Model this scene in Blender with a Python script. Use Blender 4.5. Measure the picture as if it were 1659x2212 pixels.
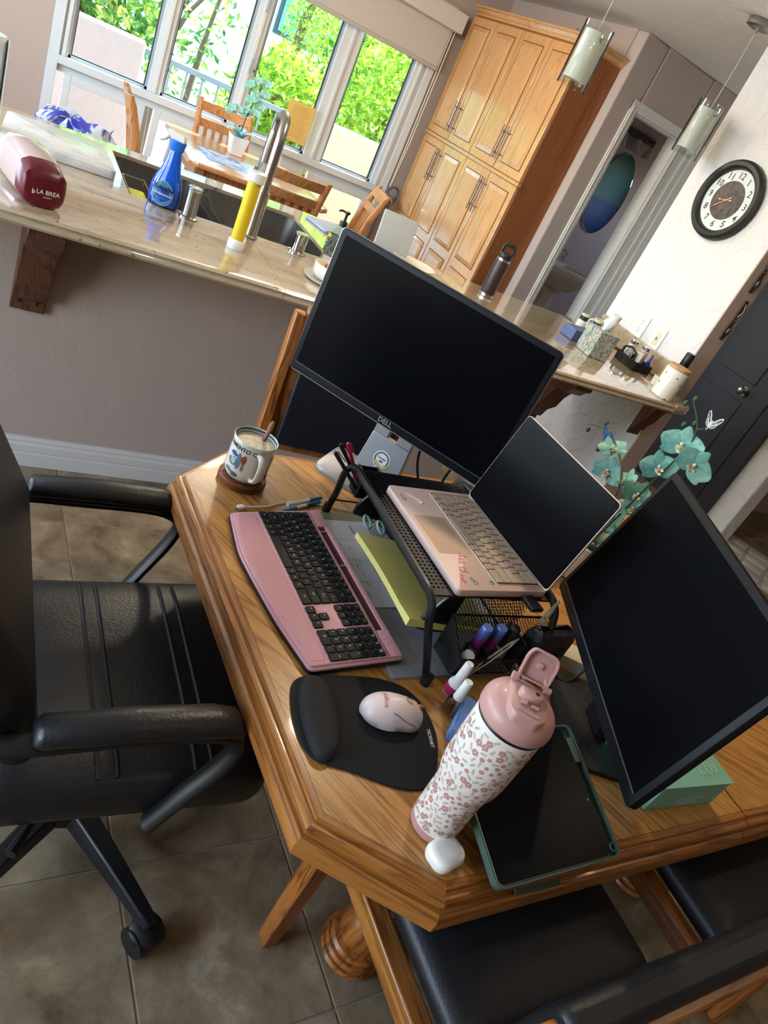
import bpy, math, random
from mathutils import Matrix, Vector
for _o in list(bpy.data.objects): bpy.data.objects.remove(_o)
random.seed(7)
SC = bpy.context.scene
COL = SC.collection
PI = math.pi
R_ = math.radians

# ------------------------------------------------------------------ camera
cam_d = bpy.data.cameras.new('camera')
cam = bpy.data.objects.new('camera', cam_d); COL.objects.link(cam)
_r0 = Vector((0.8378732, -0.36768412, 0.40345618))
_r1 = Vector((0.10396162, -0.61809811, -0.77919619))
_r2 = Vector((0.53587357, 0.69481157, -0.4796628))
_m = Matrix((_r0, -_r1, -_r2)).transposed().to_4x4()
_m.translation = (0, 0, 1.57)
cam.matrix_world = _m
cam_d.sensor_fit = 'VERTICAL'; cam_d.sensor_height = 36.0; cam_d.sensor_width = 27.0
cam_d.lens = 1540.0 / 2212.0 * 36.0
cam_d.clip_start = 0.02; cam_d.clip_end = 200
SC.camera = cam

# ------------------------------------------------------------------ colour management
SC.view_settings.view_transform = 'Standard'
SC.view_settings.look = 'None'
SC.view_settings.gamma = 1.0
SC.view_settings.use_curve_mapping = False
SC.view_settings.exposure = 0.25
SC.cycles.adaptive_threshold = 0.05; SC.cycles.max_bounces = 7; SC.cycles.diffuse_bounces = 3; SC.cycles.glossy_bounces = 3; SC.cycles.transmission_bounces = 5
SC.cycles.caustics_reflective = False; SC.cycles.caustics_refractive = False

# ------------------------------------------------------------------ world sky
W = bpy.data.worlds.new('sky'); SC.world = W; W.use_nodes = True
_nt = W.node_tree; _nt.nodes.clear()
_sky = _nt.nodes.new('ShaderNodeTexSky'); _sky.sky_type = 'NISHITA'
_sky.sun_disc = False; _sky.sun_elevation = R_(48); _sky.sun_rotation = R_(60)
_bg = _nt.nodes.new('ShaderNodeBackground'); _bg.inputs['Strength'].default_value = 2.0
_ou = _nt.nodes.new('ShaderNodeOutputWorld')
_nt.links.new(_sky.outputs[0], _bg.inputs[0]); _nt.links.new(_bg.outputs[0], _ou.inputs[0])

def light(name, kind, loc, energy, color, size=None, sizey=None, target=None, rot=None, shape=None, spread=None):
    d = bpy.data.lights.new(name, kind); d.energy = energy; d.color = color
    if kind == 'AREA':
        d.shape = shape or 'RECTANGLE'; d.size = size
        if sizey: d.size_y = sizey
        if spread: d.spread = spread
    if kind == 'SUN': d.angle = size or 0.009
    o = bpy.data.objects.new(name, d); COL.objects.link(o); o.location = loc
    if target is not None:
        o.rotation_euler = (Vector(target) - Vector(loc)).to_track_quat('-Z', 'Y').to_euler()
    if rot: o.rotation_euler = rot
    return o
# sun falling on the garden behind the kitchen window
light('sun', 'SUN', (5.0, 14.0, 10.0), 15.0, (1.0, 0.94, 0.82), size=0.009, target=(2.2, 7.4, 0.0))
# daylight through the kitchen window and through the patio door in the left wall
_p = light('kitchen_window_portal', 'AREA', (1.66, 6.14, 1.20), 1, (1, 1, 1), size=2.5, sizey=1.8, rot=(R_(90), 0, PI)); _p.data.cycles.is_portal = True
light('patio_door_daylight', 'AREA', (-2.36, 0.9, 1.13), 24, (0.92, 0.95, 1.0), size=1.96, sizey=2.16, rot=(R_(90), 0, R_(-90)))
light('added_bath_light', 'AREA', (6.56, 5.05, 1.6), 0.35, (0.80, 0.88, 1.0), size=0.6, sizey=0.6, rot=(R_(90), 0, R_(90)))  # added light behind an invented window, lifts the black bathroom
light('added_side_daylight', 'AREA', (-2.36, 3.55, 1.55), 105, (0.74, 0.86, 1.0), size=1.96, sizey=1.06, rot=(R_(90), 0, R_(-90)))  # added daylight for the clock wall, pantry and counter
# recessed ceiling lamps
CAN = [((1.55, 1.80), 16.5), ((0.95, -0.15), 1.4), ((2.7, 0.2), 3)]

# ------------------------------------------------------------------ mesh builder
class MB:
    def __init__(s): s.v = []; s.f = []; s.m = []; s.M = None; s.mi = 0
    def add(s, vs, fs):
        b = len(s.v)
        if s.M is not None: vs = [tuple(s.M @ Vector(p)) for p in vs]
        s.v += [tuple(p) for p in vs]
        for f in fs: s.f.append([i + b for i in f]); s.m.append(s.mi)
        return s
    def box(s, x0, y0, z0, x1, y1, z1):
        v = [(x0,y0,z0),(x1,y0,z0),(x1,y1,z0),(x0,y1,z0),(x0,y0,z1),(x1,y0,z1),(x1,y1,z1),(x0,y1,z1)]
        return s.add(v, [(3,2,1,0),(4,5,6,7),(0,1,5,4),(1,2,6,5),(2,3,7,6),(3,0,4,7)])
    def cbox(s, c, d): 
        return s.box(c[0]-d[0]/2,c[1]-d[1]/2,c[2]-d[2]/2,c[0]+d[0]/2,c[1]+d[1]/2,c[2]+d[2]/2)
    def loft(s, rings, cap0=True, cap1=True, closed=True):
        n = len(rings[0]); vs = [p for r in rings for p in r]; fs = []
        for k in range(len(rings)-1):
            for i in range(n if closed else n-1):
                j = (i+1) % n
                fs.append((k*n+i, k*n+j, (k+1)*n+j, (k+1)*n+i))
        if cap0: fs.append(tuple(range(n-1,-1,-1)))
        if cap1: fs.append(tuple(range((len(rings)-1)*n, len(rings)*n)))
        return s.add(vs, fs)
    def prism(s, poly, z0, z1): return s.loft([[(x,y,z0) for x,y in poly],[(x,y,z1) for x,y in poly]])
    def rprism(s, poly, z0, z1, b, both=False):
        q = offs(poly, -b); h = offs(poly, -b*0.3)
        rings = []
        if both: rings += [[(x,y,z0) for x,y in q],[(x,y,z0+b*0.3) for x,y in h],[(x,y,z0+b) for x,y in poly]]
        else: rings += [[(x,y,z0) for x,y in poly]]
        rings += [[(x,y,z1-b) for x,y in poly],[(x,y,z1-b*0.3) for x,y in h],[(x,y,z1) for x,y in q]]
        return s.loft(rings)
    def tube(s, path, r, n=8, caps=True, closed=False, flat=1.0):
        P = [Vector(p) for p in path]; m = len(P)
        rr = r if isinstance(r, (list, tuple)) else [r]*m
        T = []
        for i in range(m):
            if closed: t = P[(i+1)%m]-P[(i-1)%m]
            else: t = P[min(i+1,m-1)]-P[max(i-1,0)]
            T.append(t.normalized() if t.length > 1e-9 else Vector((0,0,1)))
        u = T[0].orthogonal().normalized()
        if abs(T[0].z) < 0.95: u = (Vector((0,0,1)) - T[0]*T[0].z).normalized()
        rings = []
        for i in range(m):
            u = (u - T[i]*u.dot(T[i])); u = u.normalized() if u.length > 1e-6 else T[i].orthogonal().normalized()
            w = T[i].cross(u)
            rings.append([tuple(P[i] + (u*math.cos(a)*flat + w*math.sin(a))*rr[i]) for a in [2*PI*k/n for k in range(n)]])
        if closed:
            rings.append(rings[0]); return s.loft(rings, False, False)
        return s.loft(rings, caps, caps)
    def cyl(s, p0, p1, r0, r1=None, n=16): return s.tube([p0, p1], [r0, r0 if r1 is None else r1], n)
    def lathe(s, prof, n=32, c=(0,0,0), cap0=True, cap1=True, sx=1, sy=1):
        rings = [[(c[0]+r*sx*math.cos(2*PI*k/n), c[1]+r*sy*math.sin(2*PI*k/n), c[2]+z) for k in range(n)] for r, z in prof]
        return s.loft(rings, cap0, cap1)
    def ball(s, c, r, nu=14, nv=8):
        if not isinstance(r, (tuple, list)): r = (r, r, r)
        rings = []
        for j in range(nv+1):
            t = -PI/2 + PI*j/nv; k = max(math.cos(t), 0.02)
            rings.append([(c[0]+r[0]*k*math.cos(2*PI*i/nu), c[1]+r[1]*k*math.sin(2*PI*i/nu), c[2]+r[2]*math.sin(t)) for i in range(nu)])
        return s.loft(rings)
    def sheet(s, grid):
        ny = len(grid); nx = len(grid[0]); vs = [p for r in grid for p in r]
        return s.add(vs, [(j*nx+i, j*nx+i+1, (j+1)*nx+i+1, (j+1)*nx+i) for j in range(ny-1) for i in range(nx-1)])
    def quad(s, a, b, c, d): return s.add([a,b,c,d], [(0,1,2,3)])
    def text(s, body, size, M, wrap=None, bold=0.0, align='CENTER'):
        vs, fs = glyphs(body, size, bold, align)
        if wrap: vs = [wrap(x, y) for x, y, z in vs]
        else: vs = [tuple(M @ Vector(p)) for p in vs]
        return s.add(vs, fs)

_gl = {}
def glyphs(body, size, bold=0.0, align='CENTER'):
    key = (body, bold, align)
    if key not in _gl:
        c = bpy.data.curves.new('lettering', 'FONT'); c.body = body; c.size = 1.0
        c.align_x = align; c.align_y = 'CENTER'; c.resolution_u = 2; c.offset = bold
        o = bpy.data.objects.new('lettering', c)
        me = o.to_mesh()
        _gl[key] = ([tuple(v.co) for v in me.vertices], [tuple(p.vertices) for p in me.polygons])
        o.to_mesh_clear(); bpy.data.objects.remove(o); bpy.data.curves.remove(c)
    v, f = _gl[key]
    return [(x*size, y*size, z*size) for x, y, z in v], f

def offs(poly, d):
    n = len(poly); out = []
    for i in range(n):
        a = Vector(poly[i-1]); b = Vector(poly[i]); c = Vector(poly[(i+1) % n])
        e1 = (b-a).normalized(); e2 = (c-b).normalized()
        n1 = Vector((e1.y, -e1.x)); n2 = Vector((e2.y, -e2.x))
        k = n1 + n2; q = k.dot(n1)
        k = k / max(q, 0.25) if k.length > 1e-6 else n1
        out.append((b.x + k.x*d, b.y + k.y*d))
    return out
def shrink(poly, d):
    xs = [p[0] for p in poly]; ys = [p[1] for p in poly]
    cx, cy = (min(xs)+max(xs))/2, (min(ys)+max(ys))/2; w, h = max(xs)-min(xs), max(ys)-min(ys)
    return [(cx+(x-cx)*(w-2*d)/w, cy+(y-cy)*(h-2*d)/h) for x, y in poly]
def rrect(cx, cy, w, h, r, n=5):
    out = []
    for sx, sy, a0 in ((1,1,0),(-1,1,90),(-1,-1,180),(1,-1,270)):
        for k in range(n+1):
            a = R_(a0 + 90*k/n)
            out.append((cx + sx*(w/2-r) + r*math.cos(a), cy + sy*(h/2-r) + r*math.sin(a)))
    return out
def rotp(poly, a, c=(0,0)):
    ca, sa = math.cos(a), math.sin(a)
    return [(c[0]+(x-c[0])*ca-(y-c[1])*sa, c[1]+(x-c[0])*sa+(y-c[1])*ca) for x, y in poly]
def roundp(poly, r, n=4):
    out = []; m = len(poly)
    for i in range(m):
        a = Vector(poly[i-1]); b = Vector(poly[i]); c = Vector(poly[(i+1) % m])
        rr = r[i] if isinstance(r, (list, tuple)) else r
        d = min(rr, (a-b).length*0.45, (c-b).length*0.45)
        p = b + (a-b).normalized()*d; q = b + (c-b).normalized()*d
        for k in range(n+1):
            t = k/n; out.append(tuple(p*(1-t)**2 + b*2*t*(1-t) + q*t*t))
    return out
def smooth(path, n=6, closed=False):
    P = [Vector(p) for p in path]; out = []; m = len(P)
    rng = range(m if closed else m-1)
    for i in rng:
        if closed: a, b, c, d = P[i-1], P[i], P[(i+1)%m], P[(i+2)%m]
        else: a, b, c, d = P[max(i-1,0)], P[i], P[i+1], P[min(i+2,m-1)]
        for k in range(n):
            t = k/n
            out.append(tuple(0.5*((2*b)+(c-a)*t+(2*a-5*b+4*c-d)*t*t+(3*b-a-3*c+d)*t**3)))
    if not closed: out.append(tuple(P[-1]))
    return out

def obj(name, mb, mats, parent=None, sm=False, bevel=0, world=True, ang=35, seg=2):
    """one mesh object; verts are world coordinates unless world=False"""
    me = bpy.data.meshes.new(name)
    vs = mb.v
    if parent is not None and world:
        inv = parent.matrix_basis.inverted() if parent.parent is None else (parent.parent.matrix_basis @ parent.matrix_basis).inverted()
        vs = [tuple(inv @ Vector(p)) for p in vs]
    me.from_pydata(vs, [], mb.f)
    if not isinstance(mats, (list, tuple)): mats = [mats]
    for m in mats: me.materials.append(m)
    for p, k in zip(me.polygons, mb.m): p.material_index = k
    if sm:
        me.polygons.foreach_set('use_smooth', [True]*len(me.polygons))
        me.set_sharp_from_angle(angle=R_(ang))
    me.update()
    o = bpy.data.objects.new(name, me); COL.objects.link(o)
    if parent is not None: o.parent = parent
    if bevel:
        b = o.modifiers.new('bevel', 'BEVEL'); b.width = bevel; b.segments = seg; b.limit_method = 'ANGLE'; b.angle_limit = R_(40)
        b.harden_normals = False
        if not sm:
            me.polygons.foreach_set('use_smooth', [True]*len(me.polygons)); me.set_sharp_from_angle(angle=R_(60))
    return o
def tag(o, label, cat, group=None, kind=None):
    if label: o['label'] = label
    if cat: o['category'] = cat
    if group: o['group'] = group
    if kind: o['kind'] = kind
    return o
def thing(name, label, cat, loc=(0,0,0), rz=0.0, group=None):
    o = bpy.data.objects.new(name, None); COL.objects.link(o)
    o.empty_display_size = 0.05
    o.matrix_basis = Matrix.Translation(loc) @ Matrix.Rotation(rz, 4, 'Z')
    return tag(o, label, cat, group)
def struct(name, mb, mat, label=None, **k):
    o = obj(name, mb, mat, **k); o['kind'] = 'structure'
    if label: o['label'] = label
    return o
def copy_tree(o, M, label, group=None):
    r = o.copy(); COL.objects.link(r); r.matrix_basis = M; r['label'] = label
    if group: r['group'] = group
    for ch in list(o.children):
        c = ch.copy(); COL.objects.link(c); c.parent = r
        for g in list(ch.children):
            d = g.copy(); COL.objects.link(d); d.parent = c
    return r
def TM(x, y, z, rz=0, rx=0, ry=0):
    return Matrix.Translation((x,y,z)) @ Matrix.Rotation(rz,4,'Z') @ Matrix.Rotation(ry,4,'Y') @ Matrix.Rotation(rx,4,'X')

# ------------------------------------------------------------------ materials
def srgb(r, g, b):
    f = lambda c: (c/255/12.92) if c/255 <= 0.04045 else ((c/255+0.055)/1.055)**2.4
    return (f(r), f(g), f(b), 1.0)
MATS = {}
def mat(name, col, rough=0.5, metal=0.0, spec=0.5, trans=0.0, ior=1.45, coat=0.0, coatior=1.5, coatrough=0.03, emit=None, estr=0, alpha=1.0, sheen=0.0):
    if name in MATS: return MATS[name]
    m = bpy.data.materials.new(name); m.use_nodes = True
    b = m.node_tree.nodes['Principled BSDF']
    c = col if len(col) == 4 else (*col, 1.0)
    b.inputs['Base Color'].default_value = c
    b.inputs['Roughness'].default_value = rough
    b.inputs['Metallic'].default_value = metal
    b.inputs['Specular IOR Level'].default_value = spec
    b.inputs['Transmission Weight'].default_value = trans
    b.inputs['IOR'].default_value = ior
    b.inputs['Coat Weight'].default_value = coat; b.inputs['Coat IOR'].default_value = coatior; b.inputs['Coat Roughness'].default_value = coatrough
    b.inputs['Alpha'].default_value = alpha
    if sheen: b.inputs['Sheen Weight'].default_value = sheen
    if emit:
        b.inputs['Emission Color'].default_value = (*emit[:3], 1); b.inputs['Emission Strength'].default_value = estr
    MATS[name] = m
    return m
class N:
    """tiny node helper on a material"""
    def __init__(s, m): s.nt = m.node_tree; s.b = s.nt.nodes['Principled BSDF']
    def new(s, t, **k):
        n = s.nt.nodes.new(t)
        for a, v in k.items():
            if a.startswith('i_'):
                key = a[2:].replace('_', ' ')
                n.inputs[key].default_value = v
            else: setattr(n, a, v)
        return n
    def link(s, a, b): s.nt.links.new(a, b)
    def coord(s, scale=(1,1,1), rot=(0,0,0), loc=(0,0,0), kind='Object'):
        t = s.new('ShaderNodeTexCoord'); mp = s.new('ShaderNodeMapping')
        mp.inputs['Scale'].default_value = scale; mp.inputs['Rotation'].default_value = rot; mp.inputs['Location'].default_value = loc
        s.link(t.outputs[kind], mp.inputs['Vector']); return mp.outputs['Vector']
    def ramp(s, fac, stops):
        r = s.new('ShaderNodeValToRGB'); e = r.color_ramp.elements
        while len(e) > 1: e.remove(e[0])
        e[0].position = stops[0][0]; e[0].color = stops[0][1]
        for p, c in stops[1:]:
            q = e.new(p); q.color = c
        s.link(fac, r.inputs['Fac']); return r.outputs['Color']
    def noise(s, vec, scale, detail=4, rough=0.55, dist=0):
        n = s.new('ShaderNodeTexNoise'); n.inputs['Scale'].default_value = scale; n.inputs['Detail'].default_value = detail
        n.inputs['Roughness'].default_value = rough; n.inputs['Distortion'].default_value = dist
        s.link(vec, n.inputs['Vector']); return n.outputs['Fac']
    def bump(s, h, strength, dist=0.01):
        n = s.new('ShaderNodeBump'); n.inputs['Strength'].default_value = strength; n.inputs['Distance'].default_value = dist
        s.link(h, n.inputs['Height']); s.link(n.outputs[0], s.b.inputs['Normal'])
    def mix(s, fac, a, b, mode='MIX'):
        n = s.new('ShaderNodeMix', data_type='RGBA', blend_type=mode)
        for i, v in ((0, fac), (6, a), (7, b)):
            if hasattr(v, 'links'): s.link(v, n.inputs[i])
            else: n.inputs[i].default_value = v
        return n.outputs[2]
    def math(s, op, a, b=0.0):
        n = s.new('ShaderNodeMath', operation=op)
        for i, v in ((0, a), (1, b)):
            if hasattr(v, 'links'): s.link(v, n.inputs[i])
            else: n.inputs[i].default_value = v
        return n.outputs[0]
    def base(s, c): s.link(c, s.b.inputs['Base Color'])

def wood(name, light_c, dark_c, rough=0.35, rot=0.0, scale=1.0, axis='X', coat=0.0, kind='Object', pores=1.0, coatior=1.5, coatrough=0.05):
    if name in MATS: return MATS[name]
    m = mat(name, light_c, rough, coat=coat, coatior=coatior, coatrough=coatrough); n = N(m)
    st = {'X': (1.2, 14, 14), 'Y': (14, 1.2, 14), 'Z': (14, 14, 1.2)}[axis]
    v = n.coord(tuple(k*scale for k in st), (0, 0, 0), kind=kind)
    if rot:
        t = n.new('ShaderNodeTexCoord'); r = n.new('ShaderNodeVectorRotate'); r.rotation_type = 'Z_AXIS'
        r.inputs['Angle'].default_value = -rot
        n.link(t.outputs[kind], r.inputs['Vector'])
        mp = n.new('ShaderNodeMapping'); mp.inputs['Scale'].default_value = tuple(k*scale for k in st)
        n.link(r.outputs[0], mp.inputs['Vector']); v = mp.outputs['Vector']
    big = n.noise(v, 0.55, 3, 0.5, 0.9)
    wv = n.math('FRACT', n.math('MULTIPLY', big, 14.0))
    tri = n.math('ABSOLUTE', n.math('SUBTRACT', wv, 0.5))
    fine = n.noise(v, 9.0, 5, 0.75)
    mid = tuple((a+b)/2 for a, b in zip(light_c, dark_c))
    c1 = n.ramp(tri, [(0.0, dark_c), (0.10, mid), (0.24, light_c), (0.5, light_c)])
    k = n.ramp(fine, [(0.36, (0.55,0.5,0.45,1)), (0.56, (1,1,1,1))])
    n.base(n.mix(0.75*pores, c1, k, 'MULTIPLY'))
    n.bump(fine, 0.12, 0.002)
    return m
def leather(name, col, rough=0.42, bump=0.25, scale=160):
    m = mat(name, col, rough); n = N(m)
    v = n.coord()
    vo = n.new('ShaderNodeTexVoronoi'); vo.inputs['Scale'].default_value = scale; n.link(v, vo.inputs['Vector'])
    n.bump(vo.outputs['Distance'], bump, 0.0015)
    return m
def plaster(name, col, rough=0.85, bump=0.35, scale=5, fine=30):
    m = mat(name, col, rough, spec=0.25); n = N(m); v = n.coord(kind='Object')
    a = n.noise(v, scale, 4, 0.6, 1.2); b = n.noise(v, fine, 3, 0.5)
    h = n.math('ADD', n.ramp(a, [(0.45,(0,0,0,1)),(0.55,(1,1,1,1))]), n.math('MULTIPLY', b, 0.35))
    n.bump(h, bump, 0.006)
    return m

M_beige = plaster('paint_beige', srgb(184,165,153), bump=0.10)
M_tan = M_beige
M_barwall = plaster('paint_beige_shaded', srgb(166,148,137), bump=0.10)  # same beige paint, darkened: the half wall's shade is in the colour
M_white = plaster('paint_white_trowelled', srgb(222,219,218), bump=0.55, scale=7, fine=40)
M_ceil = plaster('ceiling_paint', srgb(240,237,230), bump=0.12, scale=4)
M_trim = mat('white_trim', srgb(222,220,216), 0.4)
M_black = mat('black_plastic', srgb(20,20,22), 0.42)
M_blackmetal = mat('black_powder_coat', srgb(17,17,18), 0.38)
M_screen = mat('switched_off_screen', (0.0022,0.0025,0.0036), 0.25, spec=0.06)
M_steel = mat('brushed_steel', srgb(168,163,156), 0.28, metal=1.0)
M_chrome = mat('chrome', srgb(215,215,215), 0.12, metal=1.0)
def thinglass(name, tint, rough=0.0, refl=0.06):
    m = mat(name, tint, rough); nt = m.node_tree; n = N(m)
    tr = n.new('ShaderNodeBsdfTransparent'); tr.inputs[0].default_value = (*tint[:3], 1)
    gl = n.new('ShaderNodeBsdfGlossy'); gl.inputs['Roughness'].default_value = rough
    fr = n.new('ShaderNodeLayerWeight'); fr.inputs['Blend'].default_value = 0.12
    mx = n.new('ShaderNodeMixShader'); f = n.math('ADD', n.math('MULTIPLY', fr.outputs['Fresnel'], 0.9), refl*0.3)
    n.link(f, mx.inputs[0]); n.link(tr.outputs[0], mx.inputs[1]); n.link(gl.outputs[0], mx.inputs[2])
    out = [q for q in nt.nodes if q.type == 'OUTPUT_MATERIAL'][0]; n.link(mx.outputs[0], out.inputs['Surface'])
    return m
M_glass = mat('clear_glass', (1,1,1), 0.02, trans=1.0, ior=1.45)
M_whitepl = mat('white_plastic', srgb(232,230,226), 0.35)
M_paper = mat('paper_white', srgb(206,208,214), 0.75)
M_oak = wood('honey_oak', srgb(196,142,74), srgb(150,98,44), 0.32, rot=R_(-62), coat=0.25)
M_oak2 = wood('honey_oak_leaf', srgb(196,142,74), srgb(156,104,50), 0.32, rot=R_(-47), coat=0.25)
M_oakx = wood('oak_rim_lengthwise', srgb(168,108,48), srgb(126,74,28), 0.32, axis='X', coat=0.2)
M_oaky = wood('oak_rim_crosswise', srgb(168,108,48), srgb(126,74,28), 0.32, axis='Y', coat=0.2)
M_oakz = wood('oak_upright', srgb(166,100,44), srgb(108,58,22), 0.35, axis='Z')
M_leather = leather('black_leather', srgb(26,27,31), 0.40)
M_blackfab = leather('black_seat_vinyl', srgb(20,21,26), 0.48, 0.2, 200)
# ================================================================== THE SETTING
# ---- floor: grout bed and stone tiles
TS = 0.392; TA = R_(1.9); TO = (0.418, 0.81)
M_grout = mat('grout', srgb(150,136,116), 0.9)
def tile_mat():
    m = mat('slate_tile', srgb(140,122,98), 0.42, spec=0.4); n = N(m); v = n.coord(kind='Object')
    t = n.new('ShaderNodeObjectInfo')
    a = n.new('ShaderNodeVectorMath', operation='ADD'); n.link(v, a.inputs[0])
    cmb = n.new('ShaderNodeCombineXYZ'); n.link(n.math('MULTIPLY', t.outputs['Random'], 40.0), cmb.inputs[0]); n.link(cmb.outputs[0], a.inputs[1])
    f = n.noise(a.outputs[0], 4.5, 7, 0.66, 0.7); g = n.noise(a.outputs[0], 24, 5, 0.7)
    c = n.ramp(f, [(0.30, srgb(92,76,58)), (0.44, srgb(136,118,92)), (0.56, srgb(158,138,110)), (0.70, srgb(190,174,146))])
    d = n.ramp(g, [(0.3, (0.68,0.66,0.62,1)), (0.62, (1.05,1.03,1.0,1))])
    n.base(n.mix(0.7, c, d, 'MULTIPLY'))
    n.bump(n.math('ADD', f, n.math('MULTIPLY', g, 0.5)), 0.35, 0.004)
    return m
M_tile = tile_mat()
floor = struct('floor', MB().box(-2.3,-2.3,-0.15,6.6,6.1,-0.0022), M_grout, 'stone tiled floor with pale grout joints')
_tm = MB(); _tm.rprism(rrect(0,0,TS-0.0045,TS-0.0045,0.004,2), -0.012, 0.0, 0.0015)
_tile_mesh = None
rest = MB()
for i in range(-10, 20):
    for j in range(-9, 16):
        cx = (i+0.5)*TS; cy = (j+0.5)*TS
        x = TO[0] + cx*math.cos(TA) - cy*math.sin(TA); y = TO[1] + cx*math.sin(TA) + cy*math.cos(TA)
        if not (-2.1 < x < 6.4 and -2.1 < y < 5.85): continue
        if -0.5 < x < 5.3 and -0.2 < y < 2.7:
            if _tile_mesh is None:
                o = obj('tile', _tm, M_tile, world=False); _tile_mesh = o.data
            else:
                o = bpy.data.objects.new('tile', _tile_mesh); COL.objects.link(o)
            o.parent = floor; o.matrix_basis = TM(x, y, 0, TA + random.choice((0, PI/2, PI, -PI/2)))
        else:
            rest.M = TM(x, y, 0, TA); rest.rprism(rrect(0,0,TS-0.0045,TS-0.0045,0.004,2), -0.012, 0.0, 0.0015)
o = obj('tile_field', rest, M_tile, floor); o['kind'] = 'stuff'

CZ = 2.43
struct('ceiling', MB().box(-2.3,-2.3,CZ,6.6,6.1,CZ+0.1), M_ceil, 'white plaster ceiling')
# ---- window wall with opening
WX0, WX1, WZ0, WZ1, WY = 0.41, 2.93, 0.28, 2.12, 5.95
b = MB()
b.box(-2.3,WY,0,WX0,WY+0.15,CZ); b.box(WX1,WY,0,6.6,WY+0.15,CZ); b.box(WX0,WY,0,WX1,WY+0.15,WZ0); b.box(WX0,WY,WZ1,WX1,WY+0.15,CZ)
struct('wall_window', b, M_beige, 'beige kitchen wall around the wide window')
# ---- left wall with the patio opening
b = MB(); b.box(-2.42,-2.3,0,-2.3,-0.1,CZ); b.box(-2.42,1.9,0,-2.3,2.55,CZ); b.box(-2.42,4.55,0,-2.3,6.1,CZ); b.box(-2.42,-0.1,2.25,-2.3,1.9,CZ); b.box(-2.42,2.55,0,-2.3,4.55,1.0); b.box(-2.42,2.55,2.1,-2.3,4.55,CZ)
struct('wall_left', b, M_beige)
for n_w, y0, y1, z0, z1 in (('window_added',2.55,4.55,1.0,2.1),('door_2',-0.1,1.9,0.0,2.25)):
    b = MB(); f_ = 0.05
    for q in ((y0,y0+f_,z0,z1),(y1-f_,y1,z0,z1),((y0+y1)/2-f_/2,(y0+y1)/2+f_/2,z0,z1),(y0,y1,z1-f_,z1),(y0,y1,z0,z0+0.02)): b.box(-2.335,q[0],q[2],-2.305,q[1],q[3])
    struct(n_w, b, M_trim, 'white framed '+('side window added for its light' if n_w[0] == 'w' else 'patio door')+' in the left wall, out of view')  # the side window is an unseen addition that carries its area light
b = MB(); b.box(-2.3,-2.4,0,6.6,-2.3,CZ); struct('wall_back', b, M_beige)
b = MB(); b.box(6.6,-2.3,0,6.7,4.7,CZ); b.box(6.6,5.4,0,6.7,6.1,CZ); b.box(6.6,4.7,0,6.7,5.4,1.25); b.box(6.6,4.7,1.95,6.7,5.4,CZ); struct('wall_right', b, M_beige)
b = MB()
for q in ((4.7,4.74,1.25,1.95),(5.36,5.4,1.25,1.95),(4.74,5.36,1.25,1.29),(4.74,5.36,1.91,1.95)): b.box(6.602,q[0],q[2],6.64,q[1],q[3])
struct('window_bath_added', b, M_trim, 'small white bathroom window added for dim light, out of view')  # unseen frame added around the bathroom light
# ---- half wall under the bar
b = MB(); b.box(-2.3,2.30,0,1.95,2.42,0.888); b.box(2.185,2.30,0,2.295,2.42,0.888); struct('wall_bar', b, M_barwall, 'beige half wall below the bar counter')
b = MB()
prof = [(0,0),(-0.016,0),(-0.016,0.05),(-0.012,0.056),(-0.016,0.060),(-0.016,0.085),(-0.010,0.094),(-0.012,0.100),(-0.006,0.112),(0,0.114)]
b.loft([[(-2.3,2.2995+p,z) for p,z in prof],[(1.95,2.2995+p,z) for p,z in prof]])
struct('baseboard_bar', b, mat('baseboard_paint', srgb(196,188,180), 0.45), 'white stepped baseboard along the half wall', sm=True, ang=25)
# ---- stub wall that carries the clock
b = MB(); b.box(3.02,2.31,0,3.15,2.96,CZ); b.box(3.02,2.96,0,3.15,3.02,0.888); struct('wall_clock', b, M_white, 'white trowelled stub wall with the clock')
b = MB(); b.box(3.021,2.3035,0,3.149,2.31,CZ); struct('trim_1', b, mat('paint_taupe', srgb(190,170,158), 0.8), 'taupe end face of the stub wall')
# ---- wall with the bathroom door
DY = 4.28; D0, D1, DH = 3.63, 4.11, 2.035
b = MB(); b.box(3.42,DY,0,D0,DY+0.11,CZ); b.box(D1,DY,0,6.6,DY+0.11,CZ); b.box(D0,DY,DH,D1,DY+0.11,CZ)
struct('wall_hall', b, mat('paint_grey_taupe', srgb(186,172,164), 0.85), 'grey taupe wall around the bathroom door', bevel=0.012)
b = MB(); b.box(3.42,DY+0.11,0,3.53,WY,CZ); struct('wall_pantry', b, M_tan, 'tan wall behind and above the pantry')
b = MB(); b.box(3.53,5.75,0,6.6,5.95,CZ); struct('wall_bathroom', b, mat('paint_bath', srgb(190,172,168), 0.9))
# door casing: stepped boards
b = MB()
for x0, x1, s in ((D0-0.062, D0, 1), (D1, D1+0.062, -1)):
    b.box(x0,DY-0.012,0,x1,DY,DH+0.062)
    xa = x0+0.012 if s > 0 else x0+0.006; b.box(xa,DY-0.019,0,xa+0.014,DY-0.012,DH+0.03); b.box(xa+0.026,DY-0.017,0,xa+0.04,DY-0.012,DH+0.02)
b.box(D0-0.062,DY-0.014,DH,D1+0.062,DY,DH+0.062); b.box(D1+0.062,DY-0.012,0,D1+0.24,DY,CZ-0.35); b.box(D1+0.10,DY-0.018,0,D1+0.125,DY-0.012,DH); b.box(D1+0.165,DY-0.018,0,D1+0.19,DY-0.012,DH)
b.box(D0+0.001,DY-0.006,0,D0+0.012,DY+0.112,DH-0.001); b.box(D1-0.012,DY-0.006,0,D1-0.001,DY+0.112,DH-0.001); b.box(D0+0.012,DY-0.006,DH-0.012,D1-0.012,DY+0.112,DH-0.001)
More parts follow.
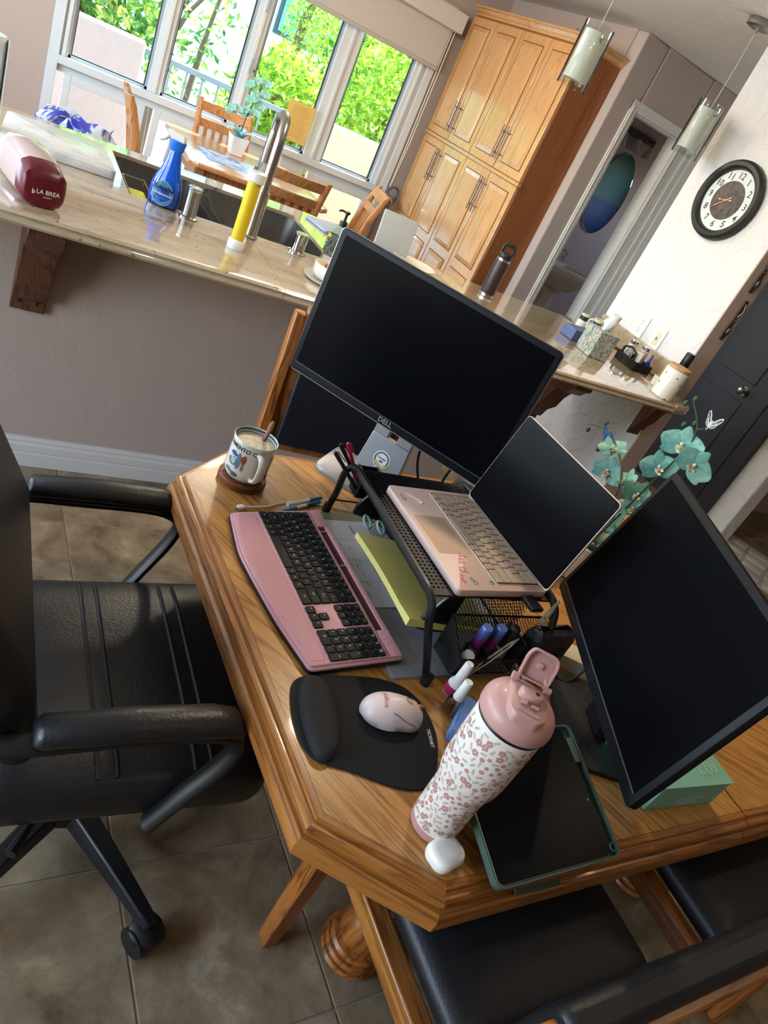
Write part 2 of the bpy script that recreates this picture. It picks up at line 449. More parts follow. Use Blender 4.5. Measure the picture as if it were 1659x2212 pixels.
struct('trim_2', b, M_trim, 'white door casing around the bathroom doorway', bevel=0.003)
# ---- entry wall with the dark front door
EX = 4.50
b = MB(); b.box(EX+0.002,2.42,0,EX+0.14,4.28,CZ); struct('wall_entry', b, M_white, 'white wall band beside the dark door', bevel=0.01)
M_dark = mat('charcoal_door_paint', srgb(44,46,52), 0.45)
b = MB(); b.box(EX-0.045,2.585,0,EX,3.62,2.10); 
d = struct('door_1', b, M_dark, 'charcoal painted entry door', bevel=0.004)
for y0, y1, z0, z1 in ((2.70,2.82,0.12,1.98),(2.86,3.22,0.12,0.82),(2.86,3.22,0.95,1.98),(3.26,3.56,0.12,1.98)):
    b = MB(); b.box(EX-0.053,y0,z0,EX-0.045,y1,z1); obj('door_panel', b, M_dark, d, bevel=0.006)
b = MB(); b.cyl((EX-0.046,2.90,0.89),(EX-0.075,2.90,0.89),0.012); b.ball((EX-0.095,2.90,0.89),(0.022,0.03,0.03)); b.cyl((EX-0.046,2.90,0.89),(EX-0.052,2.90,0.89),0.032)
obj('door_knob', b, M_steel, d, sm=True)
# ---- stair or hall wall further right
b = MB(); b.box(4.70,2.95,0,6.6,3.05,CZ); struct('wall_far_hall', b, M_beige)
# ---- window joinery
M_frame = mat('window_white', srgb(214,218,220), 0.4)
M_alu = mat('window_aluminium', srgb(170,184,196), 0.35, metal=0.3)
M_gasket = mat('window_gasket', srgb(28,30,32), 0.6)
M_pane = thinglass('window_pane', (0.90,0.97,0.96))
b = MB(); T_ = 0.065
b.box(WX0-T_,WY-0.02,WZ0-T_,WX0,WY,WZ1+T_); b.box(WX1,WY-0.02,WZ0-T_,WX1+T_,WY,WZ1+T_); b.box(WX0,WY-0.02,WZ1,WX1,WY,WZ1+T_); b.box(WX0,WY-0.02,WZ0-T_,WX1,WY,WZ0)
win = struct('window_1', b, M_frame, 'wide white window of four upper panes over low panes', bevel=0.003)
SZ = 0.80
b = MB(); b.box(WX0,WY-0.03,SZ-0.05,WX1,WY+0.12,SZ); obj('window_sill', b, M_frame, win, bevel=0.004)
b = MB(); b.box(WX0,WY+0.02,SZ-0.1,WX1,WY+0.08,SZ-0.05); obj('window_rail', b, M_frame, win)
MUL = [(WX0,0.465),(0.985,1.075),(1.575,1.665),(2.21,2.36),(2.84,WX1)]
for x0, x1 in MUL:
    b = MB(); b.box(x0,WY+0.005,SZ,x1,WY+0.09,WZ1); b.box((x0+x1)/2-0.012,WY-0.012,SZ,(x0+x1)/2+0.012,WY+0.005,WZ1); obj('mullion', b, M_frame, win, bevel=0.003)
for (a0, a1), (c0, c1) in zip(MUL[:-1], MUL[1:]):
    x0, x1 = a1, c0
    b = MB(); w = 0.018
    b.box(x0,WY+0.03,SZ,x0+w,WY+0.06,WZ1); b.box(x1-w,WY+0.03,SZ,x1,WY+0.06,WZ1); b.box(x0,WY+0.03,SZ,x1,WY+0.06,SZ+w); b.box(x0,WY+0.03,WZ1-w,x1,WY+0.06,WZ1)
    s = obj('sash', b, M_alu, win)
    b = MB(); g = 0.006; q = w
    b.box(x0+q,WY+0.035,SZ+q,x0+q+g,WY+0.055,WZ1-q); b.box(x1-q-g,WY+0.035,SZ+q,x1-q,WY+0.055,WZ1-q); b.box(x0+q,WY+0.035,SZ+q,x1-q,WY+0.055,SZ+q+g)
    obj('gasket', b, M_gasket, s)
    b = MB(); b.box(x0+w,WY+0.042,SZ+w,x1-w,WY+0.046,WZ1-w); obj('pane', b, M_pane, s)
for x, z in ((1.62,1.22),(1.62,1.62)):
    b = MB(); b.box(x-0.008,WY-0.03,z-0.05,x+0.008,WY-0.012,z+0.05); obj('sash_latch', b, M_alu, win, bevel=0.003)
for x0, x1 in ((0.46,1.0),(1.06,2.26),(2.30,2.88)):
    b = MB(); z0, z1 = 0.32, 0.70; w = 0.05
    b.box(x0,WY+0.0,z0,x0+w,WY+0.05,z1); b.box(x1-w,WY,z0,x1,WY+0.05,z1); b.box(x0+w,WY,z1-w,x1-w,WY+0.05,z1); b.box(x0+w,WY,z0,x1-w,WY+0.05,z0+w)
    s = obj('lower_sash', b, M_frame, win, bevel=0.004)
    b = MB(); b.box(x0+w,WY+0.022,z0+w,x1-w,WY+0.026,z1-w); obj('pane', b, M_pane, s)
# roller shade with its valance
sh = thing('roller_shade', 'pale grey roller shade half drawn over the kitchen window', 'window shade', (1.66,5.86,1.75))
b = MB(); b.box(0.30,5.895,1.765,2.985,5.898,2.06); obj('shade_cloth', b, mat('shade_cloth', srgb(196,190,184), 0.85), sh)
b = MB(); b.box(0.30,5.888,1.745,2.985,5.905,1.775); obj('hem_bar', b, mat('shade_hem', srgb(182,176,170), 0.7), sh, bevel=0.005)
b = MB(); b.box(0.26,5.82,2.035,3.04,5.93,2.165); obj('valance', b, mat('valance', srgb(206,203,198), 0.7), sh, bevel=0.004)
b = MB(); b.tube([(2.995,5.90,2.04),(3.0,5.90,1.2),(3.0,5.905,0.7)],0.004,6); b.tube([(3.02,5.90,2.04),(3.02,5.90,1.2),(3.0,5.905,0.7)],0.004,6); obj('cord', b, M_whitepl, sh)

# ---- ceiling downlights
for k, ((x, y), e) in enumerate(CAN):
    lab = ['recessed ceiling lamp over the bar side of the desk', 'recessed ceiling lamp behind the desk chair', 'recessed ceiling lamp over the far end of the table'][k]
    t = thing('ceiling_lamp', lab, 'ceiling lamp', (x, y, CZ-0.001))
    b = MB(); b.lathe([(0.095,0),(0.095,-0.008),(0.075,-0.012),(0.070,-0.004),(0.070,0)],28,(x,y,CZ-0.001),False,False); obj('trim_ring', b, M_trim, t, sm=True)
    l = light('downlight', 'AREA', (x, y, CZ-0.02), e, (1.0,0.80,0.56), size=0.13, shape='DISK', rot=(0,0,0)); 
    l.parent = t; l.matrix_basis = Matrix.Translation((0,0,-0.02))

# ---- globe added out of view to brighten the kitchen ceiling
t = thing('added_globe', 'round opal globe added out of view to brighten the kitchen', 'ceiling lamp', (1.5,3.9,CZ-0.001))
b = MB(); b.lathe([(0.07,0),(0.075,-0.01),(0.06,-0.03),(0.03,-0.035)],24,(1.5,3.9,CZ-0.001)); obj('base', b, M_steel, t, sm=True)
b = MB(); b.ball((1.5,3.9,CZ-0.125),0.095,24,14); obj('globe', b, mat('lit_opal', srgb(240,236,226), 0.4, emit=(1.0,0.86,0.66), estr=125.0), t, sm=True)
# ---- pantry (four tall doors above, four below)
PX, PY0, PY1, PT = 3.095, 4.36, 5.86, 2.20
M_maple = wood('maple_door', srgb(214,160,100), srgb(196,138,80), 0.30, axis='Z', coat=1.0, pores=0.35, coatior=2.0, coatrough=0.16)
M_mapleside = wood('maple_side_panel', srgb(150,92,52), srgb(132,76,40), 0.45, axis='Z', pores=0.4)
M_groove = mat('pantry_glaze', srgb(110,64,22), 0.6)
pan = thing('pantry_cabinet', 'tall maple pantry cabinet with raised panel doors and bar pulls', 'cabinet', (3.25,5.1,0))
b = MB(); b.box(PX+0.02,PY0,0.0,3.419,PY1,PT); obj('carcass', b, M_mapleside, pan, bevel=0.002)
def crown(z, y0, y1, x):
    m = MB(); pr = [(0,0),(0.012,0.006),(0.014,0.018),(0.026,0.028),(0.034,0.045),(0.044,0.052),(0.044,0.062),(0,0.062)]
    r1 = [(x-p, y1, z+q) for p, q in pr]; r2 = [(x-p, y0-p, z+q) for p, q in pr]; r3 = [(3.419, y0-p, z+q) for p, q in pr]
    return m.loft([r1, r2, r3])
obj('crown_moulding', crown(PT-0.002, PY0, PY1, PX+0.02), M_maple, pan, sm=True, ang=25)
b = MB(); b.box(PX-0.012,PY0-0.012,1.335,PX+0.022,PY1,1.36); obj('belt_moulding', b, M_maple, pan, bevel=0.004)
dw = (PY1-PY0)/4
for lvl, (z0, z1) in enumerate(((1.362,PT-0.01),(0.10,1.333))):
    for k in range(4):
        y0 = PY0+k*dw+0.004; y1 = PY0+(k+1)*dw-0.004
        b = MB(); b.box(PX,y0,z0,PX+0.02,y1,z1)
        dr = obj('door', b, M_maple, pan, bevel=0.003)
        secs = [(z0+0.06,z1-0.06)] if lvl == 0 else [(0.72,z1-0.06),(0.16,0.64)]
        for s0, s1 in secs:
            a0, a1 = y0+0.055, y1-0.055
            b = MB(); b.box(PX-0.0012,a0-0.006,s0-0.006,PX+0.001,a1+0.006,s1+0.006); obj('groove', b, M_groove, dr)
            b = MB(); g = 0.028
            b.loft([[(PX-0.001,a0,s0),(PX-0.001,a1,s0),(PX-0.001,a1,s1),(PX-0.001,a0,s1)][::-1],
                    [(PX-0.004,a0,s0),(PX-0.004,a1,s0),(PX-0.004,a1,s1),(PX-0.004,a0,s1)][::-1],
                    [(PX-0.013,a0+g,s0+g),(PX-0.013,a1-g,s0+g),(PX-0.013,a1-g,s1-g),(PX-0.013,a0+g,s1-g)][::-1]])
            obj('raised_panel', b, M_maple, dr)
        hy = y1-0.028 if k % 2 == 0 else y0+0.028
        hz = (z0+0.07, z0+0.25) if lvl == 0 else (z1-0.27, z1-0.07)
        b = MB(); b.cyl((PX-0.036,hy,hz[0]-0.02),(PX-0.036,hy,hz[1]+0.02),0.006,n=8)
        for z in (hz[0]+0.02,hz[1]-0.02): b.cyl((PX,hy,z),(PX-0.036,hy,z),0.005,n=8)
        obj('bar_pull', b, M_steel, dr, sm=True)

# ---- outdoors
M_stucco = plaster('balcony_stucco', srgb(206,178,150), bump=0.4, scale=9)
M_stucco2 = plaster('balcony_stucco_shade', srgb(176,160,158), bump=0.4, scale=9)  # balcony stucco again, its shade put into the colour
def outd(name, b, m, label, cat, **k): return tag(obj(name, b, m, **k), label, cat)
b = MB(); b.box(-2.5,6.1,-0.2,7.5,7.6,-0.05); outd('balcony_floor', b, mat('balcony_concrete', srgb(190,180,165), 0.9), 'concrete balcony floor outside the window', 'balcony floor')
b = MB(); b.box(-1.0,7.30,-0.05,1.13,7.48,0.965); outd('balcony_wall', b, M_stucco2, 'stucco balcony wall in a shaded mauve tone outside the left pane', 'balcony wall', bevel=0.02)
b = MB(); b.box(2.86,7.30,-0.05,5.5,7.48,0.985); outd('balcony_wall', b, M_stucco, 'sunlit peach stucco balcony wall outside the right pane', 'balcony wall', bevel=0.02)
rl = thing('balcony_railing', 'grey metal balcony railing with upright bars', 'railing', (2.0,7.35,0))
M_rail = mat('railing_paint', srgb(120,134,146), 0.5)
b = MB(); b.box(1.13,7.33,0.88,2.87,7.38,0.925); obj('top_rail', b, M_rail, rl, bevel=0.004)
b = MB(); b.box(1.13,7.335,0.06,2.87,7.375,0.09); obj('bottom_rail', b, M_rail, rl)
for k in range(12):
    x = 1.22+k*0.142; b = MB(); b.box(x-0.007,7.348,0.09,x+0.007,7.362,0.88); obj('baluster', b, M_rail, rl)
b = MB(); b.box(-4,14.5,-3,9,14.8,6); bl = outd('neighbour_house', b, mat('neighbour_render', srgb(198,206,206), 0.9), 'pale rendered neighbouring house behind the shrubs', 'house')
bl = bl
for x0, x1, z0, z1 in ((3.1,3.9,1.95,3.2),(4.15,5.9,1.35,2.6)):
    b = MB(); b.box(x0,14.46,z0,x1,14.5,z1); w_ = obj('house_window', b, mat('dark_bronze', srgb(60,66,70), 0.5), bl)
    b = MB(); mx = (x0+x1)/2; b.box(x0+0.06,14.44,z0+0.06,mx-0.03,14.465,z1-0.06); b.box(mx+0.03,14.44,z0+0.06,x1-0.06,14.465,z1-0.06); obj('house_pane', b, mat('house_glass', srgb(90,150,132), 0.15), w_)
b = MB(); b.box(-8,6.2,-3.2,14,15,-3.0); outd('garden_ground', b, mat('garden_soil', srgb(120,110,80), 0.95), 'garden ground below the balcony', 'ground')
def leaf_mat(name, c1, c2):
    m = mat(name, c1, 0.5, spec=0.3); n = N(m); t = n.new('ShaderNodeNewGeometry')
    n.base(n.ramp(t.outputs['Random Per Island'], [(0.0, c2), (0.6, c1), (1.0, srgb(236,240,130))]))
    b_ = n.b; b_.inputs['Subsurface Weight'].default_value = 0.0
    tr = n.new('ShaderNodeBsdfTranslucent'); mx = n.new('ShaderNodeMixShader'); mx.inputs[0].default_value = 0.45
    n.link(b_.inputs['Base Color'].links[0].from_socket, tr.inputs['Color'])
    out = [q for q in m.node_tree.nodes if q.type == 'OUTPUT_MATERIAL'][0]
    n.link(b_.outputs[0], mx.inputs[1]); n.link(tr.outputs[0], mx.inputs[2]); n.link(mx.outputs[0], out.inputs['Surface'])
    return m
M_leaf1 = leaf_mat('leaf_bright', srgb(176,206,70), srgb(96,150,44))
M_leaf2 = leaf_mat('leaf_green', srgb(120,168,74), srgb(60,110,56))
def shrub(label, c, r, n, size, m, trunk=True, seed=1, long=2.2):
    rnd = random.Random(seed)
    t = thing('garden_shrub', label, 'shrub', (c[0], c[1], -3.0))
    lv = MB()
    for _ in range(n):
        while True:
            p = Vector((rnd.uniform(-1,1), rnd.uniform(-1,1), rnd.uniform(-1,1)))
            if 0.12 < p.length < 1: break
        q = Vector((c[0]+p.x*r[0], c[1]+p.y*r[1], c[2]+p.z*r[2]))
        d = Vector((rnd.uniform(-1,1), rnd.uniform(-1,0.4), rnd.uniform(-0.5,1.2))).normalized()
        s = size*rnd.uniform(0.6,1.3); u = d.orthogonal().normalized(); u.rotate(Matrix.Rotation(rnd.uniform(0,6.28),3,d))
        a = q; e = q + d*s*long; mid = q + d*s*long*0.5; k = d.cross(u)*s*0.16
        lv.add([tuple(a), tuple(mid+u*s*0.42+k), tuple(e), tuple(mid-u*s*0.42+k)], [(0,1,2),(0,2,3)])
    obj('foliage', lv, m, t)
    st = MB()
    for _ in range(5):
        x = c[0]+rnd.uniform(-0.3,0.3)*r[0]
        st.tube(smooth([(c[0]+rnd.uniform(-0.1,0.1),c[1],-3.0),(x,c[1]+rnd.uniform(-0.2,0.2),c[2]-r[2]*0.6),(c[0]+rnd.uniform(-0.7,0.7)*r[0],c[1]-rnd.uniform(0,0.6)*r[1],c[2]+r[2]*0.5)],5),[0.05]*4+[0.035]*3+[0.022]*4,6)
    obj('branch', st, mat('bark', srgb(120,98,78), 0.9), t)
shrub('green leafy shrub behind the mauve balcony wall', (0.55,8.35,1.30), (0.95,0.65,1.2), 5000, 0.055, M_leaf2, seed=3)
shrub('bright lime shrub behind the right pane and peach wall', (4.05,8.5,1.35), (0.75,0.7,1.4), 5500, 0.05, M_leaf1, seed=4)
shrub('yellow green broad leaf shrub behind the railing', (2.62,8.15,0.55), (0.60,0.45,0.85), 3600, 0.055, M_leaf1, seed=5)
shrub('narrow upright conifer rising above the railing shrub', (3.02,9.35,1.75), (0.26,0.28,0.85), 2600, 0.03, M_leaf1, seed=6, long=1.5)
shrub('sparse dark creeper in front of the neighbouring house', (1.95,10.4,1.15), (0.75,0.4,1.1), 520, 0.06, M_leaf2, seed=7)
shrub('tall lime shrub beyond the right edge of the window', (5.75,8.6,1.3), (0.85,0.7,1.5), 3000, 0.055, M_leaf1, seed=9)
shrub('lime foliage mass filling the right pane top', (4.1,10.2,1.9), (0.8,0.6,1.3), 3600, 0.055, M_leaf1, seed=10)
# ================================================================== MAIN FURNITURE
TZ = 0.75
# ---- oak table: two halves with moulded rim
M_oakd = wood('oak_rim_diagonal', srgb(168,108,48), srgb(126,74,28), 0.32, rot=R_(-40), coat=0.2)
tab = thing('oak_table', 'honey oak table with clipped corners and moulded edge used as a desk', 'table', (1.38,0.85,0))
SEAM = 1.357
left = [(0.494,0.452),(0.640,0.330),(SEAM,0.339),(SEAM,1.374),(0.592,1.363),(0.450,1.227)]
right = [(SEAM+0.0015,0.339),(2.10,0.352),(2.245,0.475),(2.235,1.25),(2.09,1.385),(SEAM+0.0015,1.374)]
RIM = [(-0.002,0.0),(0.0085,0.0),(0.0105,-0.0015),(0.0110,-0.0065),(0.0150,-0.0072),(0.0200,-0.0066),(0.0235,-0.0090),(0.0250,-0.0140),(0.0240,-0.0195),(0.0205,-0.0230),(0.0205,-0.0280),(0.0270,-0.0295),(0.0320,-0.0335),(0.0340,-0.0400),(0.0340,-0.0600),(0.0300,-0.0640),(-0.03,-0.064)]
def mit(poly, i, d):   # mitred outward offset of vertex i of a ccw polygon
    return offs(poly, d)[i]
full = [(0.494,0.452),(0.640,0.330),(2.10,0.352),(2.245,0.475),(2.235,1.25),(2.09,1.385),(0.592,1.363),(0.450,1.227)]
def rim_seg(p, q, pe, qe):
    """p,q inner points; pe,qe: full-polygon index for mitre or None for square cut"""
    m = MB(); e = (Vector(q)-Vector(p)).normalized(); nrm = Vector((e.y,-e.x)); R1 = []; R2 = []
    for d, z in RIM:
        a = offs(full, d)[pe] if pe is not None else tuple(Vector(p)+nrm*d)
        c = offs(full, d)[qe] if qe is not None else tuple(Vector(q)+nrm*d)
        R1.append((a[0],a[1],TZ+z)); R2.append((c[0],c[1],TZ+z))
    m.loft([R2, R1]); return m
for poly, mt in ((left, M_oak), (right, M_oak2)):
    b = MB(); b.prism(offs(poly, -0.0015), TZ-0.03, TZ); obj('table_top', b, mt, tab)
segs = [((0.494,0.452),(0.640,0.330),0,1,M_oakd),((0.640,0.330),(SEAM-0.0005,0.339),1,None,M_oakx),((SEAM-0.0005,1.374),(0.592,1.363),None,6,M_oakx),((0.592,1.363),(0.450,1.227),6,7,M_oakx),((0.450,1.227),(0.494,0.452),7,0,M_oaky),
        ((SEAM+0.002,0.339),(2.10,0.352),None,2,M_oakx),((2.10,0.352),(2.245,0.475),2,3,M_oakx),((2.245,0.475),(2.235,1.25),3,4,M_oaky),((2.235,1.25),(2.09,1.385),4,5,M_oakx),((2.09,1.385),(SEAM+0.002,1.374),5,None,M_oakx)]
for p, q, pe, qe, mt in segs: obj('rim', rim_seg(p,q,pe,qe), mt, tab, sm=True, ang=22)
ap = offs(full, -0.045); ap2 = offs(full, -0.065)
b = MB(); b.loft([[(x,y,TZ-0.125) for x,y in ap],[(x,y,TZ-0.064) for x,y in ap],[(x,y,TZ-0.064) for x,y in ap2],[(x,y,TZ-0.125) for x,y in ap2],[(x,y,TZ-0.125) for x,y in ap]],False,False)
obj('apron', b, M_oakx, tab)
b = MB(); b.box(0.9,0.70,TZ-0.085,1.86,1.02,TZ-0.03); obj('slide_rail', b, M_oakx, tab)
b = MB(); b.lathe([(0.16,0.10),(0.17,0.14),(0.13,0.18),(0.085,0.22),(0.11,0.30),(0.13,0.40),(0.10,0.50),(0.075,0.54),(0.12,0.58),(0.13,0.64),(0.13,0.666)],28,(1.38,0.86,0)); obj('pedestal', b, M_oakz, tab, sm=True)
for fx, fy in ((0.90,0.54),(1.86,0.54),(0.90,1.18),(1.86,1.18)):
    b = MB(); P = smooth([(1.38,0.86,0.22),(1.38+(fx-1.38)*0.4,0.86+(fy-0.86)*0.4,0.22),(1.38+(fx-1.38)*0.75,0.86+(fy-0.86)*0.75,0.11),(fx,fy,0.075)],5)
    b.tube(P,[0.055]*len(P),10,flat=1.3); ft = obj('foot', b, M_oakz, tab, sm=True)
    b = MB(); b.lathe([(0.056,0.0),(0.070,0.004),(0.074,0.012),(0.070,0.020),(0.058,0.023),(0.068,0.027),(0.072,0.036),(0.068,0.044),(0.056,0.047),(0.065,0.051),(0.068,0.060),(0.063,0.068),(0.050,0.072),(0.056,0.082),(0.054,0.12),(0.044,0.15),(0.04,0.155)],28,(fx,fy,0)); obj('ringed_bun', b, M_oakz, ft, sm=True)

# ---- upholstered oak dining chairs at the table
M_navy = leather('navy_vinyl', srgb(20,24,34), 0.5, 0.2, 200)
def dining_chair(label, M):
    """local frame: faces +y, seat centre at origin, back at -y"""
    t = thing('dining_chair', label, 'chair', (0,0,0), 0, 'oak dining chairs around the table')
    t.matrix_basis = M; k = dict(world=False)
    w = 0.25
    b = MB(); b.box(-w,-0.22,0.385,-w+0.024,0.22,0.45); b.box(w-0.024,-0.22,0.385,w,0.22,0.45); b.box(-w+0.024,0.198,0.385,w-0.024,0.22,0.45); b.box(-w+0.024,-0.22,0.385,w-0.024,-0.198,0.45)
    obj('seat_frame', b, M_oakx, t, bevel=0.004, **k)
    b = MB(); P = roundp([(-w+0.006,-0.215),(w-0.006,-0.215),(w+0.004,0.225),(-w-0.004+0.012,0.225)],0.04)
    rings = []
    for d, z in ((0.004,0.452),(0,0.462),(0.0,0.478),(0.006,0.488),(0.03,0.496),(0.09,0.500)): rings.append([(x,y,z) for x,y in shrink(P,d)])
    b.loft(rings); obj('seat_cushion', b, M_blackfab, t, sm=True, ang=70, **k)
    for s in (-1,1):
        b = MB(); x = s*(w-0.022)
        b.loft([[(x-0.018,0.18,0),(x+0.018,0.18,0),(x+0.018,0.215,0),(x-0.018,0.215,0)],[(x-0.021,0.175,0.45),(x+0.021,0.175,0.45),(x+0.021,0.218,0.45),(x-0.021,0.218,0.45)]]); obj('leg', b, M_oakz, t, bevel=0.003, **k)
        b = MB(); rings = []
        for y, z in ((-0.225,0.0),(-0.215,0.25),(-0.205,0.45),(-0.225,0.60),(-0.255,0.78),(-0.275,0.97)):
            rings.append([(x-0.017,y-0.017,z),(x+0.017,y-0.017,z),(x+0.017,y+0.017,z),(x-0.017,y+0.017,z)])
        b.loft(rings); obj('back_post', b, M_oakz, t, bevel=0.006, **k)
    b = MB(); b.loft([[(-w+0.04,-0.243,0.56),(w-0.04,-0.243,0.56),(w-0.04,-0.222,0.56),(-w+0.04,-0.222,0.56)],[(-w+0.04,-0.292,0.985),(w-0.04,-0.292,0.985),(w-0.04,-0.271,0.985),(-w+0.04,-0.271,0.985)]]); obj('back_panel', b, M_oakz, t, bevel=0.004, **k)
    b = MB(); b.loft([[(-w+0.065,-0.222,0.585),(w-0.065,-0.222,0.585),(w-0.065,-0.205,0.585),(-w+0.065,-0.205,0.585)],[(-w+0.065,-0.268,0.95),(w-0.065,-0.268,0.95),(w-0.065,-0.250,0.95),(-w+0.065,-0.250,0.95)]]); obj('back_pad', b, M_navy, t, bevel=0.008, **k)
    return t
dc = dining_chair('oak dining chair with dark padded back on the far side behind the monitor', TM(1.00,1.485,0,PI-0.10))
def low_chair(label, M):
    """low backed oak chair, black seat, back padded in black over the top"""
    t = thing('low_back_chair', label, 'chair', (0,0,0), 0, 'low backed chairs on the near side of the table')
    t.matrix_basis = M; k = dict(world=False); w = 0.25
    b = MB(); b.box(-w-0.008,-0.22,0.405,-w+0.03,0.22,0.452); b.box(w-0.05,-0.22,0.375,w-0.02,0.22,0.452); b.box(-w+0.03,0.19,0.375,w-0.03,0.22,0.45); b.box(-w+0.03,-0.22,0.375,w-0.03,-0.19,0.45)
    obj('seat_frame', b, M_oaky, t, bevel=0.004, **k)
    b = MB(); P = roundp([(-w+0.030,-0.215),(w-0.010,-0.215),(w-0.004,0.225),(-w+0.028,0.225)],0.035); rings = []
    for d, z in ((0.004,0.4525),(0,0.462),(0.0,0.480),(0.006,0.492),(0.03,0.502),(0.09,0.508)): rings.append([(x,y,z) for x,y in shrink(P,d)])
    b.loft(rings); obj('seat_cushion', b, M_blackfab, t, sm=True, ang=70, **k)
    for s in (-1,1):
        x = s*(w-0.012) if s < 0 else w-0.034
        b = MB(); b.loft([[(x-0.018,0.18,0),(x+0.018,0.18,0),(x+0.018,0.215,0),(x-0.018,0.215,0)],[(x-0.022,0.172,0.452),(x+0.022,0.172,0.452),(x+0.022,0.218,0.452),(x-0.022,0.218,0.452)]]); obj('leg', b, M_oakz, t, bevel=0.003, **k)
        b = MB(); rings = []
        for y, z in ((-0.235,0.0),(-0.225,0.25),(-0.215,0.45),(-0.235,0.60),(-0.262,0.70),(-0.270,0.745)):
            rings.append([(x-0.018,y-0.018,z),(x+0.018,y-0.018,z),(x+0.018,y+0.018,z),(x-0.018,y+0.018,z)])
        b.loft(rings); obj('back_post', b, M_oakz, t, bevel=0.008, **k)
    b = MB(); b.loft([[(-w+0.006,-0.272,0.60),(w-0.006,-0.272,0.60),(w-0.006,-0.248,0.60),(-w+0.006,-0.248,0.60)],[(-w+0.006,-0.310,0.745),(w-0.006,-0.310,0.745),(w-0.006,-0.288,0.745),(-w+0.006,-0.288,0.745)]]); obj('back_board', b, M_oakx, t, bevel=0.005, **k)
    b = MB(); b.loft([[(-w+0.03,-0.246,0.56),(w-0.03,-0.246,0.56),(w-0.03,-0.215,0.56),(-w+0.03,-0.215,0.56)],[(-w+0.02,-0.270,0.70),(w-0.02,-0.270,0.70),(w-0.02,-0.228,0.70),(-w+0.02,-0.228,0.70)],[(-w+0.0,-0.296,0.752),(w-0.0,-0.296,0.752),(w-0.0,-0.240,0.752),(-w+0.0,-0.240,0.752)],[(-w+0.0,-0.294,0.772),(w-0.0,-0.294,0.772),(w-0.0,-0.248,0.772),(-w+0.0,-0.248,0.772)]]); obj('back_pad', b, M_blackfab, t, bevel=0.012, **k)
    return t
lc = low_chair('low backed oak chair with black seat tucked under the tablet corner', TM(0.957,0.405,0,0.02))
copy_tree(lc, TM(1.632,0.40,0,0.0), 'low backed oak chair with black seat beside the mint box end of the table')
# ---- office chair
oc = thing('office_chair', 'black leather office chair with padded armrests pulled up to the desk', 'chair', (0.31,0.93,0))
def cushion(poly, zs):
    b = MB(); b.loft([[(x,y,z) for x,y in shrink(poly,d)] for d, z in zs]); return b
SP = roundp([(0.09,0.685),(0.56,0.675),(0.60,0.72),(0.61,0.93),(0.60,1.15),(0.56,1.195),(0.09,1.18)],0.05,4)
obj('seat', cushion(SP,[(0.03,0.405),(0.004,0.415),(0.0,0.43),(0.0,0.470),(0.003,0.480),(0.012,0.492),(0.03,0.500),(0.08,0.506),(0.15,0.508)]), M_leather, oc, sm=True, ang=80)
for xs in (0.275,0.305,0.435,0.465):
    b = MB(); b.tube([(xs+0.012*((y-0.93)/0.25)**2*0,y,0.5075-0.004*((y-0.93)/0.25)**2-0.01*max(0,(abs(y-0.93)-0.20)/0.05)) for y in [0.70+0.46*k/16 for k in range(17)]],0.0045,6,flat=0.8); obj('seam_piping', b, M_leather, oc, sm=True)
BP = []
b = MB(); rings = []
for z, x, y0, y1, th in ((0.545,0.165,0.735,1.13,0.035),(0.57,0.172,0.69,1.17,0.06),(0.63,0.166,0.67,1.19,0.085),(0.73,0.148,0.668,1.193,0.095),(0.85,0.090,0.676,1.185,0.09),(0.98,0.020,0.69,1.175,0.085),(1.06,-0.03,0.70,1.165,0.07),(1.09,-0.05,0.74,1.125,0.035)):
    rings.append([(px,py,z) for px,py in rrect(x-th/2,(y0+y1)/2,th,y1-y0,th*0.45,4)])
b.loft(rings); obj('backrest', b, M_leather, oc, sm=True, ang=80)
for sy, yy in ((1,1.212),(-1,0.652)):
    b = MB(); rings = []
    for x, z, w_, h in ((0.15,0.690,0.020,0.014),(0.16,0.695,0.027,0.024),(0.28,0.700,0.029,0.026),(0.40,0.698,0.029,0.026),(0.435,0.690,0.027,0.024),(0.45,0.680,0.018,0.014)):
        rings.append([(x, yy+w_*math.cos(a), z+h*math.sin(a)*0.8) for a in [2*PI*k/14 for k in range(14)]])
    b.loft(rings); obj('arm_pad', b, M_leather, oc, sm=True, ang=60)
    b = MB(); yb = yy
    P = smooth([(0.03,yy-sy*0.03,0.655),(0.12,yy,0.668),(0.25,yy,0.672),(0.40,yy,0.670),(0.452,yy,0.640),(0.445,yy,0.585),(0.405,yy-sy*0.005,0.50),(0.365,yy-sy*0.01,0.415)],5)
    b.tube(P,0.019,10,flat=0.62); obj('arm_frame', b, M_black, oc, sm=True)
b = MB(); b.box(0.395,0.6555,0.435,0.398,0.676,0.475); 
tg = obj('care_tag', b, M_whitepl, oc)
b = MB(); b.box(0.15,0.80,0.375,0.50,1.06,0.405); obj('seat_plate', b, M_black, oc, bevel=0.004)
b = MB(); b.cyl((0.31,0.93,0.10),(0.31,0.93,0.40),0.028,n=18); b.cyl((0.31,0.93,0.10),(0.31,0.93,0.24),0.034,n=18); obj('gas_lift', b, M_black, oc, sm=True)
b = MB(); b.tube([(0.28,0.84,0.38),(0.20,0.72,0.372),(0.165,0.665,0.37)],[0.005,0.006,0.010],8); obj('height_lever', b, M_black, oc, sm=True)
b = MB(); b.lathe([(0.055,0.065),(0.06,0.075),(0.06,0.115),(0.045,0.13),(0.03,0.132)],20,(0.31,0.93,0)); obj('hub', b, M_black, oc, sm=True)
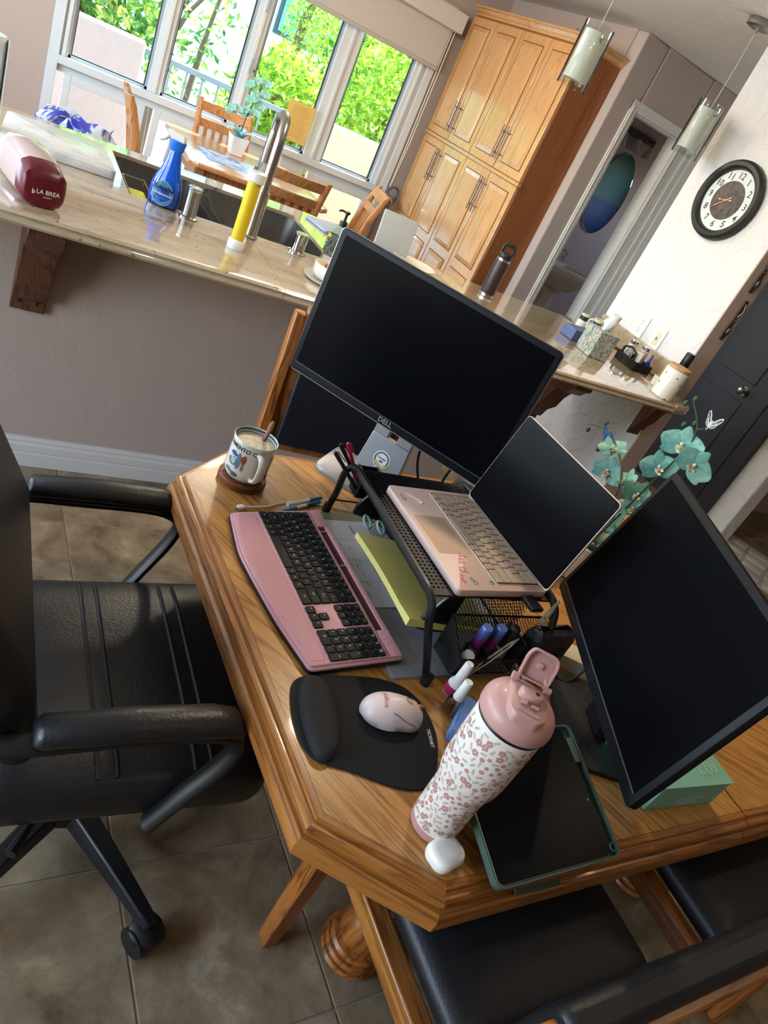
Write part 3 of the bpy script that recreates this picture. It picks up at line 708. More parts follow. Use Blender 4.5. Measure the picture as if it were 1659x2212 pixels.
for k in range(5):
    a = R_(-64+72*k); d = Vector((math.cos(a),math.sin(a),0)); s_ = Vector((-d.y,d.x,0)); c = Vector((0.31,0.93,0)); rings = []
    for r, wd, z0, z1 in ((0.04,0.028,0.075,0.125),(0.18,0.022,0.072,0.112),(0.30,0.017,0.070,0.096),(0.325,0.012,0.072,0.090)):
        p = c + d*r; rings.append([tuple(p-s_*wd+Vector((0,0,z0))),tuple(p+s_*wd+Vector((0,0,z0))),tuple(p+s_*wd*0.8+Vector((0,0,z1))),tuple(p-s_*wd*0.8+Vector((0,0,z1)))])
    b = MB(); b.loft(rings); lg = obj('base_arm', b, M_black, oc, bevel=0.004)
    ca = a + 0.9*k; w_ = Vector((math.cos(ca+PI/2),math.sin(ca+PI/2),0)); p = c + d*0.305 + Vector((math.cos(ca),math.sin(ca),0))*0.012
    b = MB()
    for sgn in (-1,1):
        q = p + w_*0.010*sgn; b.cyl((q.x,q.y,0.0325),tuple(q+w_*0.020*sgn+Vector((0,0,0.0325))),0.032,n=20)
    b.cyl((p.x,p.y,0.02),(p.x,p.y,0.075),0.009,n=10); b.lathe([(0.034,0.042),(0.034,0.058),(0.022,0.067),(0.008,0.069)],16,(p.x,p.y,0))
    obj('caster', b, M_black, lg, sm=True)

# ---- monitors
def monitor(name, label, cbot, yaw, tilt, w, h, silver, logo):
    n_ = Vector((math.cos(yaw),math.sin(yaw),0)); r = Vector((-math.sin(yaw),math.cos(yaw),0))
    u = Vector((0,0,1))*math.cos(tilt) - n_*math.sin(tilt); nn = r.cross(u)   # screen normal
    O = Vector(cbot)
    t = thing(name, label, 'monitor', (O.x-n_.x*0.09, O.y-n_.y*0.09, TZ))
    M = Matrix((r,u,nn)).transposed().to_4x4(); M.translation = O     # local x right, y up, z out of the screen
    def mk(nm, b, m, par=t, **k):
        b.v = [tuple(M @ Vector(p)) for p in b.v]; return obj(nm, b, m, par, **k)
    b = MB(); P = rrect(0,h/2,w,h,0.010,4); b.rprism(P,-0.014,0.0,0.002,True); hs = mk('housing', b, mat('monitor_black', srgb(15,16,19), 0.5, spec=0.22), sm=True, ang=40)
    b = MB(); b.loft([[(x,y,-0.014) for x,y in rrect(0,h/2,w*0.86,h*0.8,0.02)],[(x,y,-0.030) for x,y in rrect(0,h/2,w*0.74,h*0.66,0.02)],[(x,y,-0.044) for x,y in rrect(0,h/2,w*0.42,h*0.46,0.02)]]); mk('rear_shell', b, M_black, sm=True)
    bz = 0.013; bb = 0.022
    b = MB(); b.box(-w/2+bz,bb,0.0002,w/2-bz,h-bz,0.0006); mk('screen', b, M_screen)
    b = MB(); b.box(-w/2+0.012,bb-0.002,0.0,w/2-0.012,bb,0.0022); mk('bezel_lip', b, mat('bezel_lip', srgb(70,70,72), 0.35))
    if silver:
        b = MB(); b.tube([(x,y,-0.0025) for x,y in rrect(0,h/2,w+0.001,h+0.001,0.0105,4)],0.0016,6,closed=True); mk('edge_band', b, M_steel)
    b = MB(); b.text('DELL', 0.017, Matrix.Translation((0,0.0105,0.0004)), bold=0.012); mk('logo', b, mat('logo_silver' if silver else 'logo_dim', srgb(190,190,192) if silver else srgb(60,60,62), 0.3, metal=0.6))
    return t, M, O, n_, r
m1, MM1, O1, n1, r1 = monitor('monitor', 'widescreen black monitor with silver edge standing behind the laptop', (0.865,1.275,0.93), -2.464, 0.011, 0.556, 0.345, True, 1)
M_silver = mat('silver_plastic', srgb(150,150,152), 0.38, metal=0.35)
c1 = Vector((0.885,1.315,0)) ; d1 = -n1
# base plate, upright with slot, round sticker
b = MB(); q = [(-0.12,-0.075),(0.12,-0.075),(0.135,0.09),(-0.135,0.09)]
Mb = Matrix.Translation((0.908,1.298,TZ)) @ Matrix.Rotation(-2.464+PI/2,4,'Z')
b.rprism(roundp(q,0.03),0.0005,0.012,0.004); b.v = [tuple(Mb @ Vector(p)) for p in b.v]; obj('base_plate', b, M_silver, m1, sm=True)
b = MB()
def sring(hw, z, y, th): return [(-hw,y,z),(hw,y,z),(hw,y+th,z),(-hw,y+th,z)]
for sg in (-1,1):
    x0, x1 = (-0.054,-0.013) if sg < 0 else (0.013,0.054)
    b.loft([[(x0,0.0,0.12),(x1,0.0,0.12),(x1,0.018,0.12),(x0,0.018,0.12)],[(x0,0.008,0.34),(x1,0.008,0.34),(x1,0.026,0.34),(x0,0.026,0.34)]])
b.loft([[(-0.062,-0.01,0.010),(0.062,-0.01,0.010),(0.062,0.02,0.010),(-0.062,0.02,0.010)],[(-0.054,0.0,0.12),(0.054,0.0,0.12),(0.054,0.018,0.12),(-0.054,0.018,0.12)]])
b.box(-0.054,0.008,0.30,0.054,0.026,0.36)
b.box(-0.03,-0.05,0.31,0.03,0.01,0.35)
Mb = Mb @ Matrix.Translation((0,0.04,0)); b.v = [tuple(Mb @ Vector(p)) for p in b.v]; up = obj('stand_upright', b, M_silver, m1, bevel=0.002)
b = MB(); b.mi = 0
def disc(bb, r0, r1, y, mi, n=28, cz=0.055):
    bb.mi = mi; vs = []; 
    for k in range(n): vs.append((r0*math.cos(2*PI*k/n), y, cz+r0*math.sin(2*PI*k/n)))
    for k in range(n): vs.append((r1*math.cos(2*PI*k/n), y, cz+r1*math.sin(2*PI*k/n)))
    bb.add(vs, [(k,(k+1)%n,n+(k+1)%n,n+k) for k in range(n)])
Ms = Mb @ Matrix.Translation((0,-0.0088,0.010)) @ Matrix.Rotation(R_(-6.5),4,'X')
disc(b,0.0235,0.0005,-0.003,0); disc(b,0.0205,0.0165,-0.0034,1); b.mi = 1; b.box(-0.004,-0.0036,0.048,0.005,-0.0033,0.053)
b.mi = 2; b.text('Souder', 0.0085, Matrix.Translation((0,-0.0036,0.059)) @ Matrix.Rotation(PI/2,4,'X'), bold=0.02)
b.mi = 3; b.sheet([[(-0.022+0.044*k/8,-0.0038,0.037+0.004*math.sin(k)) for k in range(9)],[(-0.020+0.042*k/8,-0.0038,0.044+0.004*math.sin(k)) for k in range(9)]])
b.v = [tuple(Ms @ Vector(p)) for p in b.v]; obj('round_sticker', b, [M_paper, mat('sticker_green', srgb(40,92,62), 0.6), mat('sticker_red', srgb(190,30,40), 0.6), mat('sticker_gold', srgb(190,165,80), 0.6)], m1)
m2, MM2, O2, n2, r2 = monitor('monitor', 'black monitor tilted back at the right end of the desk beside the tablet', (1.003,0.564,0.884), 2.698, 0.185, 0.538, 0.328, False, 1)
b = MB(); c = O2 - n2*0.10
Mb2 = Matrix.Translation((c.x+0.02,c.y+0.03,TZ)) @ Matrix.Rotation(2.698-PI/2,4,'Z')
b.rprism(roundp([(-0.12,-0.085),(0.12,-0.085),(0.12,0.085),(-0.12,0.085)],0.02),0.0005,0.011,0.003); b.v = [tuple(Mb2 @ Vector(p)) for p in b.v]; obj('base_plate', b, M_black, m2, sm=True)
b = MB(); b.box(-0.035,-0.02,0.01,0.035,0.012,0.30); b.v = [tuple(Mb2 @ Vector(p)) for p in b.v]; obj('stand_upright', b, M_black, m2, bevel=0.004)
b = MB(); top = Mb2 @ Vector((0,0.0,0.285)); hinge = MM2 @ Vector((0,0.17,-0.04)); b.cyl(tuple(top),tuple(hinge),0.03,n=14); obj('tilt_hinge', b, M_black, m2, sm=True)
# ================================================================== ON THE DESK
def addM(b, M): b.v = [tuple(M @ Vector(p)) for p in b.v]; return b
# ---- pink keyboard
M_pink = mat('pink_plastic', srgb(206,152,160), 0.42, coat=0.1)
def ribbed():
    m = mat('pink_ribbed_palm_rest', srgb(206,152,160), 0.38); n = N(m); v = n.coord((1,1,1))
    w = n.new('ShaderNodeTexWave'); w.wave_type = 'BANDS'; w.bands_direction = 'DIAGONAL'; w.inputs['Scale'].default_value = 190; n.link(v, w.inputs['Vector'])
    w2 = n.new('ShaderNodeTexWave'); w2.wave_type = 'BANDS'; w2.bands_direction = 'X'; w2.inputs['Scale'].default_value = 150; n.link(v, w2.inputs['Vector'])
    n.bump(n.math('MULTIPLY', w.outputs['Fac'], w2.outputs['Fac']), 0.35, 0.001)
    return m
M_rib = ribbed()
M_key = mat('keycap_black', srgb(26,27,30), 0.55, spec=0.3)
M_leg = mat('keycap_print', srgb(205,208,212), 0.6)
KM = Matrix.Translation((0.505,1.101,0.7545)) @ Matrix.Rotation(R_(-86.4),4,'Z') @ Matrix.Rotation(R_(3.2),4,'X')
kb = thing('keyboard', 'pink full size wireless keyboard with black keys and palm rest', 'keyboard', (0.62,0.91,TZ))
OUT = [(0.0,0.0),(0.0685,-0.0103),(0.120,-0.0175),(0.164,-0.0152),(0.2207,-0.0107),(0.298,-0.0035),(0.360,0.0077),(0.412,0.0175),(0.4086,0.207),(-0.013,0.206)]
OUTr = roundp(OUT,[0.008,0.03,0.03,0.03,0.03,0.03,0.03,0.010,0.010,0.010],3)
b = MB(); b.prism(offs(OUTr,0.0012),-0.003,0.004); obj('base_shell', addM(b,KM), M_black, kb)
b = MB(); b.rprism(OUTr,0.004,0.0085,0.0025)
FR = roundp([(0.004,0.004),(0.0685,-0.0063),(0.120,-0.0135),(0.164,-0.0112),(0.2207,-0.0067),(0.298,0.0005),(0.360,0.0117),(0.407,0.0205),(0.405,0.178),(-0.009,0.178)],[0.006,0.03,0.03,0.03,0.03,0.03,0.03,0.006,0.0005,0.0005],3)
b.rprism(FR,0.0085,0.0125,0.002); b.rprism([(-0.0088,0.178),(0.046,0.178),(0.046,0.203),(-0.0095,0.203)],0.0085,0.0125,0.0006); b.rprism([(0.342,0.178),(0.405,0.178),(0.4048,0.203),(0.342,0.203)],0.0085,0.0125,0.0006); b.rprism([(0.046,0.194),(0.342,0.194),(0.342,0.203),(0.046,0.203)],0.0085,0.0125,0.0006)
obj('top_shell', addM(b,KM), M_pink, kb, sm=True, ang=50)
b = MB(); PR = roundp([(0.010,0.012),(0.0685,0.000),(0.120,-0.007),(0.164,-0.0045),(0.2207,0.000),(0.298,0.007),(0.360,0.018),(0.398,0.026),(0.397,0.050),(0.004,0.050)],[0.004,0.03,0.03,0.03,0.03,0.03,0.03,0.004,0.002,0.002],3)
b.rprism(PR,0.0125,0.0132,0.0006); obj('palm_rest', addM(b,KM), M_rib, kb)
b = MB(); b.box(0.0465,0.1785,0.0086,0.3415,0.1935,0.0092); sl = obj('phone_slot', addM(b,KM), mat('slot_plum', srgb(70,34,44), 0.5), kb)
for u in (0.06,0.165): 
    b = MB(); b.box(u,0.180,0.0092,u+0.002,0.1925,0.0118); obj('slot_rib', addM(b,KM), M_pink, sl)
for k in range(3):
    b = MB(); b.lathe([(0.0009,0),(0.0009,0.0003)],10,(0.352+0.013*k,0.185,0.0126)); obj('status_light', addM(b,KM), M_black, kb)
KU = 0.01785; RV = 0.0195; K0 = 0.002; V0 = 0.0575
rows = {0: [('Ctrl',1.25),('fn',1),('win',1),('alt',1),('',5.25),('alt',1),('ctx',1),('AI',1.25),('Ctrl',2.25)],
 1: [('Shift',2.25)]+[(c,1) for c in 'ZXCVBNM,./']+[('Shift',2.75)],
 2: [('Caps',1.75)]+[(c,1) for c in "ASDFGHJKL;'"]+[('Enter',2.25)],
 3: [('Tab',1.5)]+[(c,1) for c in 'QWERTYUIOP[]']+[('\\',1.5)],
 4: [('~',1)]+[(c,1) for c in '1234567890-=']+[('Back',2)],
 5: [('esc',1)]+[('F%d'%k,1) for k in range(1,13)]+[('+',1),('-',1)]}
def key(u0, v0, w, h, leg):
    b = MB(); g = 0.0009
    b.rprism(rrect(u0+w/2,v0+h/2,w-2*g,h-2*g,0.0018,2),0.0126,0.0158,0.0009)
    if leg:
        b.mi = 1; s = 0.0075 if len(leg) == 1 else 0.0042
        b.text(leg, s, Matrix.Translation((u0+w/2-(0.0025 if len(leg)==1 else 0),v0+h/2+0.001,0.01588)))
    obj('key', addM(b,KM), [M_key,M_leg], kb, sm=True, ang=40)
for r, ks in rows.items():
    u = K0
    for leg, w in ks:
        key(u, V0+r*RV, w*KU, RV if r < 5 else 0.0145, leg); u += w*KU
nx = K0+15.25*KU
for r, ls in ((5,('ps','sl','pb')),(4,('ins','hm','pu')),(3,('del','end','pd'))):
    for k, l in enumerate(ls): key(nx+k*KU, V0+r*RV, KU, RV if r < 5 else 0.0145, l)
key(nx+KU, V0+RV, KU, RV, '^')
for k, l in enumerate('<v>'): key(nx+k*KU, V0, KU, RV, l)
nx = K0+18.5*KU
for k, l in enumerate(('*','#','%','@')): key(nx+k*KU, V0+5*RV, KU, 0.0145, l)
for r, ls in ((4,('num','/','*','-')),(3,'789'),(2,'456'),(1,'123')):
    for k, l in enumerate(ls): key(nx+k*KU, V0+r*RV, KU, RV, l)
key(nx+3*KU, V0+2*RV, KU, 2*RV, '+'); key(nx+3*KU, V0, KU, 2*RV, 'ent'); key(nx, V0, 2*KU, RV, '0'); key(nx+2*KU, V0, KU, RV, '.')

# ---- mouse pad with wrist rest, mouse
M_padf = leather('mouse_pad_cloth', srgb(22,23,25), 0.85, 0.15, 500)
mp = thing('mouse_pad', 'black mouse pad with a raised gel wrist rest', 'mouse pad', (0.62,0.58,TZ))
PO = [(0.549,0.690),(0.524,0.683),(0.509,0.664),(0.497,0.619),(0.494,0.577),(0.499,0.549),(0.515,0.529),(0.561,0.508),(0.606,0.482),(0.641,0.469),(0.674,0.467),(0.697,0.480),(0.722,0.515),(0.741,0.557),(0.746,0.599),(0.739,0.634),(0.722,0.660),(0.691,0.676),(0.657,0.684),(0.579,0.690)]
b = MB(); PS = [(x,y) for x,y,z in smooth([(x,y,0) for x,y in PO],3,True)]
b.rprism(PS,TZ+0.0004,TZ+0.0045,0.0015); obj('pad', b, M_padf, mp, sm=True)
b = MB(); WP = [(x,y) for x,y,z in smooth([(x,y,0) for x,y in [(0.530,0.674),(0.548,0.682),(0.566,0.674),(0.573,0.645),(0.563,0.590),(0.548,0.545),(0.530,0.528),(0.513,0.530),(0.505,0.548),(0.506,0.595),(0.515,0.645)]],4,True)]
cx_ = sum(p[0] for p in WP)/len(WP); cy_ = sum(p[1] for p in WP)/len(WP)
b.loft([[(cx_+(x-cx_)*s,cy_+(y-cy_)*(1-(1-s)*0.4),TZ+z) for x,y in WP] for s, z in ((1.0,0.004),(1.0,0.009),(0.95,0.015),(0.82,0.0195),(0.6,0.0215),(0.3,0.0222))]); obj('wrist_rest', b, leather('lycra', srgb(26,27,30), 0.75, 0.1, 700), mp, sm=True, ang=80)
b = MB(); b.text('TECKNET', 0.0085, TM(0.7255,0.553,TZ+0.0047,R_(-103)), bold=0.03); obj('printed_name', b, M_leg, mp)
ms = thing('mouse', 'pale pink wireless mouse with a sleeping cat face on its wheel button', 'mouse', (0.665,0.598,TZ+0.005), R_(-17))
M_mp = mat('pale_pink_plastic', srgb(226,204,198), 0.38, coat=0.15)
b = MB(); rings = []; nn_ = 18
for t_ in [0.5-0.5*math.cos(PI*(0.03+0.94*k/20)) for k in range(21)]:
    x = -0.054+0.108*t_
    hw = 0.034*(1-abs(2*t_-1)**3.2)**0.5*(1-0.12*math.sin(PI*min(1,max(0,(t_-0.45)/0.5)))); hh = 0.004+0.036*math.sin(PI*min(1,t_*0.62+0.16))*(1-abs(2*t_-1)**6)**0.5
    hw = max(hw,0.008)
    rings.append([(x, hw*math.cos(a)*(1.0 if math.sin(a) >= 0 else 0.92), hh*math.sin(a) if math.sin(a) >= 0 else 0.004*math.sin(a)) for a in [2*PI*k/nn_ for k in range(nn_)]])
b.M = Matrix.Translation((0,0,0.0045)); b.loft(rings); obj('shell', b, M_mp, ms, sm=True, ang=80, world=False)
def mz(x, y):
    t_ = (x+0.054)/0.108; hw = 0.034*(1-abs(2*t_-1)**3.2)**0.5*(1-0.12*math.sin(PI*min(1,max(0,(t_-0.45)/0.5)))); hh = 0.004+0.036*math.sin(PI*min(1,t_*0.62+0.16))*(1-abs(2*t_-1)**6)**0.5
    return 0.0045+hh*math.sqrt(max(0.0,1-min(1,(y/hw)**2)))
b = MB(); b.tube([(x,y,mz(x,y)+0.0002) for x,y in rrect(0.030,0.004,0.034,0.013,0.006,4)],0.0006,5,closed=True); obj('wheel_panel', b, mat('line_brown', srgb(110,86,84), 0.6), ms, world=False)
b = MB(); b.tube([(0.026+0.004*math.cos(a),0.004+0.004*math.sin(a),mz(0.026,0.004)+0.0003) for a in [PI*0.6+PI*0.8*k/8 for k in range(9)]],0.0005,5); b.ball((0.034,0.004,mz(0.034,0.004)),0.0011,8,5); obj('cat_face', b, M_black, ms, world=False)
b = MB(); b.M = TM(0.041,0.004,mz(0.041,0.004)-0.0035,0,PI/2); b.lathe([(0.006,-0.0025),(0.0068,-0.0012),(0.0068,0.0012),(0.006,0.0025)],16); obj('scroll_wheel', b, mat('dusty_rose', srgb(176,112,112), 0.5), ms, sm=True, world=False)
b = MB(); b.tube([(x,-0.026+0.004*((x-0.02)/0.03)**2,mz(x,-0.026+0.004*((x-0.02)/0.03)**2)+0.0002) for x in [-0.01+0.058*k/10 for k in range(11)]],0.0006,5); obj('button_line', b, mat('line_brown', srgb(110,86,84), 0.6), ms, world=False)
vs, fs = glyphs('acegear', 0.0105); b = MB(); b.add([(-0.024-y, x+0.0*y, mz(-0.024-y, x)+0.0003) for x,y,z in vs][:], fs)
b.v = [(p[0],p[1],p[2]) for p in b.v]; obj('printed_name', b, mat('dusty_rose', srgb(176,112,112), 0.5), ms, world=False)

# ---- floral tumbler
M_cream = mat('tumbler_cream', srgb(226,216,208), 0.5)
M_dust = mat('dusty_pink_plastic', srgb(186,142,136), 0.40, coat=0.1)
M_print1 = mat('flower_rose', srgb(178,130,124), 0.55); M_print2 = mat('flower_taupe', srgb(172,158,148), 0.55)
TX, TY = 0.660, 0.414
tu = thing('tumbler', 'tall cream tumbler with pink floral print and dusty pink flip lid', 'tumbler', (TX,TY,TZ))
PR_ = [(0.0355,0.014),(0.0365,0.02),(0.0372,0.085),(0.0385,0.100),(0.0440,0.118),(0.0462,0.135),(0.0472,0.180),(0.0478,0.236)]
b = MB(); b.lathe(PR_,40,(TX,TY,TZ)); obj('body', b, M_cream, tu, sm=True)
b = MB(); b.lathe([(0.033,0.0005),(0.0355,0.002),(0.0362,0.008),(0.0362,0.0145)],40,(TX,TY,TZ)); obj('base_band', b, M_dust, tu, sm=True)
def tr(z):
    for (r0,z0),(r1,z1_) in zip(PR_[:-1],PR_[1:]):
        if z0 <= z <= z1_: return r0+(r1-r0)*(z-z0)/(z1_-z0)
    return PR_[-1][0]
rf = random.Random(5); b1 = MB(); b2 = MB(); pts = []
for _ in range(4000):
    a = rf.uniform(0,2*PI); z = rf.uniform(0.022,0.228)
    if all(((a-q[0]+PI)%(2*PI)-PI)**2*0.045**2+(z-q[1])**2 > (0.0078)**2 for q in pts): pts.append((a,z))
def wrapt(a, z, dx, dy, e=0.0003):
    zz = min(max(z+dy,0.015),0.235); r = tr(zz)+e; return (TX+r*math.cos(a+dx/r),TY+r*math.sin(a+dx/r),TZ+zz)
for a, z in pts:
    kind = rf.random(); rot = rf.uniform(0,6.28)
    if kind < 0.45:
        s = rf.choice((0.0018,0.0022,0.0032))
        for k in range(5):
            t_ = rot+2*PI*k/5; c_ = (s*math.cos(t_), s*math.sin(t_)); vs = [wrapt(a,z,c_[0]+s*0.72*math.cos(q),c_[1]+s*0.72*math.sin(q)) for q in [PI*j/3 for j in range(6)]]
            b1.add(vs, [(0,1,2,3,4,5)])
    else:
        L_ = 0.0045
        for j in range(5):
            for sg in (-1,1):
                d0 = (-L_+2*L_*j/5); px_, py_ = d0*math.cos(rot), d0*math.sin(rot); t_ = rot+sg*0.9
                ex, ey = px_+0.0022*math.cos(t_), py_+0.0022*math.sin(t_); nx_, ny_ = -math.sin(t_)*0.0007, math.cos(t_)*0.0007
                b2.add([wrapt(a,z,px_,py_),wrapt(a,z,(px_+ex)/2+nx_,(py_+ey)/2+ny_),wrapt(a,z,ex,ey),wrapt(a,z,(px_+ex)/2-nx_,(py_+ey)/2-ny_)],[(0,3,2,1)])
o = obj('flower_print', b1, M_print1, tu); o['kind'] = 'stuff'
o = obj('sprig_print', b2, M_print2, tu); o['kind'] = 'stuff'
b = MB(); b.lathe([(0.0482,0.2362),(0.0488,0.2385),(0.0478,0.2405)],40,(TX,TY,TZ),False,False); obj('seal_ring', b, M_black, tu, sm=True)
b = MB(); b.lathe([(0.0480,0.2405),(0.0505,0.243),(0.0510,0.252),(0.0495,0.259),(0.0455,0.266),(0.038,0.2715),(0.028,0.2745),(0.015,0.276),(0.002,0.2762)],40,(TX,TY,TZ)); lid = obj('lid', b, M_dust, tu, sm=True)
# local frame of the lid hardware: x towards the drinking side (away from the hinge)
LM = TM(TX,TY,TZ,R_(-128))
b = MB(); b.rprism(roundp([(-0.022,-0.026),(0.030,-0.026),(0.043,-0.016),(0.043,0.016),(0.030,0.026),(-0.022,0.026)],0.006),0.262,0.2815,0.002); obj('spout_deck', addM(b,LM), M_dust, lid, sm=True)
b = MB(); b.rprism(roundp([(-0.004,-0.016),(0.010,-0.016),(0.016,0.0),(0.010,0.016),(-0.004,0.016)],0.007),0.2815,0.2925,0.003); b.mi = 1; b.lathe([(0.0032,0.2925),(0.0032,0.2928)],12,(0.004,0.006,0)); obj('spout', addM(b,LM), [M_dust,M_black], lid, sm=True)
b = MB(); b.tube([(0.020,-0.012,0.283),(0.020,-0.004,0.285)],0.0025,8); b.tube([(0.020,0.003,0.284),(0.020,0.012,0.284)],0.0025,8); b.tube([(0.032,-0.014,0.2825),(0.033,0.014,0.2825)],0.002,8); obj('latch', addM(b,LM), M_dust, lid, sm=True)
for s in (-1,1):
    b = MB(); b.cyl((-0.022,s*0.019,0.284),(-0.022,s*0.027,0.284),0.0058,n=12); obj('hinge_knuckle', addM(b,LM), M_dust, lid, sm=True)
b = MB(); b.tube([(-0.022-0.020*math.sin(PI*k/12),-0.019*math.cos(PI*k/12),0.284+0.016*math.sin(PI*k/12)) for k in range(13)],0.0032,8); obj('carry_loop', addM(b,LM), M_dust, lid, sm=True)
FM = LM @ Matrix.Translation((-0.027,0,0.285)) @ Matrix.Rotation(R_(66),4,'Y')
b = MB(); b.rprism(roundp([(-0.042,-0.017),(-0.030,-0.022),(0.0,-0.021),(0.0,0.021),(-0.030,0.022),(-0.042,0.017)],0.006),-0.0022,0.0,0.0007)
cap_o = roundp([(-0.042,-0.017),(-0.030,-0.022),(0.0,-0.021),(0.0,0.021),(-0.030,0.022),(-0.042,0.017)],0.006); cap_i = offs(cap_o,-0.0022)
b.loft([[(x,y,-0.0015) for x,y in cap_o],[(x,y,0.007) for x,y in cap_o],[(x,y,0.007) for x,y in cap_i],[(x,y,0.0) for x,y in cap_i]],False,False)
b.rprism(rrect(-0.022,0.0,0.009,0.008,0.0015,2),0.0,0.004,0.0005); obj('flip_cap', addM(b,FM), M_dust, lid, sm=True)

# ---- earbuds case
ec = thing('earbuds_case', 'small white rounded earbuds case beside the tumbler base', 'earbuds case', (0.6495,0.3625,TZ), R_(16))
M_gw = mat('gloss_white', srgb(238,236,232), 0.18, coat=0.4)
b = MB(); P = rrect(0,0,0.056,0.046,0.017,6); b.loft([[(x*s,y*s2,z) for x,y in P] for s,s2,z in ((0.86,0.84,0.0005),(0.95,0.94,0.003),(1,1,0.009),(1,1,0.0125),(0.95,0.94,0.0185),(0.86,0.83,0.0215),(0.6,0.55,0.0228))]); obj('shell', b, M_gw, ec, sm=True, ang=80, world=False)
b = MB(); b.box(-0.0045,-0.0236,0.0085,0.0045,-0.0225,0.0115); obj('charge_port', b, mat('port_dark', srgb(60,50,44), 0.4), ec, world=False)
b = MB(); b.tube([(x*1.0005,y*1.0005,0.0128) for x,y in P],0.00025,4,closed=True); obj('lid_seam', b, mat('seam_grey', srgb(180,178,174), 0.5), ec, world=False)

# ---- tablet in a green folio propped on its stand flap
tb = thing('tablet', 'tablet in a dark green folio case overhanging the near table edge', 'tablet', (0.83,0.40,TZ))
nl = Vector((0.703,0.299,0.770)); nr = Vector((0.955,0.307,0.770)); ux_ = (nr-nl).normalized(); wv = Vector((-ux_.y,ux_.x,0)); tl = R_(16.5); uy_ = wv*math.cos(tl)+Vector((0,0,1))*math.sin(tl); uz_ = ux_.cross(uy_)
TMx = Matrix((ux_,uy_,uz_)).transposed().to_4x4(); TMx.translation = nl
M_grn = mat('folio_green', srgb(66,88,80), 0.5); Wt, Ht = 0.256, 0.206
b = MB(); b.rprism(rrect(Wt/2,Ht/2,Wt+0.006,Ht+0.006,0.014,4),-0.012,-0.007,0.001,True); obj('case_back', addM(b,TMx), M_grn, tb, sm=True)
P = rrect(Wt/2,Ht/2,Wt+0.006,Ht+0.006,0.014,4); P2 = rrect(Wt/2,Ht/2,Wt-0.0005,Ht-0.0005,0.012,4)
b = MB(); b.loft([[(x,y,-0.008) for x,y in P],[(x,y,0.0012) for x,y in P],[(x,y,0.0012) for x,y in P2],[(x,y,-0.006) for x,y in P2]],False,False); obj('case_rim', addM(b,TMx), M_grn, tb, sm=True)
b = MB(); Q = rrect((Wt-0.017)/2+0.0005,Ht/2,Wt-0.019,Ht-0.002,0.011,4); b.rprism(Q,-0.0068,-0.0008,0.0006); obj('slab', addM(b,TMx), M_steel, tb, sm=True)
b = MB(); b.prism(offs(Q,-0.0012),-0.0008,-0.0002); obj('screen', addM(b,TMx), mat('tablet_screen', (0.007,0.007,0.008), 0.30, spec=0.05), tb)
b = MB(); b.rprism(rrect(Wt-0.0085,Ht-0.040,0.013,0.042,0.002,2),-0.0068,0.0008,0.0005); obj('pencil_bay', addM(b,TMx), M_grn, tb, sm=True)
b = MB(); b.lathe([(0.0072,-0.006),(0.0072,0.0008),(0.0052,0.0008),(0.0052,-0.006)],16,(Wt-0.0085,0.012,0),False,False); obj('pencil_loop', addM(b,TMx), M_grn, tb, sm=True)
b = MB(); b.rprism(rrect(Wt-0.0085,Ht/2-0.02,0.014,0.14,0.004,3),-0.0068,-0.006,0.0002); obj('bay_floor', addM(b,TMx), mat('folio_dark', srgb(26,38,36), 0.6), tb)
b = MB(); b.lathe([(0.0022,-0.0002),(0.0022,-0.00015)],14,(Wt-0.022,Ht*0.42,0)); obj('camera_dot', addM(b,TMx), mat('camera_grey', srgb(70,70,76), 0.3), tb)
b = MB(); b.loft([[(0.052,0.02,-0.012),(0.150,0.02,-0.012),(0.150,0.022,-0.0135),(0.052,0.022,-0.0135)],[(0.060,-0.012,-0.040),(0.158,-0.016,-0.050),(0.158,-0.014,-0.053),(0.060,-0.010,-0.043)]]); obj('stand_flap', addM(b,TMx), M_grn, tb)
b = MB(); b.loft([[(0.03,0.17,-0.012),(0.24,0.17,-0.012),(0.24,0.174,-0.012),(0.03,0.174,-0.012)],[(0.03,0.146,-0.063),(0.24,0.146,-0.063),(0.24,0.150,-0.063),(0.03,0.150,-0.063)]]); obj('prop_flap', addM(b,TMx), M_grn, tb)

# ---- coffee mug on a wooden coaster
CX, CY = 0.566, 1.240
o = MB(); o.lathe([(0.050,0.0005),(0.053,0.003),(0.053,0.013),(0.050,0.016),(0.004,0.016)],32,(CX,CY,TZ)); tag(obj('coaster', o, wood('walnut', srgb(120,66,38), srgb(82,42,24), 0.5), sm=True), 'round brown wooden coaster under the mug', 'coaster')
mg = thing('coffee_mug', 'white illustrated coffee mug full of milky coffee', 'mug', (CX,CY,TZ+0.0165))
M_cer = mat('mug_glaze', srgb(226,220,206), 0.25, coat=0.3); MZ = TZ+0.0165
b = MB(); b.lathe([(0.030,0.0005),(0.038,0.002),(0.0445,0.010),(0.0465,0.020),(0.0470,0.088),(0.0480,0.094),(0.0470,0.0955),(0.0455,0.094),(0.0440,0.085)],40,(CX,CY,MZ),True,False); obj('cup', b, M_cer, mg, sm=True, ang=60)
b = MB(); b.lathe([(0.0450,0.0935),(0.0436,0.078),(0.0436,0.075)],40,(CX,CY,MZ),False,False); obj('inner_glaze', b, mat('teal_glaze', srgb(58,104,128), 0.25), mg, sm=True)
def froth():
    m = mat('milky_coffee', srgb(224,206,164), 0.35); n = N(m); v = n.coord(kind='Object'); n.base(n.ramp(n.noise(v,60,4,0.6,0.8),[(0.35,srgb(206,182,130)),(0.6,srgb(232,220,190))])); n.bump(n.noise(v,90,4),0.4,0.002); return m
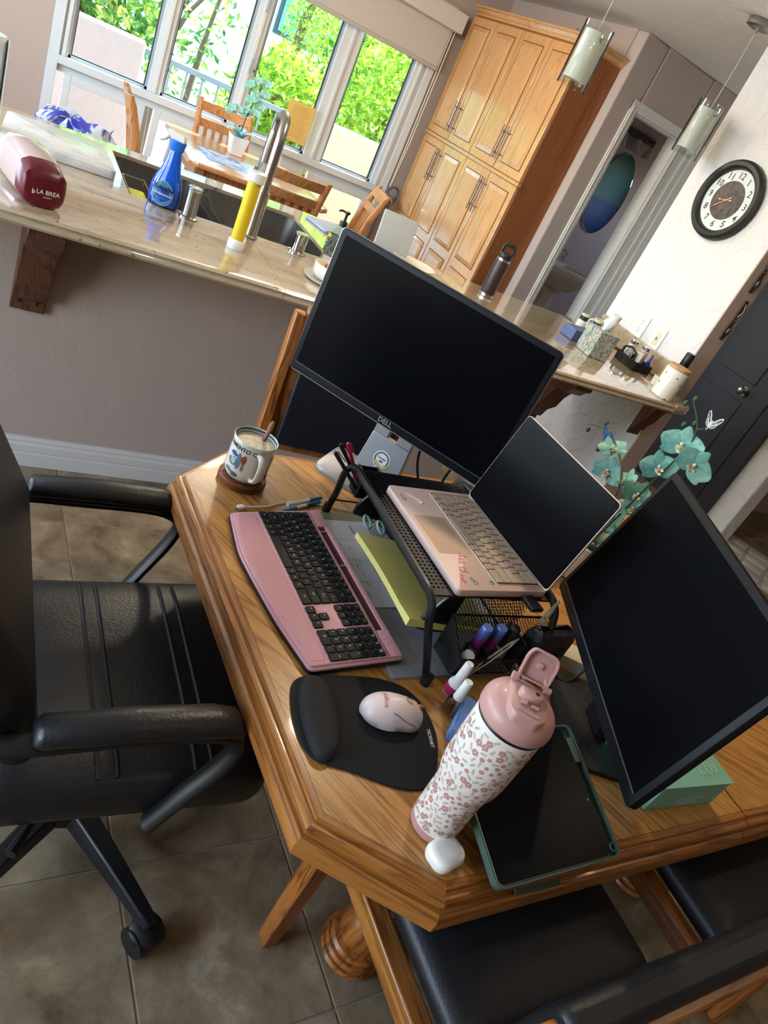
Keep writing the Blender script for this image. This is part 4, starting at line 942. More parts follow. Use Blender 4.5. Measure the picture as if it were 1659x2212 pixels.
b = MB(); b.lathe([(0.0437,0.0835),(0.030,0.0845),(0.001,0.0848)],40,(CX,CY,MZ),False,True); obj('coffee', b, froth(), mg, sm=True)
hd = Vector((-0.03,-1.0,0)).normalized()
b = MB(); b.tube([tuple(Vector((CX,CY,MZ))+hd*d+Vector((0,0,z))) for d, z in [(x_,z_) for x_,y_,z_ in smooth([(0.043,0,0.078),(0.060,0,0.082),(0.074,0,0.072),(0.076,0,0.052),(0.070,0,0.032),(0.055,0,0.020),(0.043,0,0.018)],4)]],0.0068,10,flat=0.72); obj('handle', b, M_cer, mg, sm=True)
def wm(a0, z0, e=0.0004): return lambda x, y: (CX+(0.0470+e)*math.cos(a0+x/0.047),CY+(0.0470+e)*math.sin(a0+x/0.047),MZ+z0+y)
M_ink = mat('ink_black', srgb(34,34,38), 0.5); M_blue = mat('ink_blue', srgb(52,84,140), 0.5); M_blue2 = mat('ink_grey_blue', srgb(96,124,144), 0.5); M_rust = mat('ink_rust', srgb(150,74,54), 0.5)
b = MB(); A0 = R_(-150)
b.mi = 0; b.text('SACRAMENTO CA', 0.0135, None, wrap=wm(A0-0.10,0.080), bold=0.02)
def blob(mi, a, z, w_, h_, n=10, seed=1):
    rr = random.Random(seed); b.mi = mi; f = wm(a, z, 0.0003+0.0001*mi)
    b.add([f(w_*math.cos(2*PI*k/n)*rr.uniform(0.75,1.1), h_*math.sin(2*PI*k/n)*rr.uniform(0.75,1.1)) for k in range(n)], [tuple(range(n))])
blob(1,A0-0.15,0.062,0.011,0.006,8,2); blob(2,A0-0.05,0.045,0.016,0.010,12,3); blob(2,A0+0.18,0.052,0.006,0.020,10,4); blob(3,A0+0.42,0.058,0.0055,0.012,10,5); blob(2,A0+0.43,0.040,0.003,0.010,8,6); blob(1,A0+0.15,0.018,0.010,0.006,9,7); blob(3,A0-0.02,0.020,0.012,0.003,9,8); blob(2,A0-0.25,0.022,0.010,0.005,9,9)
obj('printed_scene', b, [M_ink,M_blue,M_blue2,M_rust], mg); b = MB()
b.mi = 0
for z in (0.036,0.040,0.044,0.048): 
    for k in range(5):
        f = wm(A0-0.30+k*0.11, z, 0.0006); b.add([f(-0.002,0),f(0.002,0),f(0.002,0.0008),f(-0.002,0.0008)],[(0,1,2,3)])
o = obj('printed_lines', b, [M_ink,M_blue,M_blue2,M_rust], mg); o['kind'] = 'stuff'; b = MB()
vs, fs = glyphs('STARBUCKS', 0.0105, 0.02); f = wm(R_(-48),0.050,0.0005); b.add([f(-y,x) for x,y,z in vs], fs)
blob(1,R_(-40),0.018,0.008,0.010,10,11); blob(3,R_(-30),0.052,0.003,0.005,8,12); blob(0,R_(-33),0.066,0.003,0.004,8,13)
obj('printed_name', b, [M_ink,M_blue,M_blue2,M_rust], mg)
b = MB(); b.tube([(CX+0.012,CY+0.002,MZ+0.03),(CX+0.022,CY+0.012,MZ+0.085),(CX+0.030,CY+0.020,MZ+0.122),(CX+0.032,CY+0.022,MZ+0.130)],[0.004,0.0045,0.006,0.003],10,flat=0.55); tag(obj('stir_stick', b, wood('stick_wood', srgb(150,96,58), srgb(120,72,40), 0.55, axis='Z'), sm=True), 'brown wooden stirring stick standing in the mug', 'stir stick')

# ---- charging cable, pens by the keyboard
b = MB(); b.mi = 0
P = smooth([(0.545,1.137,TZ+0.004),(0.60,1.150,TZ+0.003),(0.66,1.176,TZ+0.003),(0.74,1.180,TZ+0.003),(0.80,1.172,TZ+0.003),(0.90,1.165,TZ+0.003),(1.00,1.15,TZ+0.003)],6); b.tube(P,0.0018,8)
cb = tag(obj('charging_cable', b, M_whitepl, sm=True), 'thin white charging cable lying across the oak behind the keyboard', 'cable')
b = MB(); b.M = TM(0.5385,1.1345,TZ+0.0045,R_(18)); b.rprism(rrect(0,0,0.018,0.011,0.003,3),-0.0035,0.0035,0.001,True); obj('plug_body', b, M_whitepl, cb, sm=True)
b = MB(); b.M = TM(0.5275,1.1309,TZ+0.0045,R_(18)); b.rprism(rrect(0,0,0.009,0.0075,0.002,3),-0.0013,0.0013,0.0004,True); obj('plug_tip', b, M_steel, cb, sm=True)
M_pblue = mat('pen_blue', srgb(74,130,178), 0.4); M_pdk = mat('pen_steel_blue', srgb(52,98,136), 0.4)
for k, (p, q, lab) in enumerate((((0.632,1.136,TZ+0.0052),(0.742,1.190,TZ+0.0052),'light blue pen lying nearest the keyboard edge'),((0.650,1.158,TZ+0.0088),(0.752,1.206,TZ+0.0058),'white pen with a dark blue tip beyond the light blue one'))):
    t = thing('pen', lab, 'pen', (0.69,1.165,TZ), 0, 'pens beside the keyboard'); p, q = Vector(p), Vector(q)
    b = MB(); b.tube([tuple(p),tuple(p+(q-p)*0.35)],0.0046,10); obj('cap', b, M_pblue if k == 0 else M_whitepl, t, sm=True)
    b = MB(); b.tube([tuple(p+(q-p)*0.35),tuple(p+(q-p)*0.62)],0.004,10); obj('barrel', b, M_whitepl, t, sm=True)
    b = MB(); b.tube([tuple(p+(q-p)*0.62),tuple(p+(q-p)*0.97),tuple(q)],[0.0045,0.0045,0.002],10); obj('grip', b, M_pdk, t, sm=True)
# ---- metal mesh desk organiser under the laptop
SX0, SX1, SY0, SY1, SZ_ = 0.728, 1.03, 0.730, 1.105, 0.908
og = thing('desk_organizer', 'black metal desk riser with mesh trays under the open laptop', 'desk organizer', (0.88,0.915,TZ))
# perforated platform: grid of bars with real holes along the two ends, solid elsewhere
b = MB()
def solid(x0,y0,x1,y1): b.box(x0,y0,SZ_-0.004,x1,y1,SZ_)
solid(SX0,SY0,SX1,SY0+0.012); solid(SX0,SY1-0.012,SX1,SY1); solid(SX0,SY0+0.012,SX0+0.016,SY1-0.012); solid(SX1-0.03,SY0+0.012,SX1,SY1-0.012)
hx0, hx1, hy0, hy1 = SX0+0.016, SX1-0.03, SY0+0.012, SY1-0.012
pit = 0.0095; hol = 0.0045
nxh = int((hx1-hx0)/pit); nyh = int((hy1-hy0)/pit)
px_ = (hx1-hx0)/nxh; py_ = (hy1-hy0)/nyh
for i in range(nxh):
    x0 = hx0+i*px_; solid(x0,hy0,x0+px_-hol,hy1)
    for j in range(nyh):
        y0 = hy0+j*py_
        solid(x0+px_-hol,y0,x0+px_,y0+py_-hol)
pl = obj('platform', b, M_blackmetal, og); pl['kind'] = 'stuff'
for xa, splay in ((SX0+0.004,0.012),(SX1-0.004,-0.004)):
    fxl = xa+splay; 
    P = smooth([(fxl+0.004,1.163,TZ+0.004),(fxl+0.001,1.150,TZ+0.06),(xa,1.133,TZ+0.125),(xa,1.118,TZ+0.150),(xa,1.095,TZ+0.162),(xa,1.06,TZ+0.163)],5)
    Q = smooth([(xa,0.78,TZ+0.163),(xa,0.74,TZ+0.162),(xa,0.712,TZ+0.150),(xa,0.698,TZ+0.125),(fxl+0.010,0.680,TZ+0.06),(fxl+0.030,0.668,TZ+0.004)],5)
    b = MB(); b.tube(P+Q,0.0075,10); fr = obj('tube_frame', b, M_blackmetal, og, sm=True)
    for (x,y,z) in (P[0],Q[-1]):
        b = MB(); b.cyl((x,y,TZ+0.0005),(x,y,TZ+0.022),0.0095,n=14); obj('rubber_foot', b, M_black, fr, sm=True)
def lattice(b, o, u, v, nu, nv, pitch=0.0062, t=0.0007):
    """diamond wire mesh over the parallelogram o + a*u + c*v"""
    o, u, v = Vector(o), Vector(u), Vector(v); L, H_ = u.length, v.length; ud, vd = u.normalized(), v.normalized(); nrm = ud.cross(vd)*t
    for s in (1,-1):
        k = -H_
        while k < L:
            a0, c0, a1, c1 = (k, 0, k+H_, H_) if s > 0 else (k+H_, 0, k, H_)
            # clip to 0..L
            def clip(a0,c0,a1,c1):
                pts = []
                da = a1-a0; dc = c1-c0; t0, t1 = 0.0, 1.0
                for lo_, p, q in ((0,a0,da),):
                    if q > 0: t0 = max(t0,(0-p)/q); t1 = min(t1,(L-p)/q)
                    elif q < 0: t0 = max(t0,(L-p)/q); t1 = min(t1,(0-p)/q)
                return (a0+da*t0,c0+dc*t0,a0+da*t1,c0+dc*t1) if t1-t0 > 0.02 else None
            r = clip(a0,c0,a1,c1)
            if r:
                p = o+ud*r[0]+vd*r[1]; q = o+ud*r[2]+vd*r[3]; w = (q-p).normalized().cross(nrm).normalized()*t
                b.add([tuple(p-w),tuple(p+w),tuple(q+w),tuple(q-w)],[(0,1,2,3)])
            k += pitch*1.414
def mesh_part(name, panels, pitch=0.0062):
    b = MB()
    for o_, u_, v_ in panels: lattice(b, o_, u_, v_, 0, 0, pitch)
    p = obj(name, b, M_blackmetal, og); p['kind'] = 'stuff'; return p
# sloping paper shelf
mesh_part('shelf_mesh', [((0.775,0.758,0.812),(0,0.325,0),(0.235,0,-0.030)),((1.005,0.758,0.784),(0,0.325,0),(0,0,0.08))])
for y in (0.752,1.088):
    b = MB(); b.loft([[(0.765,y-0.004,0.806),(0.765,y+0.004,0.806),(0.765,y+0.004,0.826),(0.765,y-0.004,0.826)],[(0.790,y-0.004,0.800),(0.790,y+0.004,0.800),(0.790,y+0.004,0.874),(0.790,y-0.004,0.874)],[(0.81,y-0.004,0.798),(0.81,y+0.004,0.798),(0.81,y+0.004,0.906),(0.81,y-0.004,0.906)],[(0.835,y-0.004,0.796),(0.835,y+0.004,0.796),(0.835,y+0.004,0.906),(0.835,y-0.004,0.906)]])
    obj('shelf_bracket', b, M_blackmetal, og, bevel=0.002)
mesh_part('shelf_side_mesh', [((0.835,0.752,0.797),(0.17,0,-0.018),(0,0,0.11)),((0.835,1.088,0.797),(0.17,0,-0.018),(0,0,0.11))])
b = MB()
for y in (0.752,1.088): b.tube([(0.77,y,0.808),(1.005,y,0.782)],0.003,6)
b.tube([(1.005,0.752,0.782),(1.005,1.088,0.782)],0.003,6); b.tube([(0.772,0.752,0.812),(0.772,0.775,0.812)],0.003,6); obj('shelf_edge_wire', b, M_blackmetal, og)
# pen pocket on the left end
b = MB(); b.box(0.765,1.108,0.835,0.815,1.112,0.905); b.box(0.765,1.112,0.835,0.769,1.15,0.895); b.box(0.811,1.112,0.835,0.815,1.15,0.895); b.box(0.765,1.108,0.832,0.815,1.15,0.836); b.box(0.765,1.146,0.835,0.815,1.15,0.892); obj('pen_pocket', b, M_blackmetal, og, bevel=0.002)
mesh_part('pocket_mesh', [((0.83,1.112,0.80),(0.17,0,0),(0,0.04,0.0)),((0.83,1.150,0.80),(0.17,0,0),(0,0,0.06))])
b = MB(); b.tube([(0.735,1.146,0.795),(0.86,1.146,0.795),(1.0,1.146,0.795)],0.002,6); obj('cross_wire', b, M_blackmetal, og)
# side tray on the right end
ty0, ty1 = 0.662, 0.726; tx0, tx1 = 0.812, 1.06; tz = 0.782
mesh_part('tray_mesh', [((tx0,ty0,tz),(tx1-tx0,0,0),(0,0,0.036)),((tx0,ty0,tz),(tx1-tx0,0,0),(0,ty1-ty0,0)),((tx0,ty1,tz),(tx1-tx0,0,0),(0,0,0.085)),((tx1,ty0,tz),(0,ty1-ty0,0),(0,0,0.06))], 0.0052)
b = MB(); b.tube([(tx0,ty0,tz+0.036),(tx1,ty0,tz+0.036),(tx1,ty1,tz+0.07)],0.0025,6); b.tube([(tx0,ty0,tz),(tx1,ty0,tz)],0.002,6); b.tube([(tx0,ty1,tz+0.085),(tx1,ty1,tz+0.085)],0.0025,6); obj('tray_rim', b, M_blackmetal, og)
b = MB(); b.loft([[(tx0-0.003,ty0-0.002,tz-0.002),(tx0,ty0-0.002,tz-0.002),(tx0,ty1+0.004,tz-0.002),(tx0-0.003,ty1+0.004,tz-0.002)],[(tx0-0.003,ty0-0.002,tz+0.04),(tx0,ty0-0.002,tz+0.04),(tx0,ty1+0.004,tz+0.085),(tx0-0.003,ty1+0.004,tz+0.085)]]); obj('tray_end', b, M_blackmetal, og)
b = MB(); b.box(0.952,ty0+0.004,tz,0.955,ty1,tz+0.07); obj('tray_divider', b, M_blackmetal, og)

# ---- laptop
LA = 0.042
LMx = Matrix.Translation((0.774,1.035,SZ_+0.0008)) @ Matrix.Rotation(LA-PI/2,4,'Z')      # local x = left to right, local y = front to back
lp = thing('laptop', 'open rose gold laptop with stickers standing on the black riser', 'laptop', (0.89,0.89,SZ_))
M_rose = mat('rose_gold_aluminium', srgb(216,184,168), 0.5, metal=0.1)
M_keyr = mat('laptop_key_tan', srgb(176,152,130), 0.5); M_keyl = mat('laptop_key_print', srgb(226,216,204), 0.6)
LW, LD, LT = 0.308, 0.223, 0.0155
b = MB(); b.rprism(rrect(LW/2,LD/2,LW,LD,0.009,4),0.0,LT,0.0018,True); obj('base', addM(b,LMx), M_rose, lp, sm=True)
b = MB(); b.rprism(rrect(0.1535,0.0515,0.112,0.078,0.003,3),LT,LT+0.0003,0.0001); obj('trackpad', addM(b,LMx), mat('trackpad_tan', srgb(190,162,138), 0.5, metal=0.2), lp)
b = MB(); b.rprism(rrect(0.152,0.156,0.276,0.110,0.004,3),LT,LT+0.0003,0.0001); kw = obj('key_well', addM(b,LMx), mat('key_well', srgb(84,64,50), 0.6), lp)
b = MB(); b.tube([(x,y,LT+0.0004) for x,y in rrect(0.152,0.156,0.279,0.113,0.005,3)],0.0008,5,closed=True); obj('well_edge', addM(b,LMx), mat('rose_edge', srgb(240,222,204), 0.3, metal=0.4), lp)
def lkey(x0, y0, w, h, leg):
    b = MB(); b.rprism(rrect(x0+w/2,y0+h/2,w-0.0024,h-0.0024,0.001,2),LT+0.0004,LT+0.0022,0.0004)
    if leg: b.mi = 1; b.text(leg, 0.0050 if len(leg) == 1 else 0.0032, Matrix.Translation((x0+w/2,y0+h/2,LT+0.0023)))
    obj('key', addM(b,LMx), [M_keyr,M_keyl], lp)
lu = 0.272/15; y = 0.1025; lh = 0.0195
LR = [([('ctrl',1),('fn',1),('win',1),('alt',1),('',5),('alt',1),('m',1),('<',1),('-',1),('>',2)],lh),
      ([('shift',2.2)]+[(c,1) for c in 'ZXCVBNM,./']+[('shift',2.8)],lh),
      ([('caps',1.7)]+[(c,1) for c in "ASDFGHJKL;'"]+[('enter',2.3)],lh),
      ([('tab',1.5)]+[(c,1) for c in 'QWERTYUIOP[]']+[('\\',1.5)],lh),
      ([('~',1)]+[(c,1) for c in '1234567890-=']+[('back',2)],lh),
      ([('esc',1)]+[('F%d'%k,1) for k in range(1,13)]+[('del',2)],0.0105)]
for ks, h in LR:
    x = 0.016
    for l, w in ks: lkey(x, y, w*lu, h, l); x += w*lu
    y += h
# stickers
M_pk = mat('sticker_pink', srgb(214,70,110), 0.5); M_gr = mat('sticker_sage', srgb(70,130,104), 0.5); M_wh = mat('sticker_cream', srgb(232,226,206), 0.5); M_mar = mat('sticker_maroon', srgb(120,44,60), 0.5)
st = 0.0003; SS = LT+st
def script(pts, M, w=0.0011):
    b = MB(); P = smooth([(x,y,0) for x,y in pts],5); b.tube(P,w,5,flat=0.3); b.v = [(p[0],p[1],p[2]*0.2+SS) for p in b.v]; return b
# handwriting 'let them' built from pen strokes, running front-left to front-right
def stroke_word():
    b = MB(); W_ = [
     [(0,0.10),(0.06,0.12),(0.12,0.06)],[(0.12,0.05),(0.17,0.30),(0.20,0.52),(0.17,0.50),(0.15,0.2),(0.19,0.02),(0.24,0.10)],
     [(0.22,0.10),(0.27,0.18),(0.29,0.24),(0.26,0.26),(0.25,0.1),(0.29,0.02),(0.34,0.12)],[(0.38,0.46),(0.35,0.12),(0.37,0.02),(0.42,0.10)],[(0.32,0.30),(0.46,0.34)],
     [(0.55,0.46),(0.51,0.10),(0.53,0.02),(0.57,0.1)],[(0.48,0.30),(0.63,0.34)],[(0.57,0.02),(0.64,0.30),(0.67,0.50),(0.64,0.48),(0.61,0.02),(0.66,0.22),(0.69,0.20),(0.69,0.02),(0.73,0.1)],
     [(0.72,0.10),(0.77,0.18),(0.79,0.24),(0.76,0.26),(0.75,0.1),(0.78,0.02),(0.83,0.12)],[(0.82,0.0),(0.83,0.24),(0.84,0.10),(0.87,0.24),(0.88,0.04),(0.88,0.1),(0.91,0.24),(0.92,0.03),(0.97,0.08),(1.05,0.02),(1.13,0.10)]]
    for s_ in W_:
        b.tube(smooth([(0.200+0.092*px, 0.062-0.052*px+0.040*py, SS) for px,py in s_],5),0.0006,5)
    return b
b = stroke_word(); b.v = [(p[0],p[1],SS+(p[2]-SS)*0.25) for p in b.v]; obj('sticker_lettering', addM(b,LMx), M_pk, lp)
b = MB(); hp = [(0.004*0.0625*16*math.sin(t_)**3, 0.004*0.0625*(13*math.cos(t_)-5*math.cos(2*t_)-2*math.cos(3*t_)-math.cos(4*t_))) for t_ in [2*PI*k/20 for k in range(20)]]
b.prism([(0.287+x,0.026+y) for x,y in hp][::-1],SS-0.0002,SS); obj('heart_sticker', addM(b,LMx), M_pk, lp)
b = MB()
for s in (-1,1): b.tube([(0.284+s*(0.0045+0.004*math.cos(a)),0.048+0.0045*math.sin(a)*(1 if s > 0 else 0.9)+0.0015*s,SS) for a in [2*PI*k/8 for k in range(8)]],0.0007,5,closed=True)
obj('bow_sticker', addM(b,LMx), M_gr, lp)
b = MB(); b.tube([(0.287+0.005*math.cos(a),0.090+0.005*math.sin(a),SS) for a in [2*PI*k/14 for k in range(14)]],0.0006,5,closed=True); b.tube([(0.284,0.090,SS),(0.290,0.092,SS)],0.0005,5); b.tube([(0.288,0.087,SS),(0.286,0.093,SS)],0.0005,5); obj('round_sticker', addM(b,LMx), M_gr, lp)
obj('squiggle_sticker', addM(script([(0.030,0.020),(0.034,0.015),(0.039,0.020),(0.044,0.024),(0.049,0.019),(0.046,0.014),(0.042,0.017)],None,0.0007),LMx), M_mar, lp)
b = MB(); P = [(0.024,0.036),(0.028,0.034),(0.031,0.037),(0.050,0.053),(0.056,0.053),(0.057,0.057),(0.053,0.058),(0.049,0.058),(0.030,0.042),(0.025,0.041)]
b.tube([(x,y,SS) for x,y in P],0.0009,5,closed=True); obj('bone_sticker', addM(b,LMx), M_wh, lp)
# lid
LL = R_(10.3); LidM = LMx @ Matrix.Translation((0,LD*0.965,LT*0.75)) @ Matrix.Rotation(PI/2-LL,4,'X')
b = MB(); b.rprism(rrect(LW/2,0.112,LW,0.220,0.009,4),-0.006,0.0,0.001,True); ld = obj('lid', addM(b,LidM), M_rose, lp, sm=True)
b = MB(); b.rprism(rrect(LW/2,0.113,LW-0.003,0.215,0.008,4),0.0,0.0007,0.0003); obj('screen', addM(b,LidM), mat('laptop_screen', (0.003,0.003,0.0034), 0.18, spec=0.03), ld)
b = MB(); b.cyl((0.03,LD*0.965,LT*0.7),(LW-0.03,LD*0.965,LT*0.7),0.0055,n=12); obj('hinge', addM(b,LMx), M_black, lp, sm=True)
b = MB(); b.box(LW+0.002,0.155,-0.0003,LW+0.040,0.185,0.0085); tag(obj('usb_dongle', addM(b,LMx), M_black, bevel=0.002), 'small black adapter plugged beside the laptop on the riser', 'adapter')

# ---- papers: weekly planner, grey folder, legal pad
M_fold = mat('folder_grey', srgb(136,138,144), 0.28, spec=0.5)
b = MB(); b.M = TM(0.877,0.80,TZ+0.0005,R_(1.5)); b.rprism(rrect(0,0,0.345,0.235,0.006,3),0.0,0.006,0.0015); tag(obj('folder', b, M_fold, sm=True), 'glossy grey folder lying flat under the desk riser', 'folder')
pn = thing('planner_page', 'printed weekly planner sheet with weekday names under the riser', 'planner', (0.80,1.03,TZ+0.0068))
b = MB(); b.M = TM(0.835,0.99,TZ+0.0068,R_(-87)); b.rprism(rrect(0,0,0.27,0.215,0.002,2),0,0.0016,0.0004); obj('sheet', b, M_paper, pn)
b = MB(); b.M = TM(0.835,0.99,TZ+0.0085,R_(-87))
for k, w_ in enumerate(('SUNDAY','MONDAY','TUESDAY','WEDNESDAY')):
    b.text(w_, 0.0072, Matrix.Translation((-0.105+0.066*k,0.048,0.0001)), bold=0.02) if 0 else None
    vs, fs = glyphs(w_, 0.0075, 0.02); b.add([(x-0.104+0.066*k,y-0.045,0.0002) for x,y,z in vs], fs)
    b.box(-0.135+0.066*k,-0.105,0.0001,-0.1345+0.066*k,-0.035,0.0002)
rr_ = random.Random(9)
for k in range(14):
    x = rr_.uniform(-0.06,0.1); y = rr_.uniform(-0.1,-0.06); b.tube([(x+0.003*j,y+rr_.uniform(-0.002,0.002),0.0003) for j in range(5)],0.00035,4)
obj('print', b, mat('ink_navy', srgb(52,56,84), 0.6), pn)
b = MB(); b.M = TM(0.80,1.065,TZ+0.0005,R_(-84)); b.rprism(rrect(0,0,0.18,0.14,0.002,2),0,0.0058,0.0008); tag(obj('notebook', b, mat('notebook_olive', srgb(120,116,90), 0.6)), 'dull olive notebook peeking out under the planner sheet', 'notebook')
# legal pad: bowed, resting on the shelf, sticking out over its front lip
lg_ = thing('legal_pad', 'yellow ruled legal pad lying in the riser shelf', 'notepad', (0.84,0.87,0.82))
M_yel = mat('legal_yellow', srgb(222,210,122), 0.7); M_rule = mat('rule_line', srgb(150,150,110), 0.7); M_rrule = mat('rule_red', srgb(190,96,80), 0.7)
def pad_z(v, u): return 0.817 - 0.030*((v)/0.235) + 0.006*max(0,1-u/0.03)*0 + 0.005*math.sin(PI*u/0.245)*(1-v/0.235)
def pad_p(u, v, dz): return (0.736+v-0.010*(1-u/0.245), 0.990-u, pad_z(v,u)+dz)
b = MB(); nu, nv = 14, 8
for dz, sg in ((0.0,-1),(0.013,1)):
    g = [[pad_p(0.245*i/nu, 0.22*j/nv, dz+(0.0 if sg < 0 else 0.004*math.exp(-((i/nu)-1)**2/0.01)*(1 if j < 2 else 0))) for i in range(nu+1)] for j in range(nv+1)]
    if sg > 0: b.sheet(g)
    else: b.sheet([r[::-1] for r in g])
e0 = [pad_p(0.245*i/nu,0,0) for i in range(nu+1)]; e1 = [pad_p(0.245*i/nu,0,0.013+0.004*math.exp(-((i/nu)-1)**2/0.01)) for i in range(nu+1)]; b.sheet([e0[::-1],e1[::-1]])
for u in (0,0.245):
    f0 = [pad_p(u,0.22*j/nv,0) for j in range(nv+1)]; f1 = [pad_p(u,0.22*j/nv,0.013+(0.004*math.exp(-((u/0.245)-1)**2/0.01) if j < 2 else 0)) for j in range(nv+1)]; b.sheet([f0,f1] if u == 0 else [f1,f0])
obj('pages', b, M_yel, lg_, sm=True, ang=50)
b = MB()
for k in range(18):
    v = 0.012+k*0.0112; b.sheet([[pad_p(0.244*i/nu,v,0.0134) for i in range(nu+1)],[pad_p(0.244*i/nu,v+0.0005,0.0134) for i in range(nu+1)]])
b.mi = 1; b.sheet([[pad_p(0.045,0.21*j/nv,0.0135) for j in range(nv+1)],[pad_p(0.0458,0.21*j/nv,0.0135) for j in range(nv+1)]])
obj('ruling', b, [M_rule,M_rrule], lg_)
# black case with paper label and mint scissors behind the pad
b = MB(); b.M = TM(0.885,1.035,0.803,R_(-78)); b.rprism(rrect(0,0,0.105,0.115,0.014,4),0.0,0.036,0.005); bc = tag(obj('black_case', b, M_black, sm=True), 'rounded black plastic case on the riser shelf behind the legal pad', 'case')
b = MB(); b.M = TM(0.905,1.03,0.8395,R_(-78)); b.box(-0.04,-0.03,0,0.045,0.04,0.0008); tag(obj('receipt', b, mat('receipt_grey', srgb(140,134,124), 0.7)), 'crumpled grey receipt lying on the black case', 'paper')
sc_ = thing('scissors', 'mint green scissor handles lying behind the legal pad', 'scissors', (0.79,1.03,0.812))
for k, (x, y) in enumerate(((0.777,1.043),(0.80,1.022))):
    b = MB(); b.tube([(x+0.013*math.cos(a)*0.55,y+0.015*math.sin(a),0.8195+0.004*k+0.005*math.sin(a)) for a in [2*PI*j/14 for j in range(14)]],0.0028,7,closed=True); obj('handle', b, mat('mint_plastic', srgb(150,190,176), 0.5), sc_, sm=True)
b = MB(); b.tube([(0.79,1.0,0.815),(0.80,0.985,0.812)],0.003,6); b.box(0.795,0.93,0.806,0.803,0.992,0.808); obj('blade', b, M_steel, sc_)

# ---- pens in the pocket
for p, q, m_, lab in (((0.785,1.130,0.838),(0.700,1.120,0.955),mat('pen_magenta',srgb(190,38,84),0.35),'translucent magenta pen sticking out of the riser pocket'),
                      ((0.792,1.138,0.838),(0.690,1.128,0.945),M_black,'black pen beside the magenta one in the riser pocket'),
                      ((0.778,1.122,0.838),(0.672,1.105,0.938),mat('pen_charcoal',srgb(34,36,40),0.4),'charcoal pen leaning lowest in the riser pocket')):
    t = thing('pen', lab, 'pen', p); p, q = Vector(p), Vector(q); d = q-p
    b = MB(); b.tube([tuple(p),tuple(p+d*0.80)],0.0042,10); obj('barrel', b, m_, t, sm=True)
    b = MB(); b.tube([tuple(p+d*0.80),tuple(p+d*0.97),tuple(q)],[0.0046,0.0046,0.003],10); b.tube([tuple(p+d*0.97+Vector((0.004,0,0.004))),tuple(p+d*0.72+Vector((0.006,0,0.006)))],0.0012,5); obj('cap', b, m_, t, sm=True)

# ---- nail polish
def polish(label, x, y, z, cap_prof, cap_m, body_m, r, hb, hc, lean=(0,0), label_m=None, capgrad=None):
    t = thing('nail_polish', label, 'nail polish', (x,y,z)); L_ = Matrix.Translation((x,y,z)) @ Matrix.Rotation(lean[0],4,'X') @ Matrix.Rotation(lean[1],4,'Y')
    b = MB(); b.lathe([(r*0.8,0.0004),(r,0.003),(r,hb*0.7),(r*0.85,hb*0.9),(r*0.5,hb)],24); obj('bottle', addM(b,L_), body_m, t, sm=True)
    if label_m:
        b = MB(); b.lathe([(r+0.0003,hb*0.12),(r+0.0003,hb*0.66)],24,(0,0,0),False,False); obj('label', addM(b,L_), label_m, t, sm=True)
    b = MB(); b.lathe([(k*r, hb+z_*hc) for k, z_ in cap_prof],24); obj('cap', addM(b,L_), cap_m, t, sm=True)
    return t, L_
CAPP = [(0.62,0.0),(0.66,0.04),(0.58,0.5),(0.52,0.94),(0.46,1.0)]
polish('white capped nail glue bottle with a magenta label near the riser foot', 0.820,0.645,TZ, CAPP, M_whitepl, mat('opaque_white_bottle', srgb(230,226,222), 0.3), 0.0155,0.036,0.042, label_m=mat('label_magenta', srgb(176,44,96), 0.5))
pb_, PL_ = polish('clear nail polish bottle with a white cap standing nearest the mouse pad', 0.797,0.607,TZ, CAPP, M_whitepl, thinglass('polish_glass', (0.93,0.91,0.86), 0.03, 0.4), 0.0155,0.034,0.042)
b = MB(); b.cyl((0,0,0.006),(0,0,0.036),0.002,n=8); obj('brush', addM(b,PL_), M_black, pb_)
b = MB(); b.lathe([(0.0125,0.003),(0.0135,0.005),(0.0135,0.020)],20); obj('lacquer', addM(b,PL_), thinglass('clear_lacquer', (0.90,0.82,0.62), 0.05, 0.3), pb_, sm=True)
def grad_cap():
    m = mat('ombre_cap', srgb(90,120,200), 0.22, metal=0.5); n = N(m); t = n.new('ShaderNodeTexCoord'); s = n.new('ShaderNodeSeparateXYZ'); n.link(t.outputs['Generated'], s.inputs[0])
    n.base(n.ramp(s.outputs[2], [(0.0,srgb(150,26,84)),(0.35,srgb(120,40,110)),(0.7,srgb(74,96,176)),(1.0,srgb(110,140,214))])); return m
CAP2 = [(0.72,0.0),(0.74,0.03),(0.70,0.96),(0.62,1.0)]
for k, (x, lab, cm, bm) in enumerate(((0.866,'teal nail polish with blue to magenta cap, leftmost in the mesh tray',grad_cap(),mat('polish_teal',srgb(20,60,62),0.15)),(0.9005,'dark nail polish with blue to magenta cap, middle of the mesh tray',grad_cap(),mat('polish_plum',srgb(34,28,38),0.15)),(0.933,'silver glitter nail polish with a plain black cap in the mesh tray',M_black,mat('polish_silver',srgb(140,156,160),0.25,metal=0.6)))):
    polish(lab, x, 0.698, tz+0.0012, CAP2, cm, bm, 0.0155, 0.040, 0.052, lean=(R_(6),R_(-4)))
for k, (x, y, lab) in enumerate(((0.838,0.685,'short white screw cap bottle lying at the tray corner'),(0.968,0.712,'small white capped tube behind the tray divider'))):
    t = thing('small_bottle', lab, 'bottle', (x,y,tz)); L_ = TM(x,y,tz+0.0012,0,R_(20 if k == 0 else 0))
    b = MB(); b.lathe([(0.011,0.001),(0.012,0.003),(0.012,0.022),(0.008,0.026)],20); obj('bottle', addM(b,L_), mat('frosted', srgb(200,206,210), 0.4), t, sm=True)
    b = MB(); b.lathe([(0.0115,0.026),(0.012,0.028),(0.0115,0.040 if k == 0 else 0.06),(0.010,0.042 if k == 0 else 0.062)],20); obj('cap', addM(b,L_), M_whitepl, t, sm=True)
